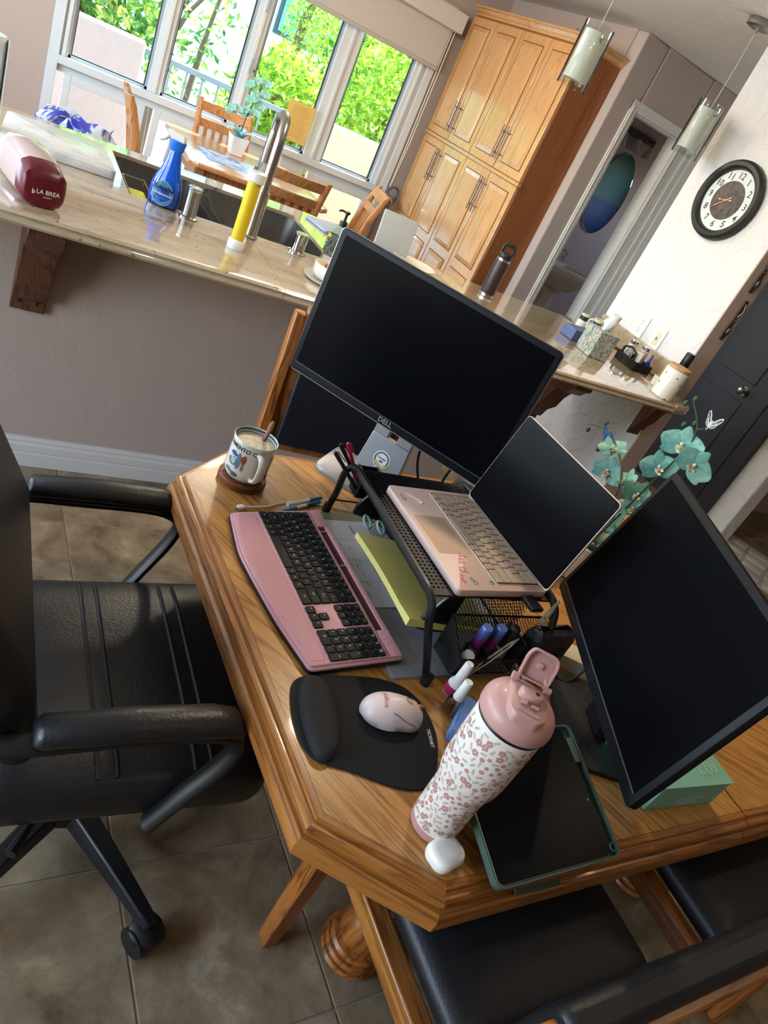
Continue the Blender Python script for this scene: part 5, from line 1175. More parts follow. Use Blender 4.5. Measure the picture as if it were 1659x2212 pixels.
for k, (p, q, lab) in enumerate((((0.835,0.652,0.782),(0.935,0.676,0.860),'long steel tweezers leaning over the tray rim'),((0.985,0.70,0.80),(1.02,0.712,0.925),'steel cuticle tweezers standing upright in the tray'))):
    t = thing('tweezers', lab, 'tweezers', p); p, q = Vector(p), Vector(q)
    for s in (-1,1):
        b = MB(); side = Vector((0.3,-0.9,0.2)).normalized()*0.0035*s; b.tube([tuple(p+side*0.2),tuple(p+(q-p)*0.4+side),tuple(p+(q-p)*0.8+side*0.9),tuple(q)],[0.0009,0.002,0.0025,0.0018],6,flat=0.5); obj('arm', b, M_steel, t, sm=True)
tag(obj('makeup_pouch', addM(MB().rprism(roundp([(-0.055,-0.022),(0.055,-0.022),(0.06,0.02),(-0.06,0.02)],0.015),0.0,0.085,0.02),TM(1.04,0.695,tz+0.002,R_(4))), leather('pouch_lace', srgb(30,26,36), 0.6, 0.8, 120), sm=True), 'dark patterned pouch in the right end of the mesh tray', 'pouch')

# ---- blue foam nail buffer, green tissue box, power strip, cords
b = MB(); b.M = TM(0.800,0.577,TZ+0.0008,R_(45)); b.rprism(rrect(0,0,0.095,0.026,0.001,1),0,0.026,0.001); tag(obj('nail_buffer', b, leather('buffer_blue', srgb(104,140,196), 0.9, 0.6, 900), bevel=0), 'blue foam nail buffer block lying behind the tumbler', 'nail buffer')
gb = thing('mint_box', 'mint green carton with white line drawings at the table edge', 'box', (1.19,0.43,TZ))
M_mint = mat('mint_card', srgb(128,186,164), 0.6); M_line = mat('white_line_print', srgb(226,240,232), 0.6)
b = MB(); BX = [(1.100,0.376),(1.284,0.366),(1.290,0.500),(1.108,0.510)]; b.prism(BX,TZ+0.0005,TZ+0.066); obj('carton', b, M_mint, gb, bevel=0.0015)
b = MB(); b.loft([[(1.098,0.3735,TZ+0.066),(1.286,0.3630,TZ+0.066),(1.292,0.503,TZ+0.067),(1.106,0.513,TZ+0.067)],[(1.098,0.3735,TZ+0.0675),(1.286,0.3630,TZ+0.0675),(1.292,0.503,TZ+0.0685),(1.106,0.513,TZ+0.0685)]]); obj('lid_panel', b, M_mint, gb)
b = MB(); zt = TZ+0.0692
b.tube([(1.256+0.010*math.cos(a)*0.9,0.405+0.017*math.sin(a),zt) for a in [2*PI*k/20 for k in range(20)]],0.0007,4,closed=True)
for k in range(8): a = 2*PI*k/8; b.tube([(1.256,0.405,zt),(1.256+0.009*math.cos(a)*0.9,0.405+0.015*math.sin(a),zt)],0.00035,4)
b.tube(smooth([(1.205,0.440,zt),(1.214,0.436,zt),(1.218,0.420,zt),(1.232,0.424,zt),(1.240,0.408,zt),(1.236,0.396,zt),(1.243,0.385,zt),(1.228,0.389,zt),(1.214,0.390,zt),(1.216,0.400,zt),(1.208,0.408,zt),(1.212,0.420,zt)],3,True),0.0006,4,closed=True)
b.tube(smooth([(1.250,0.440,zt),(1.240,0.450,zt),(1.244,0.460,zt),(1.232,0.464,zt),(1.236,0.476,zt)],4),0.0006,4); b.tube(smooth([(1.262,0.425,zt),(1.268,0.45,zt),(1.262,0.48,zt)],4),0.0006,4)
obj('line_drawing', b, M_line, gb)
b = MB()
for k, (x0, x1) in enumerate(((1.165,1.225),(1.155,1.228),(1.160,1.215),(1.170,1.220))):
    z = TZ+0.036-0.006*k; b.loft([[(x0,0.3724-0.0545*(x0-1.1)-0.0005,z),(x1,0.3724-0.0545*(x1-1.1)-0.0005,z)],[(x0,0.3724-0.0545*(x0-1.1)-0.0005,z+0.0012),(x1,0.3724-0.0545*(x1-1.1)-0.0005,z+0.0012)]],False,False,False)
obj('small_print', b, M_line, gb)
ps = thing('power_strip', 'cream power strip with black plugs behind the tilted monitor', 'power strip', (1.16,0.72,TZ))
M_crm = mat('cream_plastic', srgb(222,212,178), 0.5)
b = MB(); b.M = TM(1.165,0.715,TZ+0.0005,R_(-35)); b.rprism(rrect(0,0,0.17,0.055,0.006,3),0,0.032,0.003); obj('housing', b, M_crm, ps, sm=True)
b = MB(); b.tube(smooth([(1.135,0.735,0.80),(1.10,0.70,0.79),(1.095,0.67,0.765),(1.12,0.655,0.760),(1.17,0.67,0.775),(1.22,0.70,0.79)],5),0.0035,7); obj('cord', b, M_black, ps, sm=True)
b = MB(); b.M = TM(1.035,0.690,TZ+0.0005,R_(8)); b.rprism(rrect(0,0,0.05,0.04,0.004,3),0,0.045,0.004); tag(obj('charger_brick', b, M_whitepl, sm=True), 'white charger brick standing behind the tumbler lid', 'charger')
for k, (pts, lab) in enumerate((([(1.03,1.33,0.98),(1.03,1.32,0.86),(1.04,1.29,0.80),(1.06,1.26,0.762),(1.14,1.26,0.7555),(1.26,1.24,0.7555)],'black monitor cable looping down behind the silver stand'),([(1.07,1.20,0.955),(1.06,1.22,0.86),(1.09,1.245,0.775),(1.15,1.29,0.757),(1.25,1.31,0.7555)],'black power cord hanging behind the laptop'))):
    b = MB(); b.tube(smooth(pts,6),0.0035,8); tag(obj('cable', b, M_black, sm=True), lab, 'cable')
b = MB(); b.cyl((1.04,1.205,0.757),(1.04,1.205,0.80),0.004,n=8); b.ball((1.04,1.205,0.80),0.0055,10,6); tag(obj('cable_clip', b, M_whitepl, sm=True), 'small white cable clip standing behind the riser', 'cable clip')
sp = thing('desk_speaker', 'small black speaker box behind the laptop', 'speaker', (1.10,1.185,TZ))
b = MB(); b.M = TM(1.105,1.185,TZ+0.0005,R_(38)); b.rprism(rrect(0,0,0.09,0.07,0.008,3),0,0.10,0.004); obj('cabinet', b, M_black, sp, sm=True)
b = MB(); b.M = TM(1.105,1.185,TZ+0.065,R_(38)) @ Matrix.Translation((-0.015,-0.0352,0)) @ Matrix.Rotation(PI/2,4,'X'); b.lathe([(0.012,0),(0.012,0.0015),(0.008,0.0008),(0.003,0.001)],18); obj('driver', b, M_blackmetal, sp, sm=True)
# ---- teal artificial orchids (desk and kitchen nook)
def petal_mat():
    m = mat('teal_petal', srgb(120,178,164), 0.6, spec=0.3); n = N(m); t = n.new('ShaderNodeTexCoord'); v = n.coord((1,1,1))
    n.base(n.ramp(n.noise(v,55,3,0.6),[(0.3,srgb(88,152,144)),(0.55,srgb(134,190,174)),(0.8,srgb(176,214,192))])); return m
M_petal = petal_mat(); M_lip = mat('orchid_lip', srgb(226,216,200), 0.6); M_yc = mat('orchid_yolk', srgb(214,172,60), 0.6); M_stem = mat('orchid_stem', srgb(60,82,56), 0.55)
def petal(b, ang, L, Wd, cup, tip=0.0):
    rows_ = []
    for i in range(7):
        t_ = i/6; r = L*t_; w = Wd*math.sin(PI*min(1,0.10+0.86*t_**0.75))**0.8
        row = []
        for j in range(5):
            s = (j-2)/2; x = r; y = s*w; z = cup*(t_**2)*L + 0.16*w*(1-s*s)*0.9 - 0.1*w*abs(s) + tip*t_**3*L
            ca, sa = math.cos(ang), math.sin(ang); row.append((x*ca-y*sa, x*sa+y*ca, z))
        rows_.append(row)
    b.sheet(rows_)
def flower_mesh():
    b = MB(); b.mi = 0
    for a in (90,210,330): petal(b, R_(a), 0.034, 0.013, 0.15)
    for a in (8,172): petal(b, R_(a), 0.037, 0.022, 0.22)
    b.mi = 1; petal(b, R_(270), 0.016, 0.007, 0.9); petal(b, R_(235), 0.011, 0.005, 1.3); petal(b, R_(305), 0.011, 0.005, 1.3); b.ball((0,0.001,0.006),0.0035,10,6)
    b.mi = 2; b.ball((0,-0.006,0.007),(0.0035,0.003,0.003),8,5)
    return b
_fl = obj('flower', flower_mesh(), [M_petal,M_lip,M_yc], sm=True, ang=80); FLM = _fl.data; bpy.data.objects.remove(_fl)
def put_flower(par, p, face, roll=0.0, s=1.0):
    o = bpy.data.objects.new('flower', FLM); COL.objects.link(o); o.parent = par
    f = Vector(face).normalized(); u = Vector((0,0,1)); r = u.cross(f); r = r.normalized() if r.length > 1e-3 else Vector((1,0,0)); u = f.cross(r)
    M = Matrix((r,u,f)).transposed().to_4x4() @ Matrix.Rotation(roll,4,'Z') @ Matrix.Scale(s,4); M.translation = Vector(p)
    o.matrix_basis = par.matrix_basis.inverted() @ M
def buds(par, lst, r=0.006):
    for p in lst:
        b = MB(); b.ball(p,(r,r,r*1.25),8,6); obj('bud', b, M_stem, par, sm=True)
orc = thing('potted_orchid', 'teal artificial orchid rising behind the laptop and tilted monitor', 'plant', (1.42,1.02,TZ))
b = MB(); b.lathe([(0.045,0.001),(0.05,0.004),(0.062,0.10),(0.066,0.105),(0.062,0.108),(0.058,0.100),(0.05,0.095)],28,(1.42,1.02,TZ),True,True); obj('pot', b, M_whitepl, orc, sm=True)
S1 = smooth([(1.42,1.02,0.84),(1.42,1.03,0.95),(1.44,1.07,1.02),(1.45,1.12,1.055),(1.45,1.165,1.075),(1.45,1.20,1.085),(1.45,1.235,1.075),(1.45,1.26,1.065)],5)
S2 = smooth([(1.42,1.02,0.84),(1.43,1.0,0.98),(1.44,0.985,1.10),(1.45,0.975,1.18),(1.45,0.985,1.225),(1.45,1.01,1.25),(1.45,1.035,1.268)],5)
for S in (S1,S2):
    b = MB(); b.tube(S,[0.0026]*(len(S)-12)+[0.0018]*12,7); obj('stem', b, M_stem, orc, sm=True)
fc = Vector((-0.82,-0.45,0.35))
for p, f_, ro, s in (((1.44,0.985,1.178),fc,0.2,1.15),((1.44,1.000,1.104),(-0.7,-0.6,0.4),0.5,1.05),((1.44,0.930,1.160),(-0.6,-0.75,0.3),-0.4,1.1),((1.44,1.145,1.060),(-0.5,-0.3,0.9),0.9,0.9),((1.44,1.115,1.010),(-0.9,-0.2,0.2),0.1,1.05),((1.45,1.062,1.020),(-0.75,0.3,0.4),0.5,0.95),((1.45,1.010,1.015),(-0.6,-0.6,0.5),-0.2,1.0),((1.44,0.990,0.985),(-0.8,-0.2,0.6),0.4,0.9),((1.45,1.032,0.935),(-0.9,0.1,0.2),0.3,0.95),((1.45,1.045,0.890),(-0.8,-0.3,0.1),0.8,0.95)): put_flower(orc, p, f_, ro, s*1.18)
buds(orc, [(1.45,1.255,1.05),(1.45,1.215,1.095),(1.45,1.19,1.03),(1.45,1.035,1.275),(1.45,0.998,1.232),(1.45,1.05,1.255),(1.45,1.02,1.215)])
for a in (0.3,1.7,2.9,4.2,5.4):
    b = MB(); rows_ = []
    for i in range(8):
        t_ = i/7; r = 0.02+0.13*t_; w = 0.022*math.sin(PI*(0.15+0.82*t_)); z = 0.845+0.05*math.sin(PI*t_*0.8)-0.01*t_
        rows_.append([(1.42+r*math.cos(a)-s*w*math.sin(a),1.02+r*math.sin(a)+s*w*math.cos(a),z-0.006*(1-abs(s))) for s in (-1,0,1)])
    b.sheet(rows_); obj('leaf', b, mat('orchid_leaf', srgb(48,84,60), 0.45), orc, sm=True, ang=80)
def butterfly(label, c, m_):
    t = thing('butterfly_clip', label, 'hair clip', c)
    for s in (-1,1):
        b = MB()
        for dz, sc in ((0.004,1.0),(-0.006,0.7)):
            pts = [(0,0),(0.010,0.010),(0.020,0.013),(0.022,0.004),(0.016,-0.004),(0.005,-0.004)]
            P = [(c[0]+0.2*s*y*sc, c[1]-s*x*sc*0.8-0.002*s, c[2]+dz+y*sc+0.4*x*sc) for x,y in pts]
            b.tube(smooth(P,3,True),0.0009,5,closed=True); b.tube([P[0],P[2]],0.0006,4); b.tube([P[0],P[3]],0.0006,4)
        obj('wing', b, m_, t)
    b = MB(); b.ball((c[0],c[1],c[2]),(0.003,0.003,0.010),8,6); b.tube([(c[0],c[1],c[2]-0.008),(c[0]+0.004,c[1]+0.004,c[2]-0.016)],0.0015,6); obj('body', b, m_, t, sm=True)
butterfly('clear white butterfly clip on the tallest orchid stem', (1.448,0.962,1.252), mat('clear_pearl', srgb(232,232,228), 0.15))
butterfly('blue butterfly clip near the left orchid spray', (1.448,1.192,1.072), mat('clear_blue', srgb(82,120,196), 0.15))
b = MB(); b.tube([(1.45,0.985,1.225),(1.449,0.972,1.232),(1.448,0.965,1.242)],0.0016,6); obj('stem', b, M_stem, orc, sm=True)

# ================================================================== BAR COUNTER
CT = 0.93
def granite():
    m = mat('beige_granite', srgb(180,160,130), 0.10, spec=0.6, coat=1.0, coatior=2.0, coatrough=0.04); n = N(m); v = n.coord(kind='Object')
    vs_ = n.coord((1.0,3.2,3.2),(0,0,0.35)); a = n.noise(vs_,3.2,6,0.62,1.0); c = n.ramp(a,[(0.28,srgb(136,114,88)),(0.45,srgb(172,154,126)),(0.6,srgb(186,170,144)),(0.8,srgb(202,190,168))])
    sp_ = n.noise(v,46,2,0.5); k = n.ramp(sp_,[(0.26,(0.18,0.13,0.10,1)),(0.33,(1,1,1,1))]); n.base(n.mix(0.8,c,k,'MULTIPLY'))
    n.bump(n.noise(v,14,3,0.5),0.035,0.01); return m
M_gran = granite()
ctop = thing('bar_countertop', 'long beige granite bar counter with rounded front edge and two slabs', 'countertop', (0.85,2.55,0.89))
YF, HX0, HX1, HY0, HY1 = 2.052, 0.44, 1.20, 2.555, 3.09
pf = [(HY0,CT),(YF+0.024,CT),(YF+0.010,CT-0.003),(YF+0.002,CT-0.010),(YF+0.006,CT-0.017),(YF+0.002,CT-0.024),(YF,CT-0.030),(YF+0.006,CT-0.038),(YF+0.020,CT-0.041),(HY0,CT-0.041)]
def far(x): return 3.05+(x+2.3)/3.6*0.19 if x < 1.3 else (3.24-(x-1.3)/0.8*0.21 if x < 2.1 else 3.03)
def slab(x0, x1, quads):
    b = MB(); b.loft([[(x0,y,z) for y,z in pf],[(x1,y,z) for y,z in pf]])
    for q in quads: b.prism(q, CT-0.041, CT)
    return b
b = slab(-2.295, 0.849, [[(-2.295,HY0),(HX0,HY0),(HX0,far(HX0)),(-2.295,far(-2.295))],[(HX0,HY1),(0.849,HY1),(0.849,far(0.849)),(HX0,far(HX0))]]); obj('slab', b, M_gran, ctop, sm=True, ang=25)
b = slab(0.8505, 2.80, [[(HX1,HY0),(2.80,HY0),(2.80,3.03),(2.1,3.03),(1.3,far(1.3)),(HX1,far(1.2))],[(0.8505,HY1),(HX1,HY1),(HX1,far(1.2)),(0.8505,far(0.8505))]])
b.rprism([(2.80,2.054),(2.86,2.060),(2.915,2.078),(2.952,2.112),(2.968,2.16),(2.972,2.30),(3.018,2.312),(3.018,3.03),(2.80,3.03)],CT-0.041,CT,0.006,True); obj('slab', b, M_gran, ctop, sm=True, ang=25)
b = MB(); b.box(2.992,2.315,CT,3.018,2.95,CT+0.10); obj('backsplash', b, M_gran, ctop, bevel=0.004)
M_walnut = wood('corbel_walnut', srgb(96,60,44), srgb(66,38,28), 0.4, axis='Z')
def corbel(label, x0, x1, yf, zb):
    t = thing('corbel', label, 'corbel', ((x0+x1)/2,2.30,zb), 0, 'wooden corbels under the bar'); d = 2.298-yf; h = 0.8885-zb
    pr = [(0,0.0),(0,1.0),(1.0,1.0),(1.0,0.93),(0.92,0.90),(0.80,0.80),(0.62,0.78),(0.48,0.62),(0.40,0.42),(0.24,0.30),(0.17,0.15),(0.07,0.12),(0.07,0.0)]
    b = MB(); P = [(2.298-u*d, zb+v*h) for u,v in pr]; b.loft([[(x0,y,z) for y,z in P],[(x1,y,z) for y,z in P]]); obj('bracket', b, M_walnut, t, bevel=0.004)
    if x0 < 1:
        for x in (x0+0.024,x1-0.024):
            b = MB(); b.cyl((x,2.298-0.07*d-0.0012,zb+0.03),(x,2.298-0.07*d+0.001,zb+0.03),0.006,n=10); obj('screw_hole', b, M_black, t)
corbel('walnut corbel below the spray bottle end of the bar', 0.140, 0.236, 2.075, 0.568)
corbel('scrolled walnut corbel between the monitor and the orchid', 2.19, 2.29, 2.075, 0.60)
corbel('short walnut corbel against the white clock wall', 2.90, 2.985, 2.16, 0.655)

# sink
sk = thing('kitchen_sink', 'stainless steel double bowl undermount sink', 'sink', (0.82,2.82,0.7))
for x0, x1 in ((HX0+0.004,0.765),(0.790,HX1-0.004)):
    b = MB(); P = rrect((x0+x1)/2,(HY0+HY1)/2,x1-x0,HY1-HY0-0.008,0.06,5)
    b.loft([[(x,y,z) for x,y in offs(P,-d)] for d, z in ((0.0,CT-0.012),(0.0,CT-0.04),(0.012,CT-0.20),(0.03,CT-0.215))],False,True); bw = obj('bowl', b, M_steel, sk, sm=True)
    b = MB(); cx_, cy_ = (x0+x1)/2,(HY0+HY1)/2; b.lathe([(0.045,CT-0.2145),(0.04,CT-0.213),(0.03,CT-0.2148)],20,(cx_,cy_,0)); obj('drain', b, M_chrome, bw, sm=True)
b = MB(); P = rrect((HX0+HX1)/2,(HY0+HY1)/2,HX1-HX0-0.002,HY1-HY0-0.002,0.05,5)
b.box(0.764,HY0+0.004,CT-0.2,0.791,HY1-0.004,CT-0.035); obj('divider', b, M_steel, sk, bevel=0.008)
# faucet
fa = thing('kitchen_faucet', 'tall brushed nickel pull down faucet', 'faucet', (0.845,2.515,CT))
b = MB(); b.lathe([(0.028,0.0005),(0.029,0.006),(0.0245,0.010),(0.024,0.12),(0.0235,0.16)],24,(0.845,2.515,CT)); obj('body', b, M_steel, fa, sm=True)
b = MB(); P = smooth([(0.845,2.515,CT+0.155),(0.845,2.515,CT+0.28),(0.848,2.525,CT+0.345),(0.855,2.555,CT+0.385),(0.862,2.60,CT+0.395),(0.868,2.645,CT+0.375),(0.871,2.665,CT+0.33)],6); b.tube(P,0.0175,14); obj('gooseneck', b, M_steel, fa, sm=True)
b = MB(); b.tube([(0.871,2.665,CT+0.335),(0.873,2.672,CT+0.27),(0.874,2.675,CT+0.225)],[0.020,0.022,0.020],14); obj('spray_head', b, M_steel, fa, sm=True)
b = MB(); b.cyl((0.845,2.53,CT+0.10),(0.838,2.585,CT+0.10),0.011,n=12); b.tube([(0.838,2.585,CT+0.10),(0.835,2.61,CT+0.13),(0.832,2.628,CT+0.175),(0.836,2.64,CT+0.205)],[0.008,0.009,0.008,0.006],10,flat=0.6); obj('lever', b, mat('lever_steel', srgb(130,140,152), 0.3, metal=0.9), fa, sm=True)
# steel dispensers
for x, y, r, h, lab in ((0.625,2.503,0.0235,0.098,'slim steel soap dispenser beside the spray bottle'),(1.030,2.515,0.025,0.068,'short chrome air gap cap beside the lemon soap')):
    t = thing('counter_dispenser', lab, 'dispenser', (x,y,CT))
    b = MB(); b.lathe([(r*1.35,0.0005),(r*1.35,0.005),(r*1.02,0.008),(r,0.012),(r,h*0.92)],24,(x,y,CT)); obj('barrel', b, M_steel if h > 0.08 else M_chrome, t, sm=True)
    b = MB(); b.lathe([(r*1.04,h*0.92),(r*1.06,h*0.93),(r*1.04,h),(r*0.9,h+0.003)],24,(x,y,CT)); 
    if h > 0.08: b.tube([(x,y,CT+h-0.003),(x-0.006,y+0.016,CT+h+0.002),(x-0.008,y+0.03,CT+h-0.004)],0.005,8)
    obj('cap', b, M_chrome, t, sm=True)
# yellow scrub brush tube
t = thing('dish_wand', 'yellow dish wand tube with white ends standing on the counter', 'dish brush', (0.745,2.318,CT))
b = MB(); b.lathe([(0.0215,0.028),(0.0215,0.222)],20,(0.745,2.318,CT),False,False); obj('tube', b, mat('wand_yellow', srgb(218,188,30), 0.4), t, sm=True)
b = MB(); b.lathe([(0.026,0.0005),(0.027,0.003),(0.027,0.026),(0.024,0.032)],20,(0.745,2.318,CT)); obj('foot_cap', b, M_whitepl, t, sm=True)
b = MB(); b.lathe([(0.024,0.215),(0.029,0.219),(0.030,0.245),(0.023,0.246),(0.022,0.236),(0.004,0.235)],20,(0.745,2.318,CT)); obj('top_cap', b, M_whitepl, t, sm=True)
# spray bottle
SX, SY = 0.548, 2.556
t = thing('spray_bottle', 'blue dish soap spray bottle with a white trigger', 'spray bottle', (SX,SY,CT+0.002))
Mbl = mat('blue_bottle', srgb(20,86,204), 0.14, spec=0.6)
b = MB(); sb = TM(SX,SY,CT+0.002,R_(-28)); b.lathe([(0.045,0.0005),(0.050,0.004),(0.0525,0.03),(0.051,0.06),(0.042,0.09),(0.031,0.115),(0.025,0.14),(0.021,0.165),(0.018,0.178)],28,(0,0,0),True,True,1.0,0.72); obj('bottle', addM(b,sb), Mbl, t, sm=True)
b = MB(); b.lathe([(0.019,0.172),(0.022,0.176),(0.027,0.20),(0.027,0.205)],24,(0,0,0),True,True,1.0,0.75); obj('collar', addM(b,sb), mat('blue_collar', srgb(24,110,214), 0.3), t, sm=True)
b = MB(); b.loft([[(-0.022,-0.013,0.204),(0.022,-0.013,0.204),(0.022,0.013,0.204),(-0.022,0.013,0.204)],[(-0.028,-0.012,0.214),(0.022,-0.012,0.216),(0.022,0.012,0.216),(-0.028,0.012,0.214)],[(-0.040,-0.010,0.226),(0.016,-0.010,0.226),(0.016,0.010,0.226),(-0.040,0.010,0.226)]]); b.tube([(-0.030,0,0.212),(-0.042,0,0.196),(-0.056,0,0.188),(-0.060,0,0.186)],[0.008,0.007,0.006,0.003],8); obj('trigger_head', addM(b,sb), mat('trigger_white', srgb(214,208,202), 0.4), t, bevel=0.003)
def sbw(x, y, e=0.0006):
    zz = 0.042+y; r = 0.0518; a = R_(-90)+x/0.045; return tuple(sb @ Vector(((r+e)*math.cos(a),(r*0.72+e)*math.sin(a),zz)))
b = MB(); n_ = 24
for mi, rx, ry, e in ((0,0.032,0.040,0.0014),(1,0.028,0.036,0.0018)):
    b.mi = mi; b.add([sbw(rx*math.cos(2*PI*k/n_)*(1-0.12*math.sin(2*PI*k/n_)),ry*math.sin(2*PI*k/n_),e) for k in range(n_)],[tuple(range(n_))])
b.mi = 2; b.text('DAWN',0.018,None,wrap=lambda x,y: sbw(x,y+0.014,0.0024),bold=0.03); b.mi = 3; b.text('POWERWASH',0.0092,None,wrap=lambda x,y: sbw(x,y-0.004,0.0024),bold=0.03); b.mi = 0; b.text('DISH SPRAY',0.0055,None,wrap=lambda x,y: sbw(x,y-0.016,0.0024))
obj('label', b, [mat('label_silver', srgb(150,176,206), 0.35), mat('label_teal', srgb(70,140,176), 0.4), M_ink, M_whitepl], t)
# sponge rack hanging in the sink
t = thing('sponge_rack', 'wire sponge rack hooked over the sink edge', 'sponge rack', (0.50,2.75,0.85))
b = MB(); W1 = [(0.462,2.60,0.905),(0.462,2.90,0.905),(0.540,2.90,0.905),(0.540,2.60,0.905)]; b.tube(W1,0.0022,6,closed=True); b.tube([(x,y,0.858) for x,y,z in W1],0.0022,6,closed=True)
for x,y,z in W1+[(0.462,2.75,0),(0.54,2.75,0)]: b.tube([(x,y,0.858),(x,y,0.905)],0.002,6)
for k in range(6): b.tube([(0.462,2.63+0.045*k,0.858),(0.540,2.63+0.045*k,0.858)],0.0018,6)
b.tube([(0.54,2.60,0.905),(0.56,2.545,0.934),(0.60,2.53,0.9325)],0.0022,6); obj('wire_frame', b, M_chrome, t, sm=True)
b = MB(); b.rprism(rrect(0.50,2.76,0.065,0.105,0.01,3),0.8605,0.888,0.005); tag(obj('sponge', b, leather('sponge_lime', srgb(206,206,90), 0.9, 0.8, 300), sm=True), 'lime yellow sponge in the wire rack', 'sponge')
# marble board, bread, paper towels
b = MB(); b.M = TM(0.245,2.82,CT+0.0008,R_(2)); b.rprism(roundp([(-0.19,-0.165),(0.155,-0.175),(0.155,0.175),(-0.155,0.175)],0.02),0,0.028,0.003,True)
def marble():
    m = mat('white_marble', srgb(220,220,218), 0.2); n = N(m); v = n.coord((1,1,1),kind='Object'); n.base(n.ramp(n.noise(v,9,6,0.7,1.5),[(0.36,srgb(200,202,204)),(0.5,srgb(220,220,218)),(0.6,srgb(226,226,222))])); return m
tag(obj('marble_board', b, marble(), sm=True), 'white marble cutting board beside the sink', 'cutting board')
t = thing('bread_bag', 'loaf in a clear and maroon bread bag at the left end of the bar', 'bread bag', (0.155,2.22,CT))
ax0, ax1 = Vector((0.168,2.125,CT)), Vector((0.075,2.46,CT)); ad = (ax1-ax0); side_ = Vector((-ad.y,ad.x,0)).normalized()
def bag_ring(s, hw, hh, jit, zl=0.0, seed=0):
    r_ = random.Random(seed); c = ax0+ad*s; out = []
    for k in range(16):
        a = 2*PI*k/16; y = math.copysign(abs(math.cos(a))**0.6, math.cos(a))*hw*1.2; z = (math.copysign(abs(math.sin(a))**0.6, math.sin(a))+1)*hh*1.12
        out.append(tuple(c+side_*(y+r_.uniform(-jit,jit))+Vector((0,0,z+0.0015+zl+abs(r_.uniform(0,jit))))))
    return out
b = MB(); b.loft([bag_ring(0.0,0.038,0.030,0.001,0,1),bag_ring(0.02,0.046,0.042,0.001,0,2),bag_ring(0.16,0.048,0.048,0.002,0,3)],True,False); obj('printed_end', b, mat('bag_maroon', srgb(98,22,34), 0.35), t, sm=True, ang=60)
b = MB(); b.loft([bag_ring(0.16,0.048,0.048,0.002,0,3),bag_ring(0.34,0.049,0.052,0.003,0,4),bag_ring(0.52,0.048,0.052,0.004,0,5)],False,False); obj('clear_sleeve', b, mat('bag_film', srgb(196,170,168), 0.12, spec=0.9, coat=0.6), t, sm=True, ang=40)
b = MB(); b.loft([bag_ring(0.52,0.048,0.052,0.004,0,5),bag_ring(0.68,0.044,0.046,0.007,0,6),bag_ring(0.82,0.030,0.028,0.007,0.008,7),bag_ring(0.92,0.012,0.014,0.003,0.02,8),bag_ring(1.0,0.03,0.022,0.012,0.004,9)],False,True); obj('twisted_neck', b, mat('bag_white', srgb(214,206,198), 0.4), t, sm=True, ang=40)
b = MB(); fdir = -ad.normalized(); Mx = Matrix((-side_, Vector((0,0,1)), fdir)).transposed().to_4x4(); Mx.translation = ax0+fdir*0.0015+Vector((0,0,0.038))
b.text('LA BREA',0.0155,Matrix.Translation((0.008,0.004,0)),bold=0.02); b.text('BAKERY',0.006,Matrix.Translation((0.008,-0.008,0))); b.text('b',0.016,Matrix.Translation((-0.028,0.002,0)),bold=0.04); b.v = [tuple(Mx @ Vector(p)) for p in b.v]; obj('printed_name', b, M_whitepl, t)
t = thing('paper_towel_roll', 'white paper towel roll at the far left of the counter', 'paper towels', (0.02,2.70,CT))
b = MB(); b.lathe([(0.02,0.001),(0.062,0.001),(0.064,0.004),(0.064,0.275),(0.062,0.279),(0.02,0.279)],32,(-0.012,2.70,CT)); b.loft([[(0.052,2.70,CT+0.004),(0.054,2.70,CT+0.004),(0.054,2.70,CT+0.275),(0.052,2.70,CT+0.275)],[(0.056,2.66,CT+0.004),(0.058,2.66,CT+0.004),(0.058,2.66,CT+0.275),(0.056,2.66,CT+0.275)]]); obj('roll', b, plaster('tissue', srgb(226,232,232), 0.9, 0.3, 60, 200), t, sm=True)
b = MB(); b.cyl((-0.012,2.70,CT+0.27),(-0.012,2.70,CT+0.32),0.007,n=10); b.ball((-0.012,2.70,CT+0.325),0.012,10,6); obj('holder_rod', b, M_steel, t, sm=True)
# lemon hand soap, bowl of snacks, plates, stone board
LX, LY = 1.135, 2.455
t = thing('hand_soap', 'lemon patterned hand soap bottle with a black pump', 'soap bottle', (LX,LY,CT))
def lemon_mat():
    m = mat('lemon_print', srgb(40,52,58), 0.35); n = N(m); v = n.coord()
    vo = n.new('ShaderNodeTexVoronoi'); vo.inputs['Scale'].default_value = 38; n.link(v, vo.inputs['Vector'])
    lem = n.ramp(vo.outputs['Distance'],[(0.0,srgb(232,206,50)),(0.30,srgb(222,190,40)),(0.34,srgb(44,56,60)),(0.44,srgb(44,56,60)),(0.47,srgb(196,206,190)),(0.52,srgb(44,56,60)),(0.62,srgb(52,66,66)),(0.66,srgb(206,212,204)),(0.70,srgb(60,76,72))]); n.base(lem); return m
hm = TM(LX,LY,CT,R_(-22)); b = MB(); b.loft([[(x,y,z) for x,y in rrect(0,0,w,d,r,3)] for w,d,r,z in ((0.070,0.046,0.006,0.0005),(0.074,0.050,0.008,0.004),(0.074,0.050,0.008,0.125))],True,False); obj('bottle', addM(b,hm), lemon_mat(), t, sm=True)
b = MB(); b.loft([[(x,y,z) for x,y in rrect(0,0,w,d,r,3)] for w,d,r,z in ((0.074,0.050,0.008,0.125),(0.070,0.046,0.008,0.132),(0.040,0.030,0.010,0.150),(0.028,0.026,0.012,0.153))],False,True); obj('shoulder', addM(b,hm), mat('soap_sage', srgb(150,164,156), 0.4), t, sm=True)
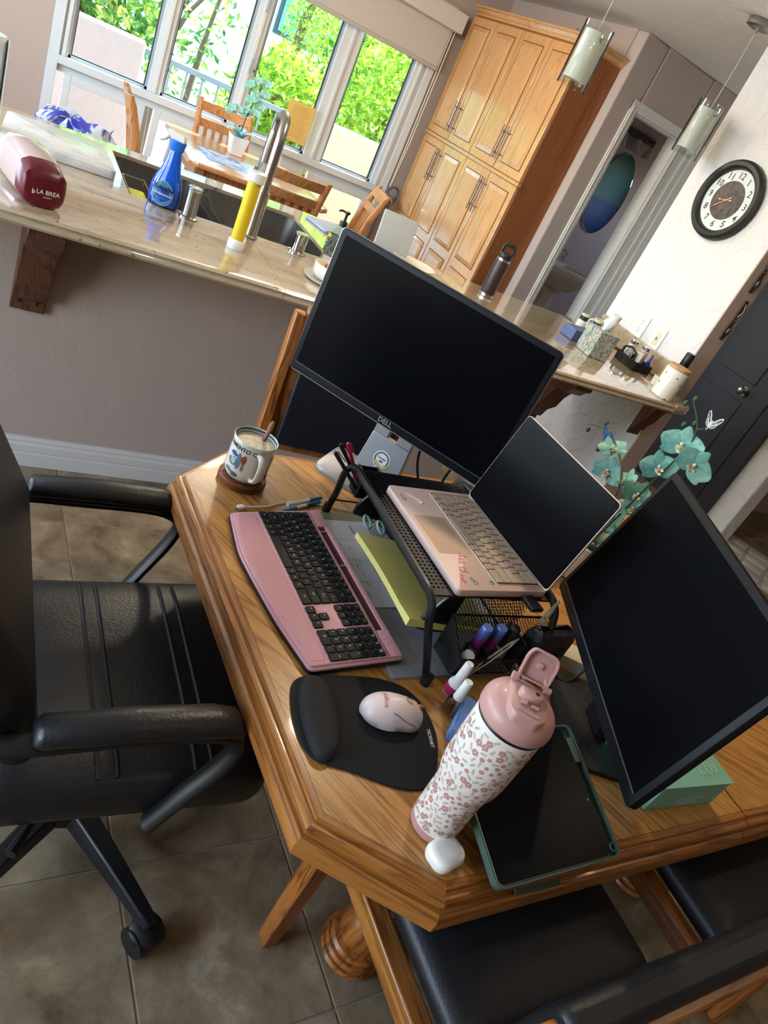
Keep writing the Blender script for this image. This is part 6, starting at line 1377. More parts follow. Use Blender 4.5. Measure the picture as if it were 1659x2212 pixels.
b = MB(); b.lathe([(0.014,0.152),(0.0145,0.168),(0.012,0.172),(0.005,0.174),(0.005,0.196),(0.010,0.198),(0.010,0.206),(0.003,0.208)],18); b.tube([(0.004,0,0.202),(-0.020,0,0.203),(-0.030,0,0.198)],0.004,8); obj('pump', addM(b,hm), M_black, t, sm=True)
b = MB(); b.M = hm @ TM(0,-0.0256,0.032,0,PI/2); b.box(-0.030,-0.022,0,0.030,0.012,0.0006); b.text('hand wash',0.009,Matrix.Translation((0,0,0.0008))); obj('label', b, mat('label_cream', srgb(206,206,196), 0.5), t)
BXc, BYc = 1.063, 2.255
b = MB(); b.lathe([(0.062,0.0008),(0.075,0.003),(0.085,0.008),(0.087,0.011),(0.07,0.008),(0.01,0.006)],32,(BXc,BYc,CT)); tag(obj('saucer', b, M_cer, sm=True), 'white saucer under the snack bowl by the monitor', 'saucer')
b = MB(); b.lathe([(0.042,0.0115),(0.052,0.014),(0.060,0.030),(0.063,0.058),(0.0615,0.0595),(0.059,0.056),(0.054,0.028),(0.02,0.020)],32,(BXc,BYc,CT)); tag(obj('bowl', b, M_cer, sm=True, ang=60), 'white ceramic bowl holding snacks', 'bowl')
t = thing('snack_food', 'orange brown snack leftovers in the white bowl', 'food', (BXc,BYc,CT+0.03)); rs = random.Random(2)
for k in range(9):
    b = MB(); b.ball((BXc+rs.uniform(-0.028,0.028),BYc+rs.uniform(-0.028,0.028),CT+0.042+rs.uniform(0,0.006)),(rs.uniform(0.008,0.014),rs.uniform(0.007,0.012),rs.uniform(0.006,0.010)),8,5); obj('piece', b, mat('snack_orange' if k % 3 else 'snack_cream', srgb(190,106,46) if k % 3 else srgb(216,186,140), 0.5), t, sm=True)
b = MB(); b.lathe([(0.06,0.0008),(0.09,0.006),(0.105,0.015),(0.107,0.018),(0.085,0.010),(0.01,0.006)],32,(1.75,2.93,CT)); tag(obj('plate', b, M_cer, sm=True), 'white plate at the kitchen edge of the counter behind the monitor', 'plate')
b = MB(); b.M = TM(1.66,3.02,CT+0.002,R_(-12),R_(-12)); b.rprism(roundp([(-0.085,-0.008),(0.085,-0.008),(0.085,0.008),(-0.085,0.008)],0.004),0.0,0.17,0.003,True); tag(obj('stone_board', b, mat('grey_stone', srgb(178,182,180), 0.6), sm=True), 'grey stone trivet standing upright at the kitchen edge of the counter', 'trivet')
b = MB(); b.M = TM(1.40,3.08,CT+0.0008,R_(14)); b.rprism(rrect(0,0,0.24,0.17,0.012,3),0,0.012,0.003,True); tag(obj('drying_mat', b, mat('mat_grey_blue', srgb(150,160,178), 0.6), sm=True), 'grey blue drying mat right of the sink', 'drying mat')
# brown insulated bottle
BX_, BY_ = 2.145, 2.855
t = thing('insulated_bottle', 'dark brown insulated bottle with a black loop cap on the bar', 'bottle', (BX_,BY_,CT)); M_brn = mat('bottle_brown', srgb(52,34,34), 0.4)
b = MB(); b.lathe([(0.036,0.016),(0.0365,0.02),(0.0365,0.165),(0.034,0.178)],28,(BX_,BY_,CT)); obj('body', b, M_brn, t, sm=True)
b = MB(); b.lathe([(0.034,0.0006),(0.0362,0.002),(0.0362,0.016)],28,(BX_,BY_,CT)); obj('steel_base', b, M_steel, t, sm=True)
b = MB(); b.lathe([(0.034,0.178),(0.034,0.19),(0.030,0.192)],28,(BX_,BY_,CT)); obj('steel_collar', b, M_steel, t, sm=True)
b = MB(); b.lathe([(0.032,0.192),(0.033,0.196),(0.033,0.210),(0.028,0.215)],28,(BX_,BY_,CT)); dirb = Vector((0.84,-0.37,0)).normalized(); b.tube([(BX_+dirb.x*u,BY_+dirb.y*u,CT+z) for u,z in ((-0.027,0.212),(-0.027,0.242),(-0.020,0.252),(0.020,0.252),(0.027,0.242),(0.027,0.212))],0.0075,8); obj('cap', b, M_black, t, sm=True, ang=50)

# ---- right end of the counter
t = thing('tissue_box', 'square tissue box with grey green marbled print', 'tissue box', (2.535,2.435,CT))
def swirl():
    m = mat('marbled_card', srgb(150,160,152), 0.5); n = N(m); v = n.coord()
    a = n.noise(v,7,2,0.5,2.5); w = n.math('FRACT',n.math('MULTIPLY',a,7)); n.base(n.ramp(w,[(0.0,srgb(86,104,104)),(0.12,srgb(150,162,156)),(0.5,srgb(170,176,166)),(0.66,srgb(200,168,132)),(0.74,srgb(128,146,142)),(1.0,srgb(96,114,114))])); return m
b = MB(); b.M = TM(2.535,2.435,CT+0.0008,R_(-4)); b.box(-0.058,-0.058,0,0.058,0.058,0.125); obj('carton', b, swirl(), t, bevel=0.003)
b = MB(); rt = random.Random(4); rings = []
for k, (r, z) in enumerate(((0.018,0.124),(0.028,0.145),(0.040,0.170),(0.030,0.195),(0.034,0.205))): rings.append([(2.535+0.01*k*0.6+r*math.cos(2*PI*j/14)*rt.uniform(0.6,1.1),2.435+r*0.7*math.sin(2*PI*j/14)*rt.uniform(0.6,1.1),CT+z+rt.uniform(-0.008,0.008)) for j in range(14)])
b.loft(rings); obj('tissue', b, mat('tissue_white', srgb(228,236,236), 0.9), t, sm=True, ang=50)
b = MB(); b.M = TM(2.60,2.62,CT+0.0008,R_(6)); b.box(-0.10,-0.045,0,0.06,0.045,0.055); tag(obj('pill_organizer', b, mat('organizer_blue', srgb(86,98,140), 0.4), bevel=0.004), 'slate blue pill box behind the tissue box', 'pill box')
for k, (x, y) in enumerate(((2.66,2.72),(2.72,2.68))):
    t = thing('pill_bottle', ('white pill bottle with a green lid farther from the tissue box' if k == 0 else 'white pill bottle with a green lid nearer the tissue box'), 'pill bottle', (x,y,CT), 0, 'pill bottles on the bar')
    b = MB(); b.lathe([(0.024,0.0008),(0.025,0.003),(0.025,0.070),(0.018,0.078)],24,(x,y,CT)); obj('bottle', b, M_whitepl, t, sm=True)
    b = MB(); b.lathe([(0.0215,0.078),(0.022,0.080),(0.022,0.098)],24,(x,y,CT)); obj('neck_band', b, mat('lid_green', srgb(20,56,40), 0.4), t, sm=True)
    b = MB(); b.lathe([(0.021,0.098),(0.021,0.106),(0.018,0.108)],24,(x,y,CT)); obj('lid', b, M_crm, t, sm=True)
t = thing('coffee_cup', 'white cup with a round handle behind the tissues', 'cup', (2.80,2.74,CT))
b = MB(); b.lathe([(0.032,0.0008),(0.038,0.004),(0.040,0.10),(0.038,0.10),(0.036,0.01),(0.004,0.008)],28,(2.80,2.74,CT)); obj('cup', b, M_cer, t, sm=True, ang=60)
b = MB(); b.tube([(2.80-0.02,2.74+0.035+0.03*math.sin(a),CT+0.055+0.03*math.cos(a)) for a in [PI*k/10 for k in range(11)]],0.005,8); obj('handle', b, M_cer, t, sm=True)
t = thing('desk_caddy', 'black caddy of jars and small bottles against the backsplash', 'caddy', (2.86,2.47,CT))
b = MB(); b.M = TM(2.845,2.455,CT+0.0008,R_(-3)); b.box(-0.06,-0.075,0,0.06,0.075,0.006); b.box(-0.06,-0.075,0.006,-0.056,0.075,0.045); b.box(0.056,-0.075,0.006,0.06,0.075,0.045); b.box(-0.056,-0.075,0.006,0.056,-0.071,0.045); b.box(-0.056,0.071,0.006,0.056,0.075,0.045); b.tube([(-0.058,-0.05,0.04),(-0.058,-0.045,0.075),(-0.058,0.0,0.09),(-0.058,0.045,0.075),(-0.058,0.05,0.04)],0.006,8); obj('tray', b, M_black, t, bevel=0.002)
for k, (x, y) in enumerate(((2.835,2.505),(2.875,2.455))):
    q = thing('glass_jar', 'clear jar with a steel lid in the caddy, '+('nearer the tissue box' if k == 0 else 'nearer the light switch'), 'jar', (x,y,CT+0.008), 0, 'jars in the black caddy')
    b = MB(); b.lathe([(0.020,0.0005),(0.023,0.003),(0.023,0.085),(0.018,0.09)],24,(x,y,CT+0.0075)); obj('jar', b, mat('jar_fill' if k else 'jar_cotton', srgb(200,188,170) if k else srgb(214,212,208), 0.25, coat=0.5), q, sm=True)
    b = MB(); b.lathe([(0.021,0.089),(0.022,0.092),(0.022,0.106),(0.019,0.108)],24,(x,y,CT+0.0075)); obj('lid', b, M_chrome, q, sm=True)
b = MB(); b.M = TM(2.825,2.425,CT+0.0085,R_(30)); b.box(-0.02,-0.018,0,0.02,0.018,0.075); tag(obj('white_carton', b, M_whitepl, bevel=0.003), 'small white carton standing in the black caddy', 'carton')
b = MB(); b.M = TM(2.885,2.405,CT+0.0085); b.lathe([(0.010,0.0),(0.011,0.002),(0.011,0.05),(0.006,0.055),(0.005,0.085),(0.003,0.09)],16); tag(obj('blue_dropper', b, mat('dropper_blue', srgb(30,44,150), 0.25), sm=True), 'small blue dropper bottle in the black caddy', 'bottle')
NX, NY = 2.752, 2.128
t = thing('canister', 'white speckled ceramic canister with a wooden lid at the counter end', 'canister', (NX,NY,CT))
def speck():
    m = mat('canister_glaze', srgb(226,220,208), 0.25, coat=0.3); n = N(m); v = n.coord((1,1,1.4)); vo = n.new('ShaderNodeTexVoronoi'); vo.inputs['Scale'].default_value = 30; vo.inputs['Randomness'].default_value = 0.6; n.link(v, vo.inputs['Vector'])
    n.base(n.ramp(vo.outputs['Distance'],[(0.0,srgb(96,90,84)),(0.16,srgb(120,112,104)),(0.20,srgb(226,220,208)),(1.0,srgb(226,220,208))])); return m
b = MB(); b.lathe([(0.050,0.0006),(0.053,0.003),(0.053,0.135),(0.051,0.138)],36,(NX,NY,CT)); obj('pot', b, speck(), t, sm=True)
b = MB(); b.lathe([(0.050,0.138),(0.053,0.140),(0.053,0.150),(0.050,0.153)],36,(NX,NY,CT)); obj('lid', b, wood('bamboo', srgb(206,164,116), srgb(186,140,92), 0.5), t, sm=True)
t = thing('pepper_mill', 'black grinder bottle standing behind the canister', 'bottle', (2.93,2.255,CT))
b = MB(); b.lathe([(0.024,0.0006),(0.025,0.003),(0.025,0.12),(0.020,0.125)],24,(2.93,2.255,CT)); obj('bottle', b, mat('bottle_black_gloss', srgb(20,20,22), 0.15), t, sm=True)
b = MB(); b.lathe([(0.020,0.125),(0.022,0.128),(0.022,0.19),(0.019,0.195)],24,(2.93,2.255,CT)); obj('cap', b, M_black, t, sm=True)
b = MB(); b.lathe([(0.020,0.0008),(0.024,0.003),(0.026,0.05),(0.024,0.05),(0.022,0.006),(0.004,0.005)],24,(2.83,2.255,CT)); tag(obj('tea_light_cup', b, mat('cup_pearl', srgb(214,204,188), 0.25), sm=True), 'small pale cup beside the canister', 'cup')

# ---- pendants
def pendant(label, x, y):
    t = thing('pendant_lamp', label, 'pendant lamp', (x,y,1.845), 0, 'glass pendants over the bar')
    b = MB(); b.lathe([(0.065,1.845),(0.065,2.080),(0.0632,2.080),(0.0632,1.845)],36,(x,y,0),False,False); b.f += []; obj('glass_cylinder', b, thinglass('pendant_glass', (0.93,0.95,0.94), 0.02, 0.2), t, sm=True)
    b = MB(); b.lathe([(0.002,1.872),(0.050,1.872),(0.051,1.875),(0.051,2.050),(0.049,2.054),(0.010,2.055)],32,(x,y,0)); obj('frosted_diffuser', b, mat('opal_glass', srgb(222,224,214), 0.35, coat=0.3), t, sm=True)
    for k in range(3):
        a = R_(20+120*k); b = MB(); b.cyl((x+0.050*math.cos(a),y+0.050*math.sin(a),2.035),(x+0.086*math.cos(a),y+0.086*math.sin(a),2.035),0.003,n=8); obj('glass_pin', b, M_steel, t)
    b = MB(); b.tube([(x,y,2.055),(x+0.002,y,2.25),(x,y,CZ-0.03)],0.0024,6); obj('cord', b, mat('cord_silver', srgb(190,188,180), 0.4), t)
    b = MB(); b.lathe([(0.058,CZ-0.0005),(0.060,CZ-0.004),(0.060,CZ-0.028),(0.050,CZ-0.032),(0.006,CZ-0.033)],32,(x,y,0)); b.cyl((x,y,CZ-0.033),(x,y,CZ-0.05),0.006,n=10); obj('canopy', b, M_steel, t, sm=True)
pendant('glass pendant lamp hanging in front of the pantry', 2.106, 2.94)
pendant('glass pendant lamp hanging in front of the bathroom doorway', 2.88, 2.93)

# ---- clock
ck = thing('wall_clock', 'round black framed wall clock with ornate numerals', 'clock', (3.019,2.65,1.755))
CM = Matrix(((0,0,-1,3.0185),(-1,0,0,2.65),(0,1,0,1.755),(0,0,0,1)))   # local x=-y, y=z, z=-x
b = MB(); b.lathe([(0.150,0.0),(0.178,0.0),(0.183,0.010),(0.180,0.026),(0.168,0.036),(0.152,0.036),(0.142,0.028),(0.138,0.010)],56,(0,0,0),True,False); obj('frame', addM(b,CM), mat('clock_black', srgb(26,27,27), 0.45), ck, sm=True)
b = MB(); b.lathe([(0.145,0.012),(0.002,0.0125)],56,(0,0,0),True,True); obj('dial', addM(b,CM), mat('dial_white', srgb(214,220,218), 0.5), ck)
def patina():
    m = mat('bronze_patina', srgb(74,66,60), 0.55); n = N(m); v = n.coord(); n.base(n.ramp(n.noise(v,30,5,0.7,1),[(0.35,srgb(42,36,34)),(0.6,srgb(96,86,78))])); n.bump(n.noise(v,40,4),0.6,0.004); return m
b = MB(); b.lathe([(0.088,0.0125),(0.088,0.0145),(0.086,0.015),(0.002,0.015)],48); obj('centre_disc', addM(b,CM), patina(), ck, sm=True)
b = MB(); b.lathe([(0.040,0.015),(0.040,0.0158),(0.0385,0.0158),(0.0385,0.015)],36,(0,0,0),False,False); obj('gear_ring', addM(b,CM), mat('ring_bronze', srgb(110,100,92), 0.4, metal=0.6), ck)
for k in range(1,13):
    a = R_(90-30*k); b = MB(); b.text(str(k),0.042,Matrix.Translation((0.112*math.cos(a),0.112*math.sin(a),0.0132)),bold=0.008); obj('numeral', addM(b,CM), M_ink, ck)
b = MB()
for k in range(60): a = 2*PI*k/60; b.M = TM(0.1345*math.cos(a),0.1345*math.sin(a),0.0131,a); b.box(-0.0015,-0.0007,0,0.0015,0.0007,0.0004)
o = obj('minute_marks', b, M_ink, ck); o['kind'] = 'stuff'
M_cop = mat('copper_hand', srgb(206,160,130), 0.35, metal=0.5)
for ang_, L_, w_, nm in ((90-30*8.68,0.058,0.0045,'hour_hand'),(90-6*38.5,0.082,0.0035,'minute_hand')):
    b = MB(); b.M = TM(0,0,0.018 if nm[0] == 'h' else 0.0195,R_(ang_)); b.prism([(-0.03,-0.001),(-0.022,-w_),(-0.012,-0.001),(0,-0.0025),(L_*0.55,-0.0012),(L_*0.70,-w_),(L_*0.8,-0.001),(L_,0),(L_*0.8,0.001),(L_*0.70,w_),(L_*0.55,0.0012),(0,0.0025),(-0.012,0.001),(-0.022,w_),(-0.03,0.001)],0,0.001); obj(nm, addM(b,CM), M_cop, ck)
# ---- outlet, switch, keys plate
def plate(name, label, cat, y, z, build):
    t = thing(name, label, cat, (3.019,y,z)); PM = Matrix(((0,0,-1,3.0185),(-1,0,0,y),(0,1,0,z),(0,0,0,1)))
    b = MB(); b.rprism(rrect(0,0,0.072,0.116,0.003,2),0.0,0.007,0.002); obj('cover_plate', addM(b,PM), M_whitepl, t, sm=True)
    for nm, bb, m in build(): obj(nm, addM(bb,PM), m, t)
def outlet():
    out = []
    for s in (-1,1):
        b = MB(); b.rprism(rrect(0,s*0.021,0.034,0.036,0.003,2),0.007,0.0085,0.0005); out.append(('socket', b, M_whitepl))
        b = MB()
        for x, h in ((-0.007,0.009),(0.007,0.007)): b.box(x-0.0012,s*0.021+0.002-h/2+0.003,0.0085,x+0.0012,s*0.021+0.002+h/2+0.003,0.0088)
        b.lathe([(0.0028,0.0085),(0.0028,0.0088)],10,(0,s*0.021-0.009,0)); out.append(('slots', b, M_black))
    return out
def switch():
    b = MB(); b.rprism(rrect(0,0,0.034,0.068,0.002,2),0.007,0.009,0.0006); b2 = MB(); b2.box(-0.005,-0.008,0.009,0.005,0.008,0.0125); return [('rocker', b, M_crm), ('toggle', b2, mat('toggle_grey', srgb(140,136,120), 0.5))]
plate('power_outlet', 'white double power outlet above the backsplash', 'outlet', 2.690, 1.085, outlet)
plate('light_switch', 'white light switch plate with a cream rocker nearest the wall edge', 'light switch', 2.553, 1.078, switch)
M_pewter = mat('antique_pewter', srgb(96,88,80), 0.35, metal=0.9)
for z, x, lab in ((1.325,3.108,'antique metal door lock plate lower on the taupe wall end'),(1.56,3.085,'antique metal door lock plate higher on the taupe wall end')):
    t = thing('lock_plate', lab, 'door hardware', (x,2.303,z), 0, 'metal plates on the wall end')
    b = MB(); b.M = Matrix(((1,0,0,x),(0,0,-1,2.3028),(0,1,0,z),(0,0,0,1))); b.rprism(roundp([(-0.014,-0.10),(0.014,-0.10),(0.016,-0.03),(0.010,0.0),(0.013,0.05),(0.013,0.10),(-0.013,0.10),(-0.013,0.05),(-0.010,0.0),(-0.016,-0.03)],0.006),0,0.006,0.002); obj('back_plate', b, M_pewter, t, sm=True)
    b = MB(); b.M = Matrix(((1,0,0,x),(0,0,-1,2.2965),(0,1,0,z),(0,0,0,1))); b.ball((0,-0.055,0.006),(0.012,0.022,0.010),10,6); b.tube([(0,0.02,0.002),(0.004,0.05,0.012),(0,0.085,0.004)],0.005,8); b.ball((0,0.0,0.004),0.007,8,6); obj('handle', b, M_pewter, t, sm=True)

# ================================================================== KITCHEN NOOK
M_nook = wood('nook_maple', srgb(196,138,84), srgb(160,100,54), 0.35, axis='Z', pores=0.5); M_nookx = wood('nook_maple_flat', srgb(204,150,98), srgb(176,118,70), 0.22, axis='X', coat=0.4, pores=0.5)
nt_ = thing('breakfast_table', 'maple breakfast table by the kitchen window', 'table', (1.48,4.88,0))
b = MB(); b.rprism([(1.08,4.42),(1.88,4.42),(1.93,4.47),(1.93,5.30),(1.88,5.35),(1.08,5.35),(1.03,5.30),(1.03,4.47)],0.722,0.75,0.006,True); obj('table_top', b, M_nookx, nt_, sm=True)
b = MB(); b.box(1.10,4.50,0.63,1.86,4.52,0.722); b.box(1.10,5.25,0.63,1.86,5.27,0.722); b.box(1.10,4.52,0.63,1.12,5.25,0.722); b.box(1.84,4.52,0.63,1.86,5.25,0.722); obj('apron', b, M_nook, nt_)
for x in (1.11,1.85):
    for y in (4.51,5.26):
        b = MB(); b.loft([[(px,py,0.0) for px,py in rrect(x,y,0.042,0.042,0.004,1)],[(px,py,0.722) for px,py in rrect(x,y,0.062,0.062,0.004,1)]]); obj('leg', b, M_nook, nt_)
def slat_chair(label, M):
    t = thing('slat_chair', label, 'chair', (0,0,0), 0, 'maple slat back chairs around the breakfast table'); t.matrix_basis = M; k = dict(world=False)
    b = MB(); b.rprism(roundp([(-0.20,-0.19),(0.20,-0.19),(0.215,0.20),(-0.215,0.20)],0.03),0.425,0.455,0.008,True); obj('seat', b, M_nookx, t, sm=True, **k)
    for s in (-1,1):
        b = MB(); b.loft([[(x,y,0) for x,y in rrect(s*0.185,0.17,0.03,0.03,0.003,1)],[(x,y,0.428) for x,y in rrect(s*0.185,0.17,0.04,0.04,0.003,1)]]); obj('leg', b, M_nook, t, **k)
        b = MB(); b.loft([[(x,y,z) for x,y in rrect(s*0.185,yy,0.032,dd,0.005,1)] for yy, z, dd in ((-0.20,0,0.03),(-0.18,0.25,0.035),(-0.175,0.44,0.042),(-0.19,0.60,0.046),(-0.225,0.78,0.046),(-0.265,0.90,0.040),(-0.285,0.945,0.030))]); obj('back_post', b, M_nook, t, sm=True, ang=50, **k)
    for z0, z1, y0, y1 in ((0.87,0.93,-0.252,-0.276),(0.775,0.825,-0.222,-0.240),(0.53,0.57,-0.178,-0.184)):
        b = MB(); b.loft([[(x,y0-0.011+yc,z0),(x,y0+0.011+yc,z0),(x,y1+0.011+yc,z1),(x,y1-0.011+yc,z1)] for x, yc in ((-0.175,0),(-0.09,-0.018),(0,-0.024),(0.09,-0.018),(0.175,0))]); obj('back_rail', b, M_nook, t, bevel=0.003, **k)
    for x in (-0.115,-0.058,0.0,0.058,0.115):
        b = MB(); b.loft([[(x-0.012,-0.196,0.56),(x+0.012,-0.196,0.56),(x+0.012,-0.186,0.56),(x-0.012,-0.186,0.56)],[(x-0.012,-0.246,0.79),(x+0.012,-0.246,0.79),(x+0.012,-0.236,0.79),(x-0.012,-0.236,0.79)]]); obj('slat', b, M_nook, t, **k)
    b = MB(); b.box(-0.185,-0.01,0.20,-0.165,0.01,0.22) if 0 else None
    return t
sc0 = slat_chair('maple slat chair with its back to the bar, nearest the sink', TM(1.555,4.42,0,0.02))
copy_tree(sc0, TM(1.47,5.33,0,PI+0.05), 'maple slat chair on the window side behind the potted orchid')
copy_tree(sc0, TM(2.10,4.78,0,PI/2-0.25), 'pale lit maple slat chair next to the pantry')
copy_tree(sc0, TM(0.96,4.62,0,-PI/2-0.05), 'maple slat chair seen edge on at the left of the breakfast table')
# placemat, pot, glasses, notice
b = MB(); b.M = TM(1.38,4.78,0.7505,R_(3)); b.rprism(rrect(0,0,0.42,0.30,0.01,2),0,0.002,0.0005)
def placemat():
    m = mat('placemat_blue', srgb(120,150,200), 0.35); n = N(m); v = n.coord(); n.base(n.ramp(n.noise(v,9,4,0.6,1.5),[(0.38,srgb(60,90,170)),(0.5,srgb(170,190,220)),(0.62,srgb(206,214,226)),(0.7,srgb(86,120,186))])); return m
tag(obj('placemat', b, placemat(), bevel=0), 'blue and white patterned placemat on the breakfast table', 'placemat')
ko = thing('potted_orchid', 'small teal orchid in a square white pot on the breakfast table', 'plant', (1.46,5.12,0.7505))
b = MB(); b.loft([[(x,y,z) for x,y in rrect(1.455,5.12,w,w,0.006,2)] for w, z in ((0.082,0.7508),(0.118,0.865),(0.108,0.865),(0.10,0.845))]); obj('pot', b, M_whitepl, ko)
b = MB(); P = smooth([(1.455,5.12,0.85),(1.46,5.12,0.96),(1.48,5.13,1.07),(1.50,5.13,1.16),(1.49,5.13,1.22),(1.455,5.13,1.26)],5); b.tube(P,0.004,6); obj('stem', b, M_stem, ko)
b = MB(); b.tube(smooth([(1.47,5.12,1.0),(1.44,5.12,1.02),(1.40,5.12,1.01),(1.37,5.12,1.0)],4),0.003,6); obj('stem', b, M_stem, ko)
for p, r_ in (((1.52,5.10,1.21),0.2),((1.46,5.10,1.20),1.0),((1.53,5.10,1.15),0.4),((1.48,5.10,1.13),2.0),((1.45,5.10,1.09),0.7),((1.52,5.10,1.08),0.1),((1.44,5.10,1.02),1.2),((1.39,5.10,1.01),0.5),((1.42,5.10,1.17),0.9),((1.50,5.10,1.03),0.3),((1.35,5.10,1.00),0.8)): put_flower(ko, p, (-0.3,-1,0.15), r_, 1.05)
buds(ko, [(1.445,5.13,1.27),(1.43,5.13,1.25)],0.008)
for a in (0.2,1.5,2.6,3.6,4.5,5.5):
    b = MB(); rows_ = []
    for i in range(7):
        t_ = i/6; r = 0.01+0.11*t_; w = 0.024*math.sin(PI*(0.15+0.82*t_)); z = 0.855+0.05*math.sin(PI*t_*0.75)
        rows_.append([(1.455+r*math.cos(a)-s*w*math.sin(a),5.12+r*math.sin(a)+s*w*math.cos(a),z) for s in (-1,0,1)])
    b.sheet(rows_); obj('leaf', b, mat('nook_leaf', srgb(120,176,168), 0.45), ko, sm=True)
for x, y, h, lab in ((1.53,4.72,0.11,'clear water glass on the breakfast table, shorter one'),(1.60,4.80,0.13,'clear water glass on the breakfast table, taller one')):
    b = MB(); b.lathe([(0.026,0.0008),(0.028,0.003),(0.034,h),(0.032,h),(0.026,0.012),(0.003,0.010)],24,(x,y,0.7505)); tag(obj('water_glass', b, mat('tumbler_glass', srgb(220,236,240), 0.05, trans=0.85, ior=1.2), sm=True, ang=50), lab, 'glass', 'glasses on the breakfast table')
t = thing('napkin_holder', 'white folded napkins standing behind the glasses', 'napkins', (1.66,4.95,0.7505))
b = MB(); b.loft([[(1.61,4.93,0.751),(1.71,4.93,0.751),(1.71,4.98,0.751),(1.61,4.98,0.751)],[(1.62,4.95,0.87),(1.70,4.94,0.88),(1.70,4.955,0.88),(1.62,4.965,0.87)]]); obj('napkin_stack', b, mat('napkin', srgb(226,236,240), 0.9), t)
nn2 = thing('paper_notice', 'yellowed typed notice taped inside the kitchen window', 'notice', (2.07,5.90,1.0))
b = MB(); b.box(1.965,5.915,0.865,2.180,5.917,1.142); obj('sheet', b, mat('aged_paper', srgb(226,190,110), 0.8), nn2)
b = MB(); rn = random.Random(3)
for k in range(16):
    w = rn.uniform(0.05,0.085); z = 1.11-0.014*k; b.box(2.07-w,5.9142,z,2.07+w,5.9148,z+0.003)
obj('typed_lines', b, mat('typed_ink', srgb(170,128,66), 0.8), nn2)
# bag on a stool, stick vacuum
st_ = thing('wooden_stool', 'low wooden stool behind the counter holding the blue bag', 'stool', (0.36,3.62,0))
b = MB(); b.rprism(rrect(0.36,3.62,0.34,0.30,0.02,3),0.52,0.55,0.005,True); obj('seat', b, M_nookx, st_)
for x in (0.22,0.50):
    for y in (3.50,3.74):
        b = MB(); b.box(x-0.015,y-0.015,0,x+0.015,y+0.015,0.52); obj('leg', b, M_nook, st_)
pbg = thing('plastic_bag', 'crumpled blue and white plastic bag behind the marble board', 'bag', (0.36,3.60,0.55))
rb_ = random.Random(12); b = MB(); rings = []
for k in range(10):
    t_ = k/9; z = 0.552+0.335*t_; rw = 0.165*math.sin(PI*(0.28+0.62*(1-t_)))+0.01; rings.append([(0.36+rw*1.05*math.cos(2*PI*j/26)*rb_.uniform(0.72,1.12),3.60+rw*0.75*math.sin(2*PI*j/26)*rb_.uniform(0.72,1.12),z+rb_.uniform(-0.018,0.018)*(1 if 0 < k < 9 else (1.6 if k else 0))) for j in range(26)])
b.loft(rings)
def bagm():
    m = mat('bag_blue_white', srgb(70,90,190), 0.25, coat=0.4); n = N(m); v = n.coord(); n.base(n.ramp(n.noise(v,8,3,0.6,1.2),[(0.40,srgb(52,66,176)),(0.47,srgb(70,90,200)),(0.50,srgb(206,214,222)),(0.58,srgb(196,206,214)),(0.62,srgb(40,56,160))])); return m
obj('film', b, bagm(), pbg, sm=True, ang=25)
b = MB(); b.tube(smooth([(0.26,3.56,0.80),(0.24,3.55,0.86),(0.28,3.54,0.905),(0.33,3.54,0.90),(0.345,3.55,0.85),(0.33,3.56,0.80)],5),0.012,6,flat=0.25); obj('handle_loop', b, mat('bag_navy', srgb(40,50,140), 0.3), pbg, sm=True)
vc = thing('stick_vacuum', 'stick vacuum docked on the wall beside the pantry', 'vacuum cleaner', (2.94,5.80,0.3))
b = MB(); b.M = TM(2.94,5.78,0.74,R_(-20),PI/2); b.lathe([(0.030,-0.02),(0.062,-0.02),(0.066,0.0),(0.066,0.05),(0.058,0.09),(0.03,0.10)],28); obj('motor_drum', b, mat('vac_bronze', srgb(150,130,120), 0.3, metal=0.6), vc, sm=True)
b = MB(); b.M = TM(2.94,5.78,0.74,R_(-20),PI/2); b.lathe([(0.024,0.101),(0.056,0.101),(0.058,0.108),(0.050,0.110),(0.026,0.106)],28); obj('filter_ring', b, M_chrome, vc, sm=True)
b = MB(); b.tube(smooth([(2.94,5.80,0.79),(2.95,5.80,0.84),(3.01,5.81,0.86),(3.05,5.82,0.83),(3.04,5.82,0.74),(2.99,5.81,0.70)],5),0.012,8); obj('grip', b, mat('vac_grey', srgb(96,98,104), 0.35), vc, sm=True)
b = MB(); b.cyl((2.95,5.82,0.70),(2.95,5.86,0.05),0.018,n=12); b.box(2.86,5.74,0.002,3.00,5.88,0.06); obj('wand', b, mat('vac_grey', srgb(96,98,104), 0.35), vc, sm=True)

# ================================================================== BATHROOM BEYOND THE DOORWAY, HALL MAT
t = thing('oval_mirror', 'oval wall mirror in the dark bathroom', 'mirror', (5.06,5.742,1.52))
OM = Matrix(((1,0,0,5.06),(0,0,-1,5.7485),(0,1,0,1.53),(0,0,0,1)))
b = MB(); b.lathe([(1.0,0.0),(1.0,0.010),(0.97,0.012)],48,(0,0,0),True,True,0.215,0.37); obj('glass', addM(b,OM), mat('mirror_silver', srgb(170,180,180), 0.05, metal=1.0), t)
t = thing('pedestal_sink', 'white pedestal washbasin in the dark bathroom', 'washbasin', (4.75,5.42,0))
b = MB(); b.lathe([(0.10,0.0),(0.11,0.02),(0.08,0.10),(0.075,0.55),(0.12,0.66)],24,(4.78,5.50,0)); obj('pedestal', b, M_cer, t, sm=True)
b = MB(); b.loft([[(x,y,z) for x,y in rrect(4.78,5.47,w,d,0.10,5)] for w, d, z in ((0.30,0.24,0.64),(0.52,0.42,0.76),(0.56,0.46,0.82),(0.56,0.46,0.84),(0.44,0.34,0.84),(0.36,0.26,0.75))]); obj('basin', b, M_cer, t, sm=True)
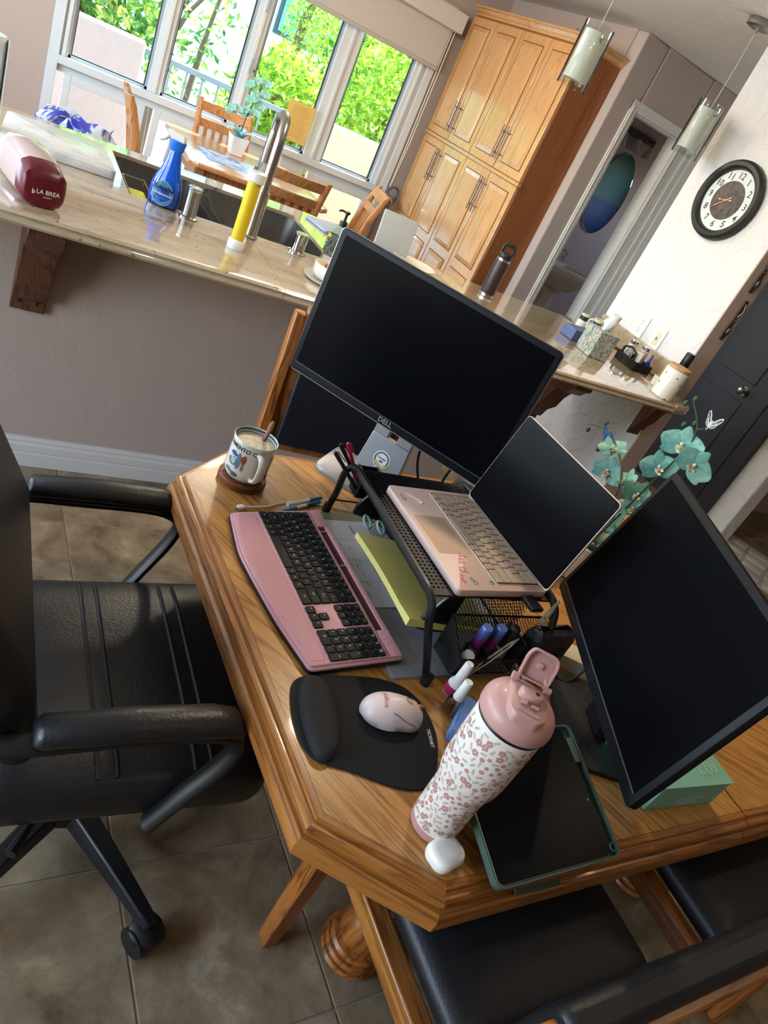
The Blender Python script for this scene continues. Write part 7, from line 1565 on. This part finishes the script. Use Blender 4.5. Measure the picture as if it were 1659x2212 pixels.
b = MB(); b.cyl((4.78,5.64,0.84),(4.78,5.64,0.95),0.012,n=10); b.tube([(4.78,5.64,0.94),(4.78,5.56,0.96),(4.78,5.52,0.93)],0.010,8); b.cyl((4.70,5.64,0.84),(4.70,5.64,0.90),0.016,n=10); b.cyl((4.86,5.64,0.84),(4.86,5.64,0.90),0.016,n=10); obj('tap', b, M_chrome, t, sm=True)
t = thing('toilet', 'white toilet with a raised lid in the dark bathroom', 'toilet', (4.62,4.92,0))
b = MB(); b.loft([[(x,y,z) for x,y in rrect(4.70,4.95,w,d,0.12,5)] for w, d, z in ((0.24,0.28,0.0),(0.22,0.26,0.18),(0.40,0.36,0.38),(0.42,0.38,0.41),(0.30,0.26,0.41),(0.24,0.2,0.32))]); obj('bowl', b, M_cer, t, sm=True)
b = MB(); b.box(4.92,4.76,0.38,5.08,5.14,0.78); obj('tank', b, M_cer, t, bevel=0.02)
t = thing('vanity_light', 'three lamp vanity light above the oval mirror, switched off', 'wall lamp', (5.0,5.70,2.05))
b = MB(); b.box(4.75,5.72,2.03,5.25,5.748,2.09); obj('bar', b, M_pewter, t, bevel=0.004)
for x in (4.82,5.0,5.18):
    b = MB(); b.lathe([(0.022,0.0),(0.05,-0.11),(0.047,-0.11),(0.02,-0.002)],20,(x,5.66,2.03)); obj('glass_shade', b, mat('shade_opal', srgb(190,186,180), 0.4), t, sm=True)
    b = MB(); b.tube([(x,5.72,2.06),(x,5.67,2.07),(x,5.66,2.03)],0.008,8); obj('arm', b, M_pewter, t)
t = thing('hall_picture', 'teal over navy picture inside the bathroom facing the mirror', 'picture', (6.2,4.40,1.5))
b = MB(); b.box(5.75,4.392,1.0,6.55,4.41,1.45); obj('navy_field', b, mat('navy_paint', srgb(20,50,100), 0.6), t)
b = MB(); b.box(5.75,4.392,1.45,6.55,4.41,2.0); obj('teal_field', b, mat('teal_paint', srgb(40,90,90), 0.6), t)
mt = thing('hall_mat', 'pale cobble patterned doormat on the floor past the dark door', 'mat', (4.62,2.2,0))
b = MB(); b.M = TM(4.66,2.18,0.0006,R_(28)); b.rprism(rrect(0,0,0.62,0.85,0.03,3),0,0.010,0.003); obj('base', b, mat('mat_base', srgb(186,180,168), 0.9), mt)
rm = random.Random(8)
for i in range(4):
    for j in range(5):
        b = MB(); b.M = TM(4.66,2.18,0.0106,R_(28)); cx_ = -0.225+0.15*i; cy_ = -0.33+0.165*j; w = 0.136+rm.uniform(-0.01,0.006); h = 0.15+rm.uniform(-0.01,0.006)
        b.rprism(roundp([(cx_-w/2,cy_-h/2),(cx_+w/2,cy_-h/2+rm.uniform(-0.006,0.006)),(cx_+w/2,cy_+h/2),(cx_-w/2,cy_+h/2)],0.03),0,0.007,0.003); obj('cobble', b, plaster('cobble_print', srgb(206,204,196), 0.9, 0.4, 30, 90), mt, sm=True)
